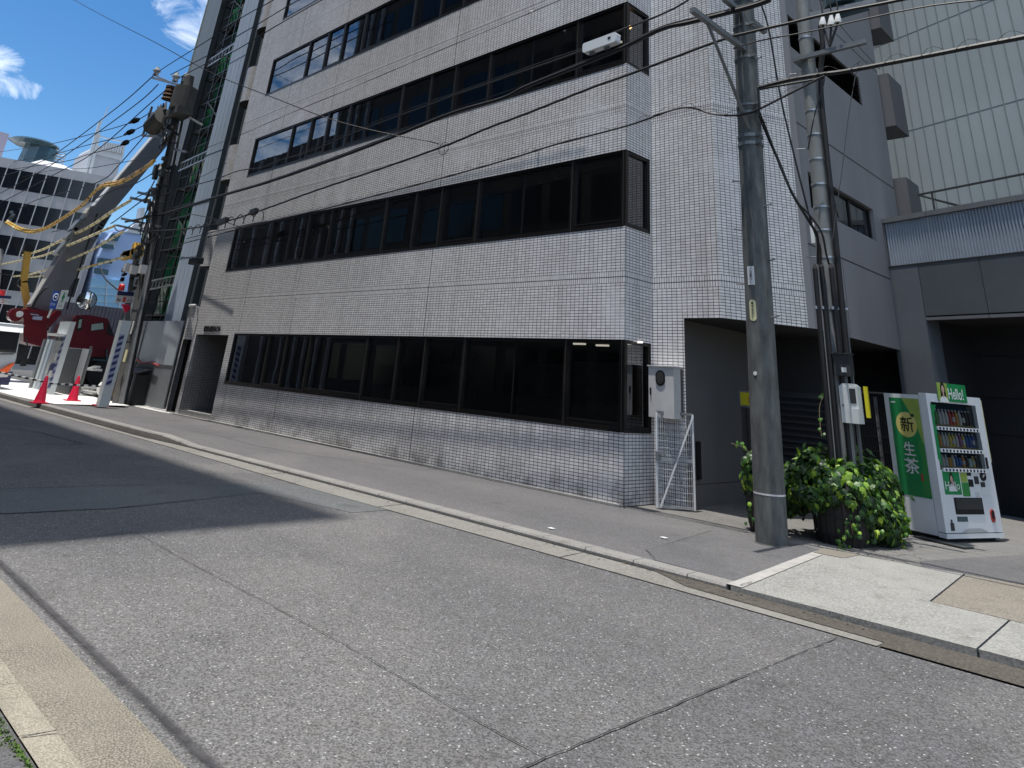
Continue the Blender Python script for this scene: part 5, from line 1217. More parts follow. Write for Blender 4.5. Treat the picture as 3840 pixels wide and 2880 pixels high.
bn = thing('storage_bin', 'grey lidded waste box with an open dark front below the hoarding', 'bin', (-27.1, 9.6, .05))
b = MB(); b.box(-28.05, -26.55, 9.45, 9.9, .05, .98, 0, 'f'); b.build('body', 'black', bn)
b = MB()
for x in (-28.02, -26.58): b.box(x-.04, x+.04, 9.38, 9.44, .05, 1.0)
b.build('frame', 'bin_grey', bn)
b = MB(); b.prism([(-28.1, 9.30, .98), (-26.5, 9.30, .98), (-26.5, 9.92, 1.16), (-28.1, 9.92, 1.16)], (0, 0, .035)); b.build('lid', 'bin_grey', bn)
b = MB(); b.sphere((-27.65, 9.48, .33), .24, 0, 10, 8, 1.15); single('rubbish_bag', b, 'bag_yellow', 'mottled yellow bag sitting in the open grey waste box', 'bag')
# ---------------------------------------------------------------- left pole and its gear
LY = 8.9
lp = thing('utility_pole', 'dark weathered utility pole crowded with cables and transformers in front of the sheeted tower', 'utility pole', (-25.95, LY, 0))
def lc(z): return Vector((-25.95-.185*z, LY-.0*z, z))
b = MB(); zz = [0, 2, 4, 6, 8, 10, 12.1]; b.tube([lc(z) for z in zz], [.17-.0045*z for z in zz], 18); b.build('shaft', 'pole_dark', lp)
for dx in (.24, .36, .46): b = MB(); b.tube([lc(z)+Vector((dx, -.02, .02)) for z in (0, 1.5, 3.2, 4.6)], .05, 8); b.build('conduit', 'steel_grey', lp)
b = MB(); b.tube([lc(z)+Vector((-.02, .24, 0)) for z in (0, 4, 8, 11)], .045, 8); b.tube([lc(z)+Vector((.18, -.1, 0)) for z in (4, 8, 11)], .03, 8); b.build('riser_cable', 'black', lp)
b = MB(); b.box(-25.98, -25.80, LY-.19, LY-.175, 1.35, 1.72); b.build('yellow_tag', 'label_yellow', lp)
b = MB(); b.box(-26.0, -25.9, LY-.195, LY-.18, 2.2, 2.6); b.build('white_tag', 'paper_white', lp)
for z in (2.0, 3.0, 4.4, 5.6, 6.8, 8.0, 9.2, 10.4):
    b = MB(); c = lc(z); b.cyl(c-Vector((0, 0, .02)), c+Vector((0, 0, .02)), .18, .18, 14); b.build('steel_band', 'steel_grey', lp)
def lat(px, py, Y=LY): return ony(px, py, Y)
def arm(p0, p1, w=.1, m='steel_grey', par=lp, nm='crossarm', Y=LY): b = MB(); b.bar(lat(*p0, Y), lat(*p1, Y), w, w); return b.build(nm, m, par)
arm((572, 292), (715, 330)); arm((575, 280), (720, 345), .07); arm((560, 425), (655, 425)); arm((570, 400), (535, 510), .08); arm((533, 508), (640, 515), .09)
arm((520, 722), (600, 740)); arm((492, 742), (590, 765)); arm((458, 820), (600, 850), .09); arm((440, 845), (560, 872), .08); arm((655, 560), (700, 570), .08); arm((690, 430), (760, 470), .06)
for k, (px, py) in enumerate(((588, 268), (660, 290), (697, 292))):
    b = MB(); c = lat(px, py); b.cyl(c-Vector((0, 0, .18)), c+Vector((0, 0, .2)), .12, .08, 12); b.cyl(c, c+Vector((0, 0, .05)), .17, .17, 12); b.build('insulator', 'porcelain', lp)
b = MB(); c = lat(688, 372, 8.7); b.cyl(c-Vector((0, 0, .45)), c+Vector((0, 0, .45)), .42, .42, 16); b.box(c.x-.5, c.x+.55, 8.4, 9.0, c.z-.72, c.z-.45); b.cyl(c+Vector((.05, 0, .45)), c+Vector((.05, 0, .95)), .2, .16, 12); b.build('transformer', 'pole_dark', lp)
b = MB(); c = lat(594, 455, 8.6); b.cyl(c-Vector((.55, 0, .15)), c+Vector((.45, 0, .15)), .36, .36, 14)
for k in range(4): q = c+Vector((-.45+.28*k, 0, .4)); b.cyl(q, q+Vector((-.1, 0, .38)), .07, .03, 8)
b.build('transformer', 'pole_dark', lp)
b = MB(); c = lat(636, 348, 8.7)
for k in range(4): b.cyl(c+Vector((0, 0, -.3+.16*k)), c+Vector((0, 0, -.2+.16*k)), .26-.02*k, .2, 12)
b.build('switch_gear', 'timber', lp)
b = MB()
for k in range(26):
    z = random.uniform(4.3, 11.4); c = lc(z); dz = random.uniform(-.5, .5); b.bar(c+Vector((random.uniform(-.3, .3), random.uniform(-.4, 0), 0)), c+Vector((random.uniform(-.9, .9), random.uniform(-.5, .2), dz)), random.uniform(.03, .09))
for k in range(16):
    z = random.uniform(4.5, 10.8); c = lc(z)+Vector((random.uniform(-.5, .5), -.25, 0)); b.obox(c, (1, 0, 0), (0, 1, 0), (0, 0, 1), random.uniform(.06, .16), .08, random.uniform(.06, .2))
b.build('bracket', 'rail_metal', lp)
b = MB()
for k in range(12):
    z = random.uniform(4.8, 10.4); c = lc(z)+Vector((random.uniform(-.2, .3), -.25, 0)); r_ = random.uniform(.15, .4)
    b.tube([c+Vector((r_*math.cos(t), -.05, r_*1.3*math.sin(t))) for t in [2*math.pi*i/12 for i in range(9)]], .02, 5)
b.build('cable_loop', 'cable', lp)
for (px, py) in ((478, 1003), (500, 1012), (535, 1010)):
    b = MB(); c = lat(px, py, 8.6); b.box(c.x-.12, c.x+.12, 8.5, 8.7, c.z-.14, c.z+.14); b.build('junction_box', 'porcelain', lp)
# slimmer pale pole between, carrying the yellow gear
lp2 = thing('utility_pole', 'thin grey pole topped by orange cable guards, left of the dark pole', 'utility pole', (-28.5, 9.5, 0))
b = MB(); b.tube([ony(470, 1290, 9.5), ony(480, 1150, 9.5), ony(500, 1000, 9.5), ony(515, 960, 9.5)], .09, 10); b.build('shaft', 'steel_grey', lp2)
b = MB()
for k in range(14): c = ony(random.uniform(455, 520), random.uniform(1000, 1090), 9.45); b.obox(c, (1, 0, .2), (0, 1, 0), (0, 0, 1), random.uniform(.05, .25), .06, random.uniform(.03, .12))
b.build('bracket', 'black', lp2)
b = MB()
for (a_, c_) in (((462, 965), (520, 940)), ((505, 970), (512, 915)), ((520, 960), (524, 925)), ((470, 955), (500, 950))): b.bar(ony(*a_, 9.4), ony(*c_, 9.4), .24, .24)
b.build('cable_guard', 'sleeve_yellow', lp2)
# distant pole at the left edge
fp = thing('utility_pole', 'distant dark utility pole at the far left in front of the banded office block', 'utility pole', (-50, 11, 0))
b = MB(); b.tube([ony(-38, 1290, 11), ony(10, 870, 11), ony(40, 760, 11), ony(62, 655, 11)], [.22, .2, .18, .16], 12); b.build('shaft', 'pole_dark', fp)
b = MB()
for k in range(16): c = ony(random.uniform(15, 60)-10, random.uniform(670, 860), 10.8); b.obox(c, (1, 0, .3), (0, 1, 0), (0, 0, 1), random.uniform(.1, .5), .1, random.uniform(.08, .25))
b.build('bracket', 'steel_grey', fp)
b = MB(); c = ony(18, 815, 10.6); b.cyl(c-Vector((0, 0, .5)), c+Vector((0, 0, .5)), .4, .4, 12); b.build('transformer', 'steel_grey', fp)
# ---------------------------------------------------------------- site entrance
gz = .13
def base(px, py): return onz(px, py, gz)
ps = thing('gate_pillar', 'tall white sheeted gate pillar with a blue striped band beside the dark pole', 'gate pillar', tuple(base(372, 1523)))
B0 = base(358, 1522); topz = ony(447, 1201, B0.y).z
b = MB(); b.box(B0.x, B0.x+.28, B0.y, B0.y+.27, gz, topz); b.build('sheet', 'sheet_white', ps)
def stripes(b, x0, x1, y, z0, z1, n_, par):
    q = MB(); q.box(x0, x1, y-.012, y-.002, z0, z1); q.build('stripe_band', 'stripe_pale', par)
    q = MB(); h = (z1-z0)/n_
    for k in range(n_): z = z0+k*h; q.poly([(x0, y-.014, z), (x1, y-.014, z+h*.35), (x1, y-.014, z+h*.85), (x0, y-.014, z+h*.5)])
    q.build('stripe', 'navy', par)
xq = B0.x+.28
q = MB(); q.box(xq+.002, xq+.012, B0.y+.03, B0.y+.17, .7, 2.12); q.build('stripe_band', 'stripe_pale', ps)
q = MB()
for k in range(8): z = .7+k*.1775; q.poly([(xq+.015, B0.y+.03, z), (xq+.015, B0.y+.17, z+.07), (xq+.015, B0.y+.17, z+.16), (xq+.015, B0.y+.03, z+.09)])
q.build('stripe', 'navy', ps)
ns_ = thing('notice_pillar', 'white box pillar with site notices and a blue striped edge at the entrance', 'gate pillar', tuple(base(150, 1470)))
B1 = base(130, 1470); B2 = base(198, 1480); ty = ony(185, 1205, B1.y).z
x0_, x1_ = B1.x, B2.x; yy = (B1.y+B2.y)/2
b = MB(); b.box(x0_, x1_, yy, yy+.17, gz, ty); b.build('sheet', 'sheet_white', ns_)
b = MB(); b.box(x0_-.05, x1_-.15, yy-.28, yy, 2.0, 2.08); b.build('lamp_hood', 'paper_white', ns_)
b = MB(); b.box(x0_+.1, x0_+.45, yy-.02, yy-.004, 1.86, 1.98); b.box(x0_+.6, x0_+.95, yy-.02, yy-.004, 1.86, 1.98); b.build('bulletin_case', 'rail_metal', ns_)
pw = x1_-x0_-.30
for (a_, c_, z0, z1, m_) in ((.05, .95, 1.55, 1.84, 'cabinet_white'), (.05, .6, 1.15, 1.5, 'far_band'), (.65, .95, 1.2, 1.46, 'paper_white'), (.05, .35, .75, 1.1, 'paper_white'), (.38, .5, .72, 1.05, 'navy'), (.52, .95, .88, 1.1, 'navy'), (.52, .95, .66, .86, 'paper_white'), (.05, .95, .56, .62, 'stripe_pale'), (.05, .25, .3, .5, 'paper_white')):
    b = MB(); b.box(x0_+.05+pw*a_, x0_+.05+pw*c_, yy-.018, yy-.004, z0, z1); b.build('notice', m_, ns_)
stripes(b, x1_-.34, x1_-.02, yy, .3, 2.05, 8, ns_)
ag = thing('folding_gate', 'white folding panel gate pushed back beside the notice pillar', 'gate', tuple(base(250, 1480)))
A0, A1 = base(176, 1466), base(286, 1482); npan = 7
az = ony(240, 1302, A0.y).z
for k in range(npan):
    p = A0.lerp(A1, k/npan*.74); q = A0.lerp(A1, (k+.58)/npan*.74); b = MB(); b.prism([p, q+Vector((0, .02, 0)), q+Vector((0, .02, az-gz)), p+Vector((0, 0, az-gz))], (0, .012, 0)); b.build('panel', 'gate_white', ag)
b = MB(); b.box(A0.x, A1.x, A0.y+.12, A0.y+.16, gz, az-.02); b.build('backing', 'rail_metal', ag)
p = A0.lerp(A1, .74); b = MB(); b.prism([p, A1, A1+Vector((0, 0, az-gz)), p+Vector((0, 0, az-gz))], (0, .03, 0)); b.build('panel', 'gate_white', ag)
b = MB(); b.bar(A1+Vector((.12, 0, 0)), A1+Vector((.12, 0, az-gz+.1)), .07); b.bar(A1+Vector((.24, 0, .0)), A1+Vector((.24, 0, az-gz)), .05); b.build('gate_post', 'steel_grey', ag)
ag2 = thing('folding_gate', 'narrow bundle of grey folding panels left of the notice pillar', 'gate', tuple(base(80, 1455)))
for k, m_ in enumerate(('steel_grey', 'sheet_white', 'hoarding', 'hoarding')):
    p = base(72+k*14, 1452+k*3); p.y += .3; b = MB(); b.box(p.x, p.x+.28, p.y, p.y+.2, gz, 1.9); b.build('panel', m_, ag2)
def cone(px, py, label, h=.72):
    c = base(px, py); t = thing('traffic_cone', label, 'traffic cone', tuple(c), 'red traffic cones at the site entrance')
    b = MB(); b.box(c.x-.2, c.x+.2, c.y-.2, c.y+.2, gz, gz+.03); b.build('base', 'cone_red', t)
    b = MB(); b.tube([c+Vector((0, 0, .03)), c+Vector((0, 0, .08)), c+Vector((0, 0, h-.02)), c+Vector((0, 0, h))], [.155, .14, .035, .022], 18); b.build('cone', 'cone_red', t); return c
k1 = cone(146, 1512, 'red traffic cone standing at the kerb edge in front of the notice pillar')
k2 = cone(270, 1503, 'red traffic cone in front of the white folding gate panels')
k3 = cone(380, 1522, 'red traffic cone against the striped gate pillar')
k1b = cone(-60, 1497, 'red traffic cone at the far end of the barrier bar') if False else Vector((-31.5, 6.3, gz))
def striped_bar(a, c, label):
    b = MB(); n_ = 16
    for k in range(n_): b.bar(a.lerp(c, k/n_), a.lerp(c, (k+1)/n_), .045, .045, k % 2)
    single('barrier_bar', b, ['paper_white', 'black'], label, 'barrier')
striped_bar(k1+Vector((0, 0, .52)), k3+Vector((0, 0, .52)), 'striped black and white bar linking the cones across the site entrance'); striped_bar(k1b+Vector((0, 0, .6)), k1+Vector((0, 0, .55)), 'striped bar running from the left photo edge to the kerb cone')
# timber and bags stacked behind the gate
b = MB()
for k in range(5): b.box(-30.6, -28.6, 9.6+.04*k, 9.9, .2+.16*k, .34+.16*k)
single('timber_stack', b, 'timber', 'brown timber boards stacked behind the barrier bar', 'timber')
b = MB()
for k in range(5): c = ony(random.uniform(318, 350), 1450-k*4, 9.1); b.obox((c.x, 9.1+.08*k, .22+.05*k), (1, .3, 0), (0, 1, 0), (0, 0, 1), .5, .15, .02)
single('plank_pile', b, 'cabinet_white', 'pale planks lying beside the striped pillar', 'planks')
b = MB(); c = ony(362, 1440, 8.8); b.sphere((c.x, 9.0, .45), .15, 0, 7, 5, 1.5); single('white_bag', b, 'paper_white', 'white sack hanging beside the striped gate pillar', 'bag')
b = MB(); c = ony(345, 1385, 9.3); b.obox(c, (1, .1, 0), (0, 1, 0), (0, 0, 1), .5, .15, .04); b.obox(c+Vector((.1, 0, .05)), (1, .1, .2), (0, 1, 0), (0, 0, 1), .3, .12, .03); single('cloth_bundle', b, 'paper_white', 'crumpled white cloth lying on the timber stack', 'cloth')
b = MB(); c = onz(520, 1596, .05); b.obox((c.x, c.y, .056), (1, .15, 0), (-.15, 1, 0), (0, 0, 1), .42, .10, .004); single('paper_sheet', b, 'paper_white', 'flat white sheet lying on the pavement by the kerb', 'paper')
for (px, py, l_) in ((2068, 1983, 'white scrap of litter on the pavement in front of the ground floor windows'), (2490, 2018, 'tiny white scrap on the pavement near the mesh gate')):
    c = onz(px, py, .05); b = MB(); b.prism([(c.x-.045, c.y-.02, .052), (c.x+.03, c.y-.03, .053), (c.x+.05, c.y+.01, .056), (c.x-.03, c.y+.025, .053)], (0, 0, .006)); single('litter', b, 'paper_white', l_, 'litter')
# ---------------------------------------------------------------- white truck at the left edge
wt = thing('white_truck', 'white lorry cab with dark windscreen cut off by the left photo edge', 'truck', (-31.6, 6.0, 0))
TX = -31.5; ty1 = 6.95; ty0 = 4.85
b = MB(); b.prism([(TX, ty0, .75), (TX, ty1, .75), (TX, ty1+.02, 1.15), (TX-.05, ty1, 1.35), (TX-.22, ty1-.06, 2.05), (TX-.22, ty0+.06, 2.05), (TX-.05, ty0, 1.35)], (-1.7, 0, 0)); b.box(TX-1.9, TX-.18, ty0+.02, ty1-.02, 2.0, 2.28); b.build('cab', 'truck_white', wt)
b = MB(); b.prism([(TX+.0, ty0+.1, 1.34), (TX+.0, ty1-.05, 1.34), (TX-.16, ty1-.09, 2.03), (TX-.16, ty0+.12, 2.03)], (-.03, 0, 0)); b.build('windscreen', 'black', wt)
b = MB(); b.prism([(TX-.02, ty0, 2.04), (TX-.02, ty1-.02, 2.02), (TX-.3, ty1-.04, 2.30), (TX-.3, ty0, 2.32)], (-1.2, 0, .0)); b.build('roof_visor', 'truck_white', wt)
b = MB(); b.box(TX-.02, TX+.10, ty0-.02, ty1+.03, .28, .72); b.build('bumper', 'truck_navy', wt)
b = MB(); b.prism([(TX+.11, ty1-.55, .62), (TX+.11, ty1-.12, .70), (TX+.03, ty1+.02, 1.02), (TX+.05, ty1-.12, .98)], (.01, 0, 0)); b.build('indicator', 'lamp_orange', wt)
b = MB(); b.prism([(TX+.105, ty1-.62, .50), (TX+.105, ty1-.08, .54), (TX+.105, ty1-.08, .68), (TX+.105, ty1-.52, .62)], (.012, 0, 0)); b.build('headlight', 'porcelain', wt)
b = MB(); b.bar((TX+.01, ty1-.1, 1.30), (TX+.01, ty1-.95, 1.24), .02, .03); b.build('wiper', 'black', wt)
b = MB(); b.bar((TX+.05, ty1+.02, 1.0), (TX+.1, ty1+.28, 1.5), .03); b.bar((TX+.1, ty1+.28, 1.5), (TX-.1, ty1+.1, 1.9), .03); b.obox((TX+.08, ty1+.28, 1.05), (0, 1, 0), (1, 0, 0), (0, 0, 1), .09, .03, .13); b.build('mirror', 'black', wt)
b = MB()
for y in (ty0+.2, ty1-.2): b.cyl((TX-.9, y-.13, .42), (TX-.9, y+.13, .42), .42, .42, 20)
b.build('wheel', 'tyre', wt)
b = MB(); b.box(TX-7, TX-2.0, ty0-.02, ty1+.02, .9, 2.2); b.box(TX-7, TX-.1, ty0+.3, ty1-.3, .5, .9); b.build('load_bed', 'truck_white', wt)
# ---------------------------------------------------------------- red crane lorry
cr_ = thing('crane_truck', 'red mobile crane with a long grey boom raised over the construction site', 'crane', (-38, 10.5, 0))
XX = -38.0
def cp(px, py, X=XX): return onx(px, py, X)
def pp(b, L_, X=XX, dep=2.2, m=0): return b.prism([cp(*q, X) for q in L_], (-dep, 0, 0), m)
b = MB(); pp(b, [(232, 1305), (262, 1215), (285, 1182), (330, 1180), (405, 1195), (425, 1250), (440, 1295), (415, 1305)]); b.build('cab', 'crane_red', cr_)
b = MB(); pp(b, [(292, 1195), (312, 1190), (306, 1238), (286, 1241)], XX+.02, .05); pp(b, [(342, 1215), (388, 1208), (392, 1236), (340, 1243)], XX+.02, .05); pp(b, [(402, 1213), (410, 1214), (428, 1262), (402, 1253)], XX+.02, .05); w_ = b.build('cab_window', 'black', cr_)
b = MB(); pp(b, [(344, 1217), (386, 1211), (388, 1234), (342, 1240)], XX+.04, .02); pp(b, [(297, 1200), (308, 1197), (303, 1228), (292, 1232)], XX+.04, .02); b.build('pane', 'net_pale', w_)
b = MB(); pp(b, [(225, 1300), (440, 1300), (430, 1340), (215, 1335)], XX-.1, 2); b.build('chassis', 'crane_red', cr_)
b = MB(); pp(b, [(88, 1208), (178, 1216), (176, 1290), (155, 1300), (88, 1282)], XX+.1, 2.4); pp(b, [(70, 1165), (112, 1155), (182, 1168), (186, 1222), (90, 1210), (85, 1180)], XX+.05, 2.2); pp(b, [(176, 1195), (215, 1165), (230, 1165), (228, 1180), (185, 1230)], XX+.0, 1.5); b.build('superstructure', 'crane_red', cr_)
b = MB(); pp(b, [(115, 1176), (146, 1180), (146, 1184), (115, 1180)], XX+.13, .02); pp(b, [(123, 1187), (160, 1187), (157, 1201), (122, 1198)], XX+.13, .02); b.build('data_plate', 'stripe_pale', cr_)
b = MB(); pp(b, [(235, 1320), (425, 1330), (410, 1450), (225, 1440)], XX-.4, 1.5); b.build('undercarriage', 'black', cr_)
b = MB()
for (px, py) in ((270, 1390), (375, 1400)): c = cp(px, py, XX-.2); b.cyl(c, c+Vector((-.4, 0, 0)), .55, .55, 20)
b.build('wheel', 'tyre', cr_)
b = MB(); pp(b, [(350, 1345), (405, 1350), (405, 1356), (350, 1352)], XX+.1, .1); pp(b, [(398, 1310), (404, 1310), (404, 1350), (398, 1350)], XX+.1, .1); b.build('step_frame', 'teal_glass', cr_)
b = MB(); c = cp(62, 1180); b.cyl(c, c+Vector((-.5, 0, 0)), .28, .28, 16); b.build('winch_drum', 'crane_red', cr_)
b = MB(); c = cp(75, 1178, XX+.1); b.cyl(c, c+Vector((-.2, 0, 0)), .13, .13, 12); b.build('drum_hub', 'porcelain', cr_)
# boom: box section rising to the right, telescoped in three sizes
P0_, P1_, P2_, P3_ = cp(150, 1165, XX-.8), cp(268, 960, XX-.8), cp(368, 800, XX-.8), cp(640, 478, XX-.8)
def boomseg(a, c, w, h, m, nm):
    b = MB(); b.bar(a, c, w, h, 0, up=(0, -.6, .8)); return b.build(nm, m, cr_)
boomseg(P0_, P1_, 1.0, 1.05, 'crane_grey', 'boom'); boomseg(P1_-(P1_-P0_)*.1, P2_+(P2_-P1_)*.05, .92, .95, 'crane_grey', 'boom'); boomseg(P2_, P3_, .78, .80, 'crane_grey', 'boom')
dv = (P3_-P2_).normalized(); up_ = Vector((0, -.6, .8)); sx_ = dv.cross(up_).normalized(); uz = sx_.cross(dv).normalized()
for a, c, h in ((P0_, P2_, .53), (P2_, P3_, .42)):
    b = MB(); b.bar(a+uz*h, c+uz*h, .7, .05, 0, up=up_); b.build('boom_top_plate', 'boom_pale', cr_)
b = MB()
for t in (.0, .35, .55): p = P1_.lerp(P2_, t)+uz*.5; b.obox(p, dv, sx_, uz, .3, .4, .18)
for k in range(7): p = P1_.lerp(P2_, .5+.08*k)-uz*.3; b.obox(p, dv, sx_, uz, .15, .55, .12)
b.build('boom_fitting', 'steel_grey', cr_)
b = MB(); b.tube(catmull([cp(115, 1165), cp(140, 1115), cp(165, 1085), cp(180, 1077)], 5), .05, 6); b.bar(cp(365, 800, XX), cp(250, 1160, XX), .06); b.build('hose', 'black', cr_)
# yellow lifting arm in front of the far office
ya = thing('lifting_arm', 'mustard yellow jointed lifting arm standing over the crane superstructure', 'crane arm', tuple(onx(110, 1160, -40)))
b = MB(); b.bar(onx(105, 935, -40), onx(88, 1060, -40), .26, .26); b.build('upper_boom', 'sleeve_yellow', ya)
b = MB(); b.bar(onx(87, 1055, -40), onx(105, 1160, -40), .26, .26); b.bar(onx(100, 1110, -40), onx(118, 1145, -40), .14, .14); b.build('lower_boom', 'sleeve_yellow', ya)
b = MB(); c = onx(88, 1060, -39.9); b.cyl(c, c+Vector((-.4, 0, 0)), .2, .2, 12); c = onx(105, 932, -40); b.obox(c, (0, 1, 0), (1, 0, 0), (0, 0, 1), .2, .15, .15); b.build('joint', 'black', ya)
# ---------------------------------------------------------------- signs by the site
def board(nm, quad, X, m, label, cat, th=.03): 
    b = MB(); b.prism([onx(*q, X) for q in quad], (-th, 0, 0)); return tag(b.build(nm, m), label, cat)
def boardtext(nm, s, lo, lr, ul, X, m, par):
    o = onx(*lo, X+.01); r_ = onx(*lr, X+.01)-o; u_ = onx(*ul, X+.01)-o; return text(nm, s, o, r_, u_, r_.length, u_.length, m, par, .01)
sb = board('shop_sign', [(184, 1157), (208, 1159), (224, 1092), (201, 1090)], -36.5, 'sign_blue', 'blue upright sign with a white ring, left of the white one', 'sign')
b = MB(); cc_ = onx(209, 1114, -36.44); b.tube([cc_+Vector((0, .09*math.cos(t), .14*math.sin(t))) for t in [2*math.pi*k/20 for k in range(21)]], .02, 6); b.sphere(cc_, .04, 0, 8, 6); b.build('ring_mark', 'paper_white', sb)
boardtext('sign_writing', 'P24', (190, 1146), (205, 1147), (192, 1136), -36.48, 'paper_white', sb)
sw = board('shop_sign', [(210, 1159), (236, 1159), (259, 1088), (232, 1088)], -36.5, 'paper_white', 'white upright sign with a dark green figure, right of the blue one', 'sign')
b = MB(); b.prism([onx(*q, -36.46) for q in ((229, 1134), (233, 1134), (238, 1120), (243, 1116), (242, 1106), (245, 1098), (241, 1097), (237, 1107), (232, 1115), (233, 1122))], (-.01, 0, 0)); b.build('green_mark', 'green_a', sw)
boardtext('sign_writing', '会社', (218, 1151), (232, 1151), (220, 1143), -36.48, 'steel_grey', sw)
b = MB(); b.bar(onx(194, 1158, -36.6), onx(180, 1192, -36.6), .07); single('sign_post', b, 'porcelain', 'short white post under the blue and white signs', 'post')
mr = thing('convex_mirror', 'round traffic mirror on a post in front of the grey container', 'mirror', tuple(onx(325, 1180, -36)))
c = onx(325, 1127, -36); fw_ = (Vector((0, 0, 1.57))-c).normalized()
b = MB(); b.cyl(c-fw_*.06, c, .40, .40, 28); b.build('rim', 'black', mr)
b = MB()
for j in range(5):
    r0, r1_ = .37*j/5, .37*(j+1)/5; x_ = fw_.cross(Vector((0, 0, 1))).normalized(); y_ = x_.cross(fw_); f = lambda r, t: c+fw_*(.05-.35*r*r)+x_*r*math.cos(t)+y_*r*math.sin(t)
    for k in range(24):
        t0, t1 = 2*math.pi*k/24, 2*math.pi*(k+1)/24; b.poly([f(r0, t0), f(r1_, t0), f(r1_, t1), f(r0, t1)] if j else [f(0, 0), f(r1_, t0), f(r1_, t1)], smooth=True)
b.build('glass', 'mirror', mr, weld=True)
b = MB(); b.bar(onx(313, 1150, -36.1), onx(300, 1182, -36.1), .08); b.bar(onx(340, 1150, -36.1), onx(358, 1130, -36.1), .04); b.bar(onx(340, 1125, -36.1), onx(366, 1125, -36.1), .04); b.build('bracket', 'steel_grey', mr)
# gate number boards
def gateboard(quad, hquad, num, X, label, t0, t1):
    o = board('gate_sign', quad, X, 'cabinet_white', label, 'sign'); q = MB(); q.prism([onx(*p, X+.012) for p in hquad], (-.01, 0, 0)); q.build('sign_header', 'truck_navy', o)
    for (s, lo, lr, ul, m_) in t0: boardtext('sign_writing', s, lo, lr, ul, X+.01, m_, o)
    return o
gb1 = gateboard([(431, 1134), (496, 1137), (503, 1096), (442, 1092)], [(438, 1107), (501, 1110), (503, 1096), (442, 1092)], 1, -27.6, 'site board numbered 1 fixed to the dark pole',
  0, 0, ) if False else None
def gate_sign(X, quad, hq, label, items):
    o = board('gate_sign', quad, X, 'cabinet_white', label, 'sign'); q = MB(); q.prism([onx(*p, X+.02) for p in hq], (-.01, 0, 0)); q.build('sign_header', 'truck_navy', o)
    for (s, lo, lr, ul, m_) in items: boardtext('sign_writing', s, lo, lr, ul, X+.012, m_, o)
    return o
gate_sign(-27.3, [(431, 1134), (496, 1137), (503, 1096), (442, 1092)], [(439, 1107), (501, 1110), (503, 1096), (442, 1092)], 'grey site gate board numbered 1 hung on the dark pole',
  [('No', (437, 1129), (452, 1130), (440, 1118), 'ink'), ('1', (459, 1133), (469, 1133), (463, 1114), 'seal_red'), ('ゲート', (475, 1134), (494, 1135), (478, 1121), 'ink')])
b = MB(); b.prism([onx(*q, -27.25) for q in ((456, 1140), (484, 1142), (491, 1158), (470, 1174))], (-.05, 0, 0)); single('stop_sign', b, 'cone_red', 'red triangular sign under the number 1 board on the dark pole', 'sign')
b = MB(); c = onx(456, 1078, -27.3); b.cyl(c-Vector((0, 0, .1)), c+Vector((0, 0, .02)), .10, .10, 12); b.sphere(c+Vector((0, 0, .03)), .10, 0, 10, 6); single('warning_lamp', b, 'red_lamp', 'red warning lamp on top of the number 1 board', 'lamp')
gate_sign(-37.5, [(-30, 1136), (36, 1141), (43, 1110), (-30, 1104)], [(-30, 1116), (41, 1121), (43, 1110), (-30, 1104)], 'white site gate board numbered 2 at the left photo edge',
  [('No', (-22, 1132), (-4, 1133), (-20, 1121), 'ink'), ('2', (4, 1135), (15, 1136), (7, 1122), 'seal_red'), ('ゲート', (18, 1134), (34, 1136), (20, 1126), 'ink')])
b = MB(); c = onx(4, 1097, -37.5); b.cyl(c-Vector((0, 0, .12)), c+Vector((0, 0, .1)), .18, .15, 12); single('warning_lamp', b, 'red_lamp', 'red warning lamp above the number 2 board at the left edge', 'lamp')
b = MB(); b.box(-45, -44.8, 11, 20.5, 0.2, 3.95)
for k in range(50): b.box(-44.8, -44.75, 11+.19*k, 11.08+.19*k, .2, 3.9)
single('container', b, 'container', 'grey ribbed container behind the red crane cab', 'container')
# ---------------------------------------------------------------- far buildings
fo = thing('far_office', 'white banded office block with rows of dark windows beyond the construction site', 'building', (-64, 12, 0))
FD = Vector((.234, .972, 0)); FN = Vector((.972, -.234, 0)); FP = Vector((-62, 20, 0))
def PFAR(u, z, d=0): q = FP+FD*u+FN*d; return Vector((q.x, q.y, z))
uR = -3.35; uL = -24
b = MB(); b.poly([PFAR(uL, 0), PFAR(uR, 0), PFAR(uR, 14.77), PFAR(uL, 14.77)]); b.poly([PFAR(uR, 0), PFAR(uR, 0, -12), PFAR(uR, 14.77, -12), PFAR(uR, 14.77)]); b.poly([PFAR(uL, 14.77), PFAR(uR, 14.77), PFAR(uR, 14.77, -12), PFAR(uL, 14.77, -12)]); b.build('wall', 'far_band', fo)
FWZ = [(12.95, 14.05), (10.35, 12.15), (7.95, 9.4), (5.3, 6.9), (2.9, 4.3), (.6, 1.8)]
FWZ = [(12.55, 14.03), (10.1, 11.6), (7.75, 9.1), (5.3, 6.7), (2.8, 4.3), (.4, 1.8)]
step = .87
nu = int((uR-uL-.9)/step)
for (z0, z1) in FWZ:
    for k in range(nu):
        u = uR-.35-step*(k+1); b = MB(); b.poly([PFAR(u+.04, z0, .015), PFAR(u+step-.04, z0, .015), PFAR(u+step-.04, z1, .015), PFAR(u+.04, z1, .015)]); b.build('window', 'far_glass', fo)
b = MB()
for k in range(nu+1): u = uR-.35-step*k; b.obox(PFAR(u, 7.2, .06), FD, FN, (0, 0, 1), .035, .05, 7.1)
b.build('mullion', 'far_mullion', fo)
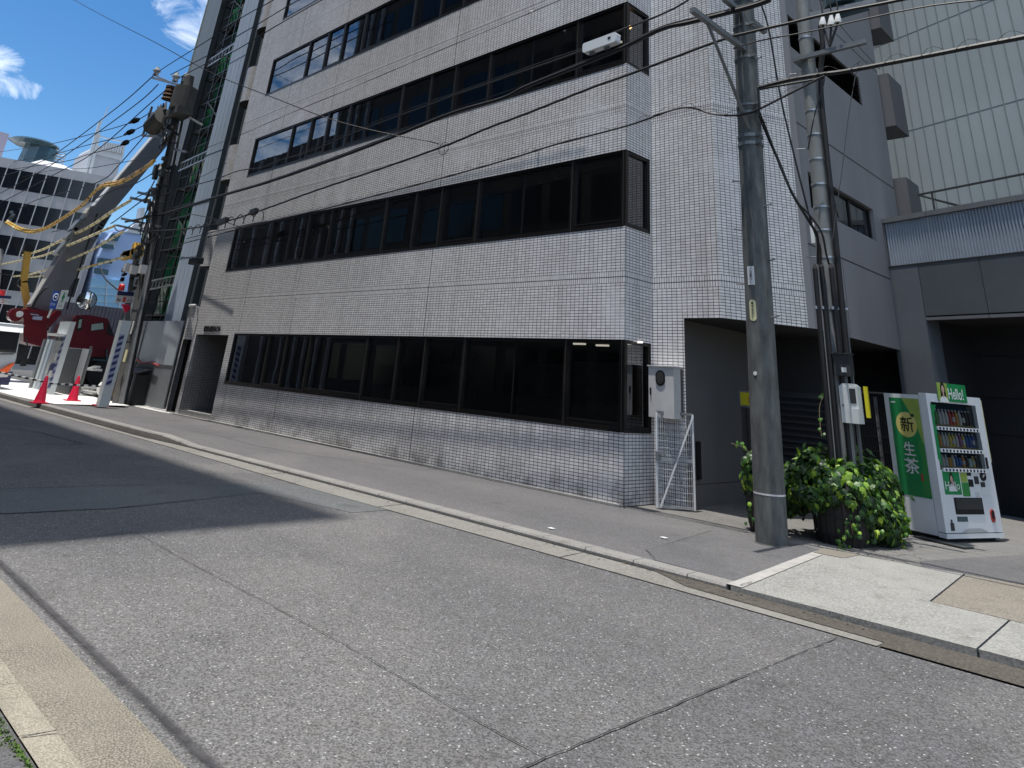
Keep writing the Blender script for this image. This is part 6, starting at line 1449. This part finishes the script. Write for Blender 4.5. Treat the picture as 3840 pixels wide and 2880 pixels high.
b = MB(); b.poly([PFAR(-9.5, 14.8, -.5), PFAR(-6.2, 14.8, -.5), PFAR(-7.2, 15.35, -1.5), PFAR(-8.8, 15.45, -1.5)]); b.box(*(0, 0), 0, 0, 0, 0) if False else None; b.build('roof_hump', 'far_band', fo)
# rooftop structures (own X planes so that they have real size)
b = MB()
def fx(px, py, X): return onx(px, py, X)
RX = -70
b.prism([fx(312, 672, RX), fx(432, 690, RX), fx(458, 575, RX), fx(345, 560, RX)], (-5, 0, 0)); b.build('plant_tower', 'far_band', fo)
b = MB(); b.prism([fx(350, 575, RX+.1), fx(458, 602, RX+.1), fx(468, 565, RX+.1), fx(362, 545, RX+.1)], (-5, 0, 0)); b.build('tower_band', 'paper_white', fo)
b = MB(); b.prism([fx(382, 562, RX+.2), fx(460, 575, RX+.2), fx(468, 545, RX+.2), fx(390, 532, RX+.2)], (-.1, 0, 0)); b.build('grille_back', 'strip_metal', fo)
b = MB()
for k in range(9): a_ = fx(384+k*9.4, 562+k*1.6, RX+.3); c_ = fx(392+k*9.3, 533+k*1.5, RX+.3); b.bar(a_, c_, .16, .1)
for px in ((312, 672, 375, 455), (330, 675, 372, 500)): b.bar(fx(px[0], px[1], RX+.4), fx(px[2], px[3], RX+.4), .22)
b.bar(fx(375, 470, RX+.4), fx(408, 400, RX+.4), .07); b.bar(fx(372, 512, RX+.4), fx(462, 532, RX+.4), .1); b.build('roof_grille', 'porcelain', fo)
dc = MB(); c = onx(128, 540, -68); dc.cyl(c-Vector((0, 0, .25)), c+Vector((0, 0, .0)), 1.35, 1.85, 32); dc.cyl(c, c+Vector((0, 0, .16)), 1.85, 1.6, 32); dc.build('roof_disc', 'teal_glass', fo)
b = MB(); c2 = onx(132, 590, -68); b.cyl((c2.x, c2.y+.1, c2.z-.9), (c2.x, c2.y+.25, c.z-.2), 1.25, 1.25, 10); b.build('glass_drum', 'teal_glass', fo)
b = MB()
for k in range(6): z = c2.z-.3+.22*k; b.tube([(c2.x, c2.y+1.6+.5*math.cos(t), z+.15*math.sin(t)) for t in [math.pi*2*i/10 for i in range(11)]], .04, 5)
b.build('stair_hoops', 'galv', fo)
lw = MB(); lw.prism([onx(-60, 600, -75), onx(4, 592, -75), onx(36, 503, -75), onx(-30, 485, -75)], (-6, 0, 0)); single('far_building', lw, 'lilac_wall', 'pale lilac building corner at the far left edge of the skyline', 'building')
pb = thing('far_building', 'pale blue building with white window bands seen between the crane boom and the dark pole', 'building', (-80, 30, 0))
BX = -62
b = MB(); b.prism([fx(330, 1150, BX), fx(520, 1150, BX), fx(530, 850, BX), fx(470, 850, BX), fx(462, 868, BX), fx(425, 870, BX), fx(400, 900, BX), fx(372, 960, BX)], (-6, 0, 0)); b.build('wall', 'pale_blue', pb)
b = MB(); b.prism([fx(325, 1165, BX+.2), fx(470, 1165, BX+.2), fx(475, 1052, BX+.2), fx(345, 1042, BX+.2)], (-.2, 0, 0)); b.build('cyan_front', 'cyan_panel', pb)
b = MB(); b.prism([fx(372, 925, BX+.1), fx(430, 930, BX+.1), fx(436, 905, BX+.1), fx(382, 898, BX+.1)], (-.1, 0, 0)); b.prism([fx(520, 850, BX+.1), fx(532, 850, BX+.1), fx(545, 780, BX+.1), fx(532, 778, BX+.1)], (-1, 0, 0)); b.prism([fx(470, 870, BX+.1), fx(540, 880, BX+.1), fx(545, 840, BX+.1), fx(505, 840, BX+.1)], (-.5, 0, 0)); b.build('white_band', 'paper_white', pb)
for (q) in (((378, 930), (428, 934), (426, 918), (384, 914)), ((352, 1025), (405, 1032), (408, 1012), (355, 1003)), ((362, 985), (420, 990), (424, 972), (368, 966)), ((400, 900), (440, 905), (455, 880), (420, 876))):
    b = MB(); b.prism([fx(*p, BX+.25) for p in q], (-.05, 0, 0)); b.build('window', 'teal_glass', pb)
b = MB()
for px in (400, 452): b.bar(fx(px-5, 1160, BX+.25), fx(px+2, 1050, BX+.25), .05)
for py in (1075, 1100, 1128): b.bar(fx(335, py, BX+.25), fx(472, py+8, BX+.25), .03)
b.build('panel_seam', 'paper_white', pb)
# ---------------------------------------------------------------- the far side of the street (behind the viewer): casts the shade and fills reflections
ob = thing('opposite_building', 'tall office building on the near side of the street', 'building', (-20, -6, 0))
HB = 48.0; EX = -7.88; YB = 5.62-SUN_B*HB
b = MB(); b.box(-37, EX, -16, YB, 0, HB); b.build('wall', 'opp_wall', ob)
b = MB()
for k in range(11):
    z = 1.2+3.2*k
    for j in range(13): x = -36.3+2.2*j; b.box(x, x+1.7, YB+.003, YB+.02, z, z+1.7)
b.build('window_row', 'opp_glass', ob)
b = MB()
for j in range(4): x = -36.9+1.1*j; b.box(x, x+.14, YB+.003, YB+.18, .5, HB-.5)
b.build('fin', 'opp_fin', ob)
ob2 = thing('opposite_building', 'lower building further along the near side of the street', 'building', (-43, -6, 0))
b = MB(); b.box(-52, -37.2, -16, YB-.4, 0, 15.2); b.build('wall', 'opp_wall', ob2)
b = MB()
for j in range(7): x = -51.5+2.1*j; b.box(x, x+.2, YB-.4, YB-.2, .5, 15)
b.build('fin', 'opp_fin', ob2)
ob3 = MB(); ob3.box(-90, -52.3, -16, YB-.6, 0, 9.0); single('opposite_building', ob3, 'timber', 'low brown building at the far end of the near side of the street', 'building')
ob4 = MB(); ob4.box(-7, 40, -22, -9, 0, 6.0); single('opposite_building', ob4, 'opp_wall', 'low building behind the viewer', 'building')
# ================================================================== CABLES
def cable(pts, Y, r, label, name='overhead_cable', m='cable', k=6, spiral=False, cat='cable'):
    """pts in photo pixels, hung in the vertical plane y = Y (or y interpolated Y0..Y1)"""
    n_ = len(pts); Y0, Y1 = Y if isinstance(Y, tuple) else (Y, Y)
    P_ = [ony(p[0], p[1], Y0+(Y1-Y0)*i/(n_-1)) for i, p in enumerate(pts)]
    Q = catmull(P_, k); r *= 1.3; b = MB(); b.tube(Q, r, 6)
    if spiral:
        S = []; L_ = 0
        for i in range(len(Q)-1):
            d = (Q[i+1]-Q[i]); ln = d.length; steps = max(2, int(ln/.05))
            for j in range(steps):
                t = j/steps; p = Q[i].lerp(Q[i+1], t); L_ += ln/steps; ph = L_/.42*2*math.pi
                S.append(p+Vector((0, (r+.02)*math.cos(ph), (r+.022)+(r+.022)*math.sin(ph))))
        b.tube(S, .0035, 4)
    return single(name, b, m, label, cat)
S1 = lambda L_: [(p[0]*D, p[1]*D) for p in L_]
# right half, near poles
cable([(3640, -60), (3375, 0), (3092, 55), (2959, 87), (2820, 119), (2687, 156), (2351, 282), (2226, 326), (1982, 423), (1830, 480), (1679, 543), (1467, 619), (1180, 716), (1001, 781), (849, 830), (700, 858), (520, 868)], 8.75, .017, 'thick black cable dipping from the top right past both poles to the dark pole')
cable([(2889, -2), (2820, 23), (2600, 81), (2481, 109), (2324, 184), (2161, 250), (1971, 326), (1884, 369), (1700, 423), (1473, 513), (1229, 605), (1001, 684), (800, 743), (620, 800), (470, 832)], 8.85, .030, 'thickest black cable bundle crossing the second floor windows')
cable([(2900, -30), (2820, 12), (2600, 68), (2481, 100), (2324, 175), (2161, 241), (1971, 317), (1700, 412), (1473, 505), (1229, 598), (1001, 679), (800, 739), (620, 797)], 8.86, .009, 'thin wire riding on top of the thickest cable bundle')
cable([(2640, -40), (2540, 25), (2441, 70), (2340, 108), (2300, 124)], 8.8, .013, 'short cable running from the white closure up to the top right')
cable([(2194, 186), (2063, 233), (1950, 271), (1825, 315), (1700, 358), (1614, 391), (1451, 450), (1310, 505), (1212, 548), (1125, 580), (1050, 600), (979, 629), (898, 640), (800, 675), (690, 705), (600, 735)], 8.8, .012, 'cable leaving the left end of the white closure towards the dark pole')
cable([(2194, 178), (2063, 222), (1950, 262), (1825, 306), (1700, 350), (1451, 440), (1310, 496), (1212, 538), (1125, 574)], 8.8, .006, 'thin messenger wire above the cable left of the white closure')
cable([(3092, 284), (2960, 352), (2843, 411), (2800, 426), (2760, 433), (2675, 428), (2590, 404), (2514, 415), (2351, 472), (2080, 543), (1928, 591), (1700, 656), (1494, 711), (1201, 787), (984, 836), (800, 884), (640, 925)], 8.95, .012, 'black cable with a spiral wire sagging behind the thick pole just above the first floor', spiral=True)
cable([(2630, 400), (2560, 405), (2450, 432)], 8.93, .005, 'short stay wire beside the sagging spiral cable near the thick pole')
cable([(4000, 105), (3840, 139), (3650, 175), (3468, 211), (3179, 266), (3092, 278), (2960, 300), (2843, 330)], 9.15, .024, 'thick cable bundle from the thick pole out to the right photo edge', spiral=True)
cable([(3092, 292), (2960, 315), (2843, 336)], 9.1, .012, 'second cable below the thick bundle beside the slim pole')
cable([(3990, -20), (3500, 20), (3050, 115), (2852, 152), (2750, 182)], (8.9, 9.0), .008, 'thin wire slanting down from the right to the thick pole top')
cable([(2855, 17), (2884, 116), (2924, 347), (2970, 550), (3028, 781), (3051, 862), (3075, 925), (3078, 990)], (9.2, 10.35), .010, 'single drop wire curving from the top to the slim pole')
cable([(2846, 430), (2870, 490), (2924, 613), (2970, 723), (3040, 839), (3065, 890), (3068, 990)], (9.12, 10.4), .016, 'heavier drop cable curving from the thick pole down to the slim pole')
cable([(2848, 420), (2880, 500), (2932, 640), (2985, 750), (3030, 800), (3080, 870), (3098, 950), (3108, 990)], (9.12, 10.4), .011, 'thinner drop cable beside the heavier one between the two poles')
cable([(2843, 330), (2846, 380), (2846, 425)], 9.08, .012, 'short cable tail hugging the right side of the thick pole')
cable([(3220, 230), (3205, 300), (3180, 450), (3160, 620), (3140, 760), (3122, 900)], (10.3, 10.5), .005, 'thin grey wire dropping beside the slim pole', m='cable_grey')
cable([(3065, -20), (3180, 130), (3300, 260)], (10.6, 14), .006, 'thin wire crossing in front of the grey side wall', m='cable_grey')
cable([(3030, 560), (3055, 430), (3085, 330), (3092, 290)], 10.35, .008, 'short wire climbing the slim pole', m='cable')
# cables above the facade
cable([(2160, -20), (2101, 0), (1993, 46), (1850, 106), (1700, 168), (1342, 320), (1100, 420), (903, 505), (760, 560)], 9.2, .006, 'thin wire with a small bead above the third floor windows')
b = MB(); c = ony(1993, 45, 9.2); b.sphere(c, .035, 0, 8, 6); single('wire_bead', b, 'porcelain', 'small pale bead insulator on the wire above the third floor windows', 'insulator')
cable([(1260, -25), (1207, 0), (1040, 95), (876, 193), (770, 240), (677, 289)], 8.7, .014, 'high wire nearest the facade in the trio left of the top windows')
cable([(1130, -5), (1077, 24), (960, 95), (889, 136), (810, 191), (640, 280)], 8.6, .014, 'middle high wire of the trio rising to the top left of the facade')
cable([(1060, -20), (1006, 11), (908, 65), (781, 150), (637, 240), (579, 278)], 8.5, .014, 'topmost high wire of the trio at the dark pole')
cable([(180, -55), (278, 0), (405, 69), (580, 158), (723, 237), (849, 298), (1030, 368), (1201, 434), (1340, 475), (1473, 505), (1600, 528), (1646, 540)], (4.5, 8.8), .009, 'lone wire slanting down across the sky from the top left to the facade cables')
b = MB(); c = ony(1665, 548, 8.78); b.tube([c+Vector((.16*math.cos(t), 0, .13*math.sin(t)-.05)) for t in [2*math.pi*k/16 for k in range(17)]], .007, 5); single('cable_loop', b, 'cable', 'small spare loop of wire where the slanting wire meets the cables', 'cable')
# coils and closure on the low cable at the left of the facade
b = MB(); pts_ = []
Q0, Q1 = ony(690, 855, 8.74), ony(1000, 783, 8.74)
for i in range(120):
    t = i/119; p = Q0.lerp(Q1, t); pts_.append(p+Vector((.12*math.sin(t*60), -.03, -.16+.15*math.cos(t*60))))
b.tube(pts_, .012, 5); single('cable_coil', b, 'cable', 'loops of spare cable hanging under the low cable at the left end of the facade', 'cable')
for (px, py, w_, l_) in ((835, 830, .28, 'black cable joint box nearest the dark pole on the low cable'), (952, 794, .16, 'smaller black joint box on the low cable')):
    b = MB(); c = ony(px, py, 8.74); b.obox(c, (1, 0, .1), (0, 1, 0), (0, 0, 1), w_, .06, .07); single('joint_box', b, 'rail_metal', l_, 'cable box')
b = MB(); c0, c1_ = ony(2430+0, 80, 8.78), ony(2530, 60, 8.78)
cl = thing('cable_closure', 'long white cable closure slung on the wires in front of the second floor windows', 'cable closure', tuple(ony(2260, 165, 8.8)))
cq = [ony(x, y, 8.8) for x, y in ((2193, 205), (2318, 160), (2317, 122), (2194, 170))]
b = MB(); dxv = (cq[1]-cq[0]).normalized(); cen = sum(cq, Vector())/4; uzv = Vector((0, -1, 0)).cross(dxv).normalized() if False else dxv.cross(Vector((0, 1, 0))).normalized()*-1
hx_ = (cq[1]-cq[0]).length/2; hz_ = (cq[3]-cq[0]).length/2
def rbox(b, c, ax, ay, az, hx, hy, hz, r, m=0):
    pr = [(-hx+r, -hz), (hx-r, -hz), (hx-r*.3, -hz+r*.3), (hx, -hz+r), (hx, hz-r), (hx-r*.3, hz-r*.3), (hx-r, hz), (-hx+r, hz), (-hx+r*.3, hz-r*.3), (-hx, hz-r), (-hx, -hz+r), (-hx+r*.3, -hz+r*.3)]
    b.prism([c-ay*hy+ax*x+az*z for x, z in pr], ay*2*hy, m)
rbox(b, cen, dxv, Vector((0, 1, 0)), uzv, hx_, .07, hz_, .04); b.build('shell', 'vend_white', cl)
b = MB(); rbox(b, cen-uzv*(hz_*.85)+Vector((0, .02, 0)), dxv, Vector((0, 1, 0)), uzv, hx_*.97, .085, hz_*.22, .01); b.build('underside', 'steel_grey', cl)
b = MB(); c = cen+dxv*hx_*.62-uzv*hz_*.15-Vector((0, .072, 0)); b.obox(c, dxv, Vector((0, 1, 0)), uzv, .03, .003, .022); b.build('label_mark', 'black', cl)
b = MB()
for s_ in (-.55, .35): b.obox(cen+dxv*hx_*s_+uzv*(hz_+.03), dxv, Vector((0, 1, 0)), uzv, .05, .02, .03)
b.build('hanger', 'steel_grey', cl)
b = MB(); c = ony(2638, 178, 8.9); b.obox(c, (1, 0, .25), (0, 1, 0), (0, 0, 1), .07, .02, .035); single('cable_tag', b, 'paper_white', 'small white tag on the cable left of the thick pole', 'tag')
# left of the dark pole
Zs = .3616
z3 = lambda L_: [(x*Zs, 400+y*Zs) for x, y in L_]
cable(z3([(1600, -330), (1225, 0), (590, 480), (400, 580), (250, 650), (0, 730), (-80, 760)]), (8.5, 9.5), .020, 'leftmost high wire running down from the dark pole to the far left')
cable(z3([(1640, -230), (1380, 0), (700, 490), (430, 665), (0, 900)]), (8.6, 9.6), .020, 'second high wire left of the dark pole')
cable(z3([(1730, -180), (1520, 0), (980, 470), (590, 690), (0, 1000)]), (8.7, 9.7), .020, 'third high wire left of the dark pole')
for i, (L_, l_) in enumerate((([(1560, 60), (1440, 130), (1300, 185), (1000, 270), (510, 390), (0, 470)], 'upper strained wire running left over the round roof disc'), ([(1540, 170), (1390, 245), (1250, 310), (900, 400), (500, 505), (0, 592)], 'middle strained wire running left below the roof disc'), ([(1480, 290), (1330, 360), (1230, 410), (900, 500), (630, 575), (0, 665)], 'lower strained wire running left along the far office roof'))):
    cable(z3(L_), (8.3, 10), .016, l_)
    b = MB(); a_, c_ = [ony(*q, 8.35) for q in z3(L_[1:3])]; n_ = 9
    for k in range(n_): p = a_.lerp(c_, k/n_*.7); b.cyl(p, a_.lerp(c_, (k+.8)/n_*.7), .11 if 1 < k < 6 else .06, .05, 8)
    single('strain_insulator', b, 'black', 'dark strain insulator on the %s strained wire at the dark pole' % ('upper', 'middle', 'lower')[i], 'insulator')
cable(z3([(1600, 180), (1500, 300), (1210, 630), (1080, 750), (820, 850), (400, 960), (200, 1060)]), (8.6, 9.6), .018, 'wire with a knot crossing in front of the white roof tower')
cable(z3([(1600, 520), (1200, 590), (900, 640), (480, 670), (0, 800)]), (8.9, 11), .012, 'thin wire level with the far office roof edge')
cable(z3([(1660, 640), (1400, 800), (1220, 850), (1000, 950), (860, 1040)]), (8.7, 9.3), .016, 'black wire just under the uppermost yellow sleeves')
cable(z3([(1640, 830), (1380, 960), (1100, 1120), (900, 1180), (700, 1260), (540, 1300)]), (8.7, 9.3), .014, 'thin black wire between the yellow sleeved cables')
cable(z3([(1640, 870), (1450, 990), (1200, 1180), (1150, 1210)]), (8.7, 9), .018, 'short black wire below the cross arms of the dark pole')
cable(z3([(1660, 1040), (1480, 1150), (1250, 1290), (1180, 1240)]), (8.7, 9), .016, 'short slack wire near the lower cross arms')
def sleeve(L_, Y, r, label, pale=0, two=False, seg=.42):
    r *= 1.25; P_ = [ony(*q, Y[0]+(Y[1]-Y[0])*i/(len(L_)-1)) for i, q in enumerate(L_)]; Q = catmull(P_, 10)
    b = MB(); R_ = []; PT = []; MM = []; acc = 0
    # resample evenly
    pts_ = [Q[0]]; 
    for a_, c_ in zip(Q[:-1], Q[1:]):
        ln = (c_-a_).length; n_ = max(1, int(ln/.07)); pts_ += [a_.lerp(c_, (j+1)/n_) for j in range(n_)]
    acc = 0; prev = pts_[0]; start = 0; segs = []
    for off in ((0, .085) if two else (0,)):
        acc = 0; run = [pts_[0]]
        for p in pts_[1:]:
            acc += (p-run[-1]).length; run.append(p)
            if acc > seg*(1+.0*off):
                q_ = [x+Vector((0, -off*.6, -off*1.5)) for x in run]
                if len(q_) > 2: b.tube(q_[:-1], r, 8, pale if random.random() < .93 else 1-pale); b.tube([q_[-2], q_[-1], q_[-1]+(q_[-1]-q_[-2])*.4], r*1.04, 8, 2)
                run = [p]; acc = 0
    return single('sleeved_cable', b, ['sleeve_yellow', 'sleeve_pale', 'black'], label, 'cable')
sleeve(z3([(1600, 560), (1390, 700), (1240, 775), (1050, 820), (860, 1010), (700, 1120), (560, 1210), (450, 1262), (340, 1285), (240, 1268), (160, 1235), (70, 1180)]), (8.6, 10.4), .055, 'uppermost pair of yellow sleeved cables sagging from the dark pole to the distant pole', 0, True, 1.15)
sleeve(z3([(1350, 975), (1160, 1090), (1000, 1200), (860, 1280), (620, 1395), (420, 1490), (200, 1550)]), (8.6, 9.8), .05, 'second yellow sleeved cable below the sagging pair', 1, False, 1.0)
sleeve(z3([(1190, 1235), (990, 1320), (710, 1440), (570, 1500), (430, 1550), (240, 1590), (0, 1640)]), (8.6, 10), .045, 'third yellow sleeved cable from the top', 1, False, 1.0)
sleeve(z3([(1275, 1300), (1080, 1410), (920, 1500), (640, 1620), (480, 1690), (290, 1745), (120, 1760)]), (8.6, 10), .042, 'fourth yellow sleeved cable ending short of the left edge', 1, False, 1.0)
sleeve([(468, 962), (400, 982), (330, 1000), (290, 1012), (208, 1025), (130, 1037), (75, 1037)], (9.2, 10.4), .042, 'lowest yellow sleeved cable from the thin grey pole', 1, False, 1.0)
cable([(75, 1037), (30, 1030), (-30, 1020)], 10.4, .02, 'plain end of the lowest sleeved cable at the left edge')
cable([(375, 1000), (395, 1045), (440, 1085), (470, 1100)], 12, .03, 'dark wire curving over the cyan building front')
# wires between the dark pole and the facade end
cable([(700, 690), (800, 640), (850, 610)], 9.3, .007, 'thin wire over the pale blue sheeting'); cable([(640, 790), (700, 800), (800, 820), (900, 850)], 9.3, .010, 'thin wire low over the sheeting near the curved balconies')
cable([(700, 895), (800, 870), (880, 852), (1000, 830)], 9.0, .010, 'thin wire below the coil of spare cable')
cable([(620, 960), (690, 965), (760, 968)], 9.2, .012, 'short wire reaching the ground floor of the curved stair')
b = MB(); c = ony(735, 980, 9.3); b.obox(c, (1, 0, 0), (0, 1, 0), (0, 0, 1), .35, .1, .09); single('joint_box', b, 'black', 'black box between the sheeting and the curved stair wall', 'cable box')
for o in list(bpy.data.objects):
    if 'base' in o: del o['base']
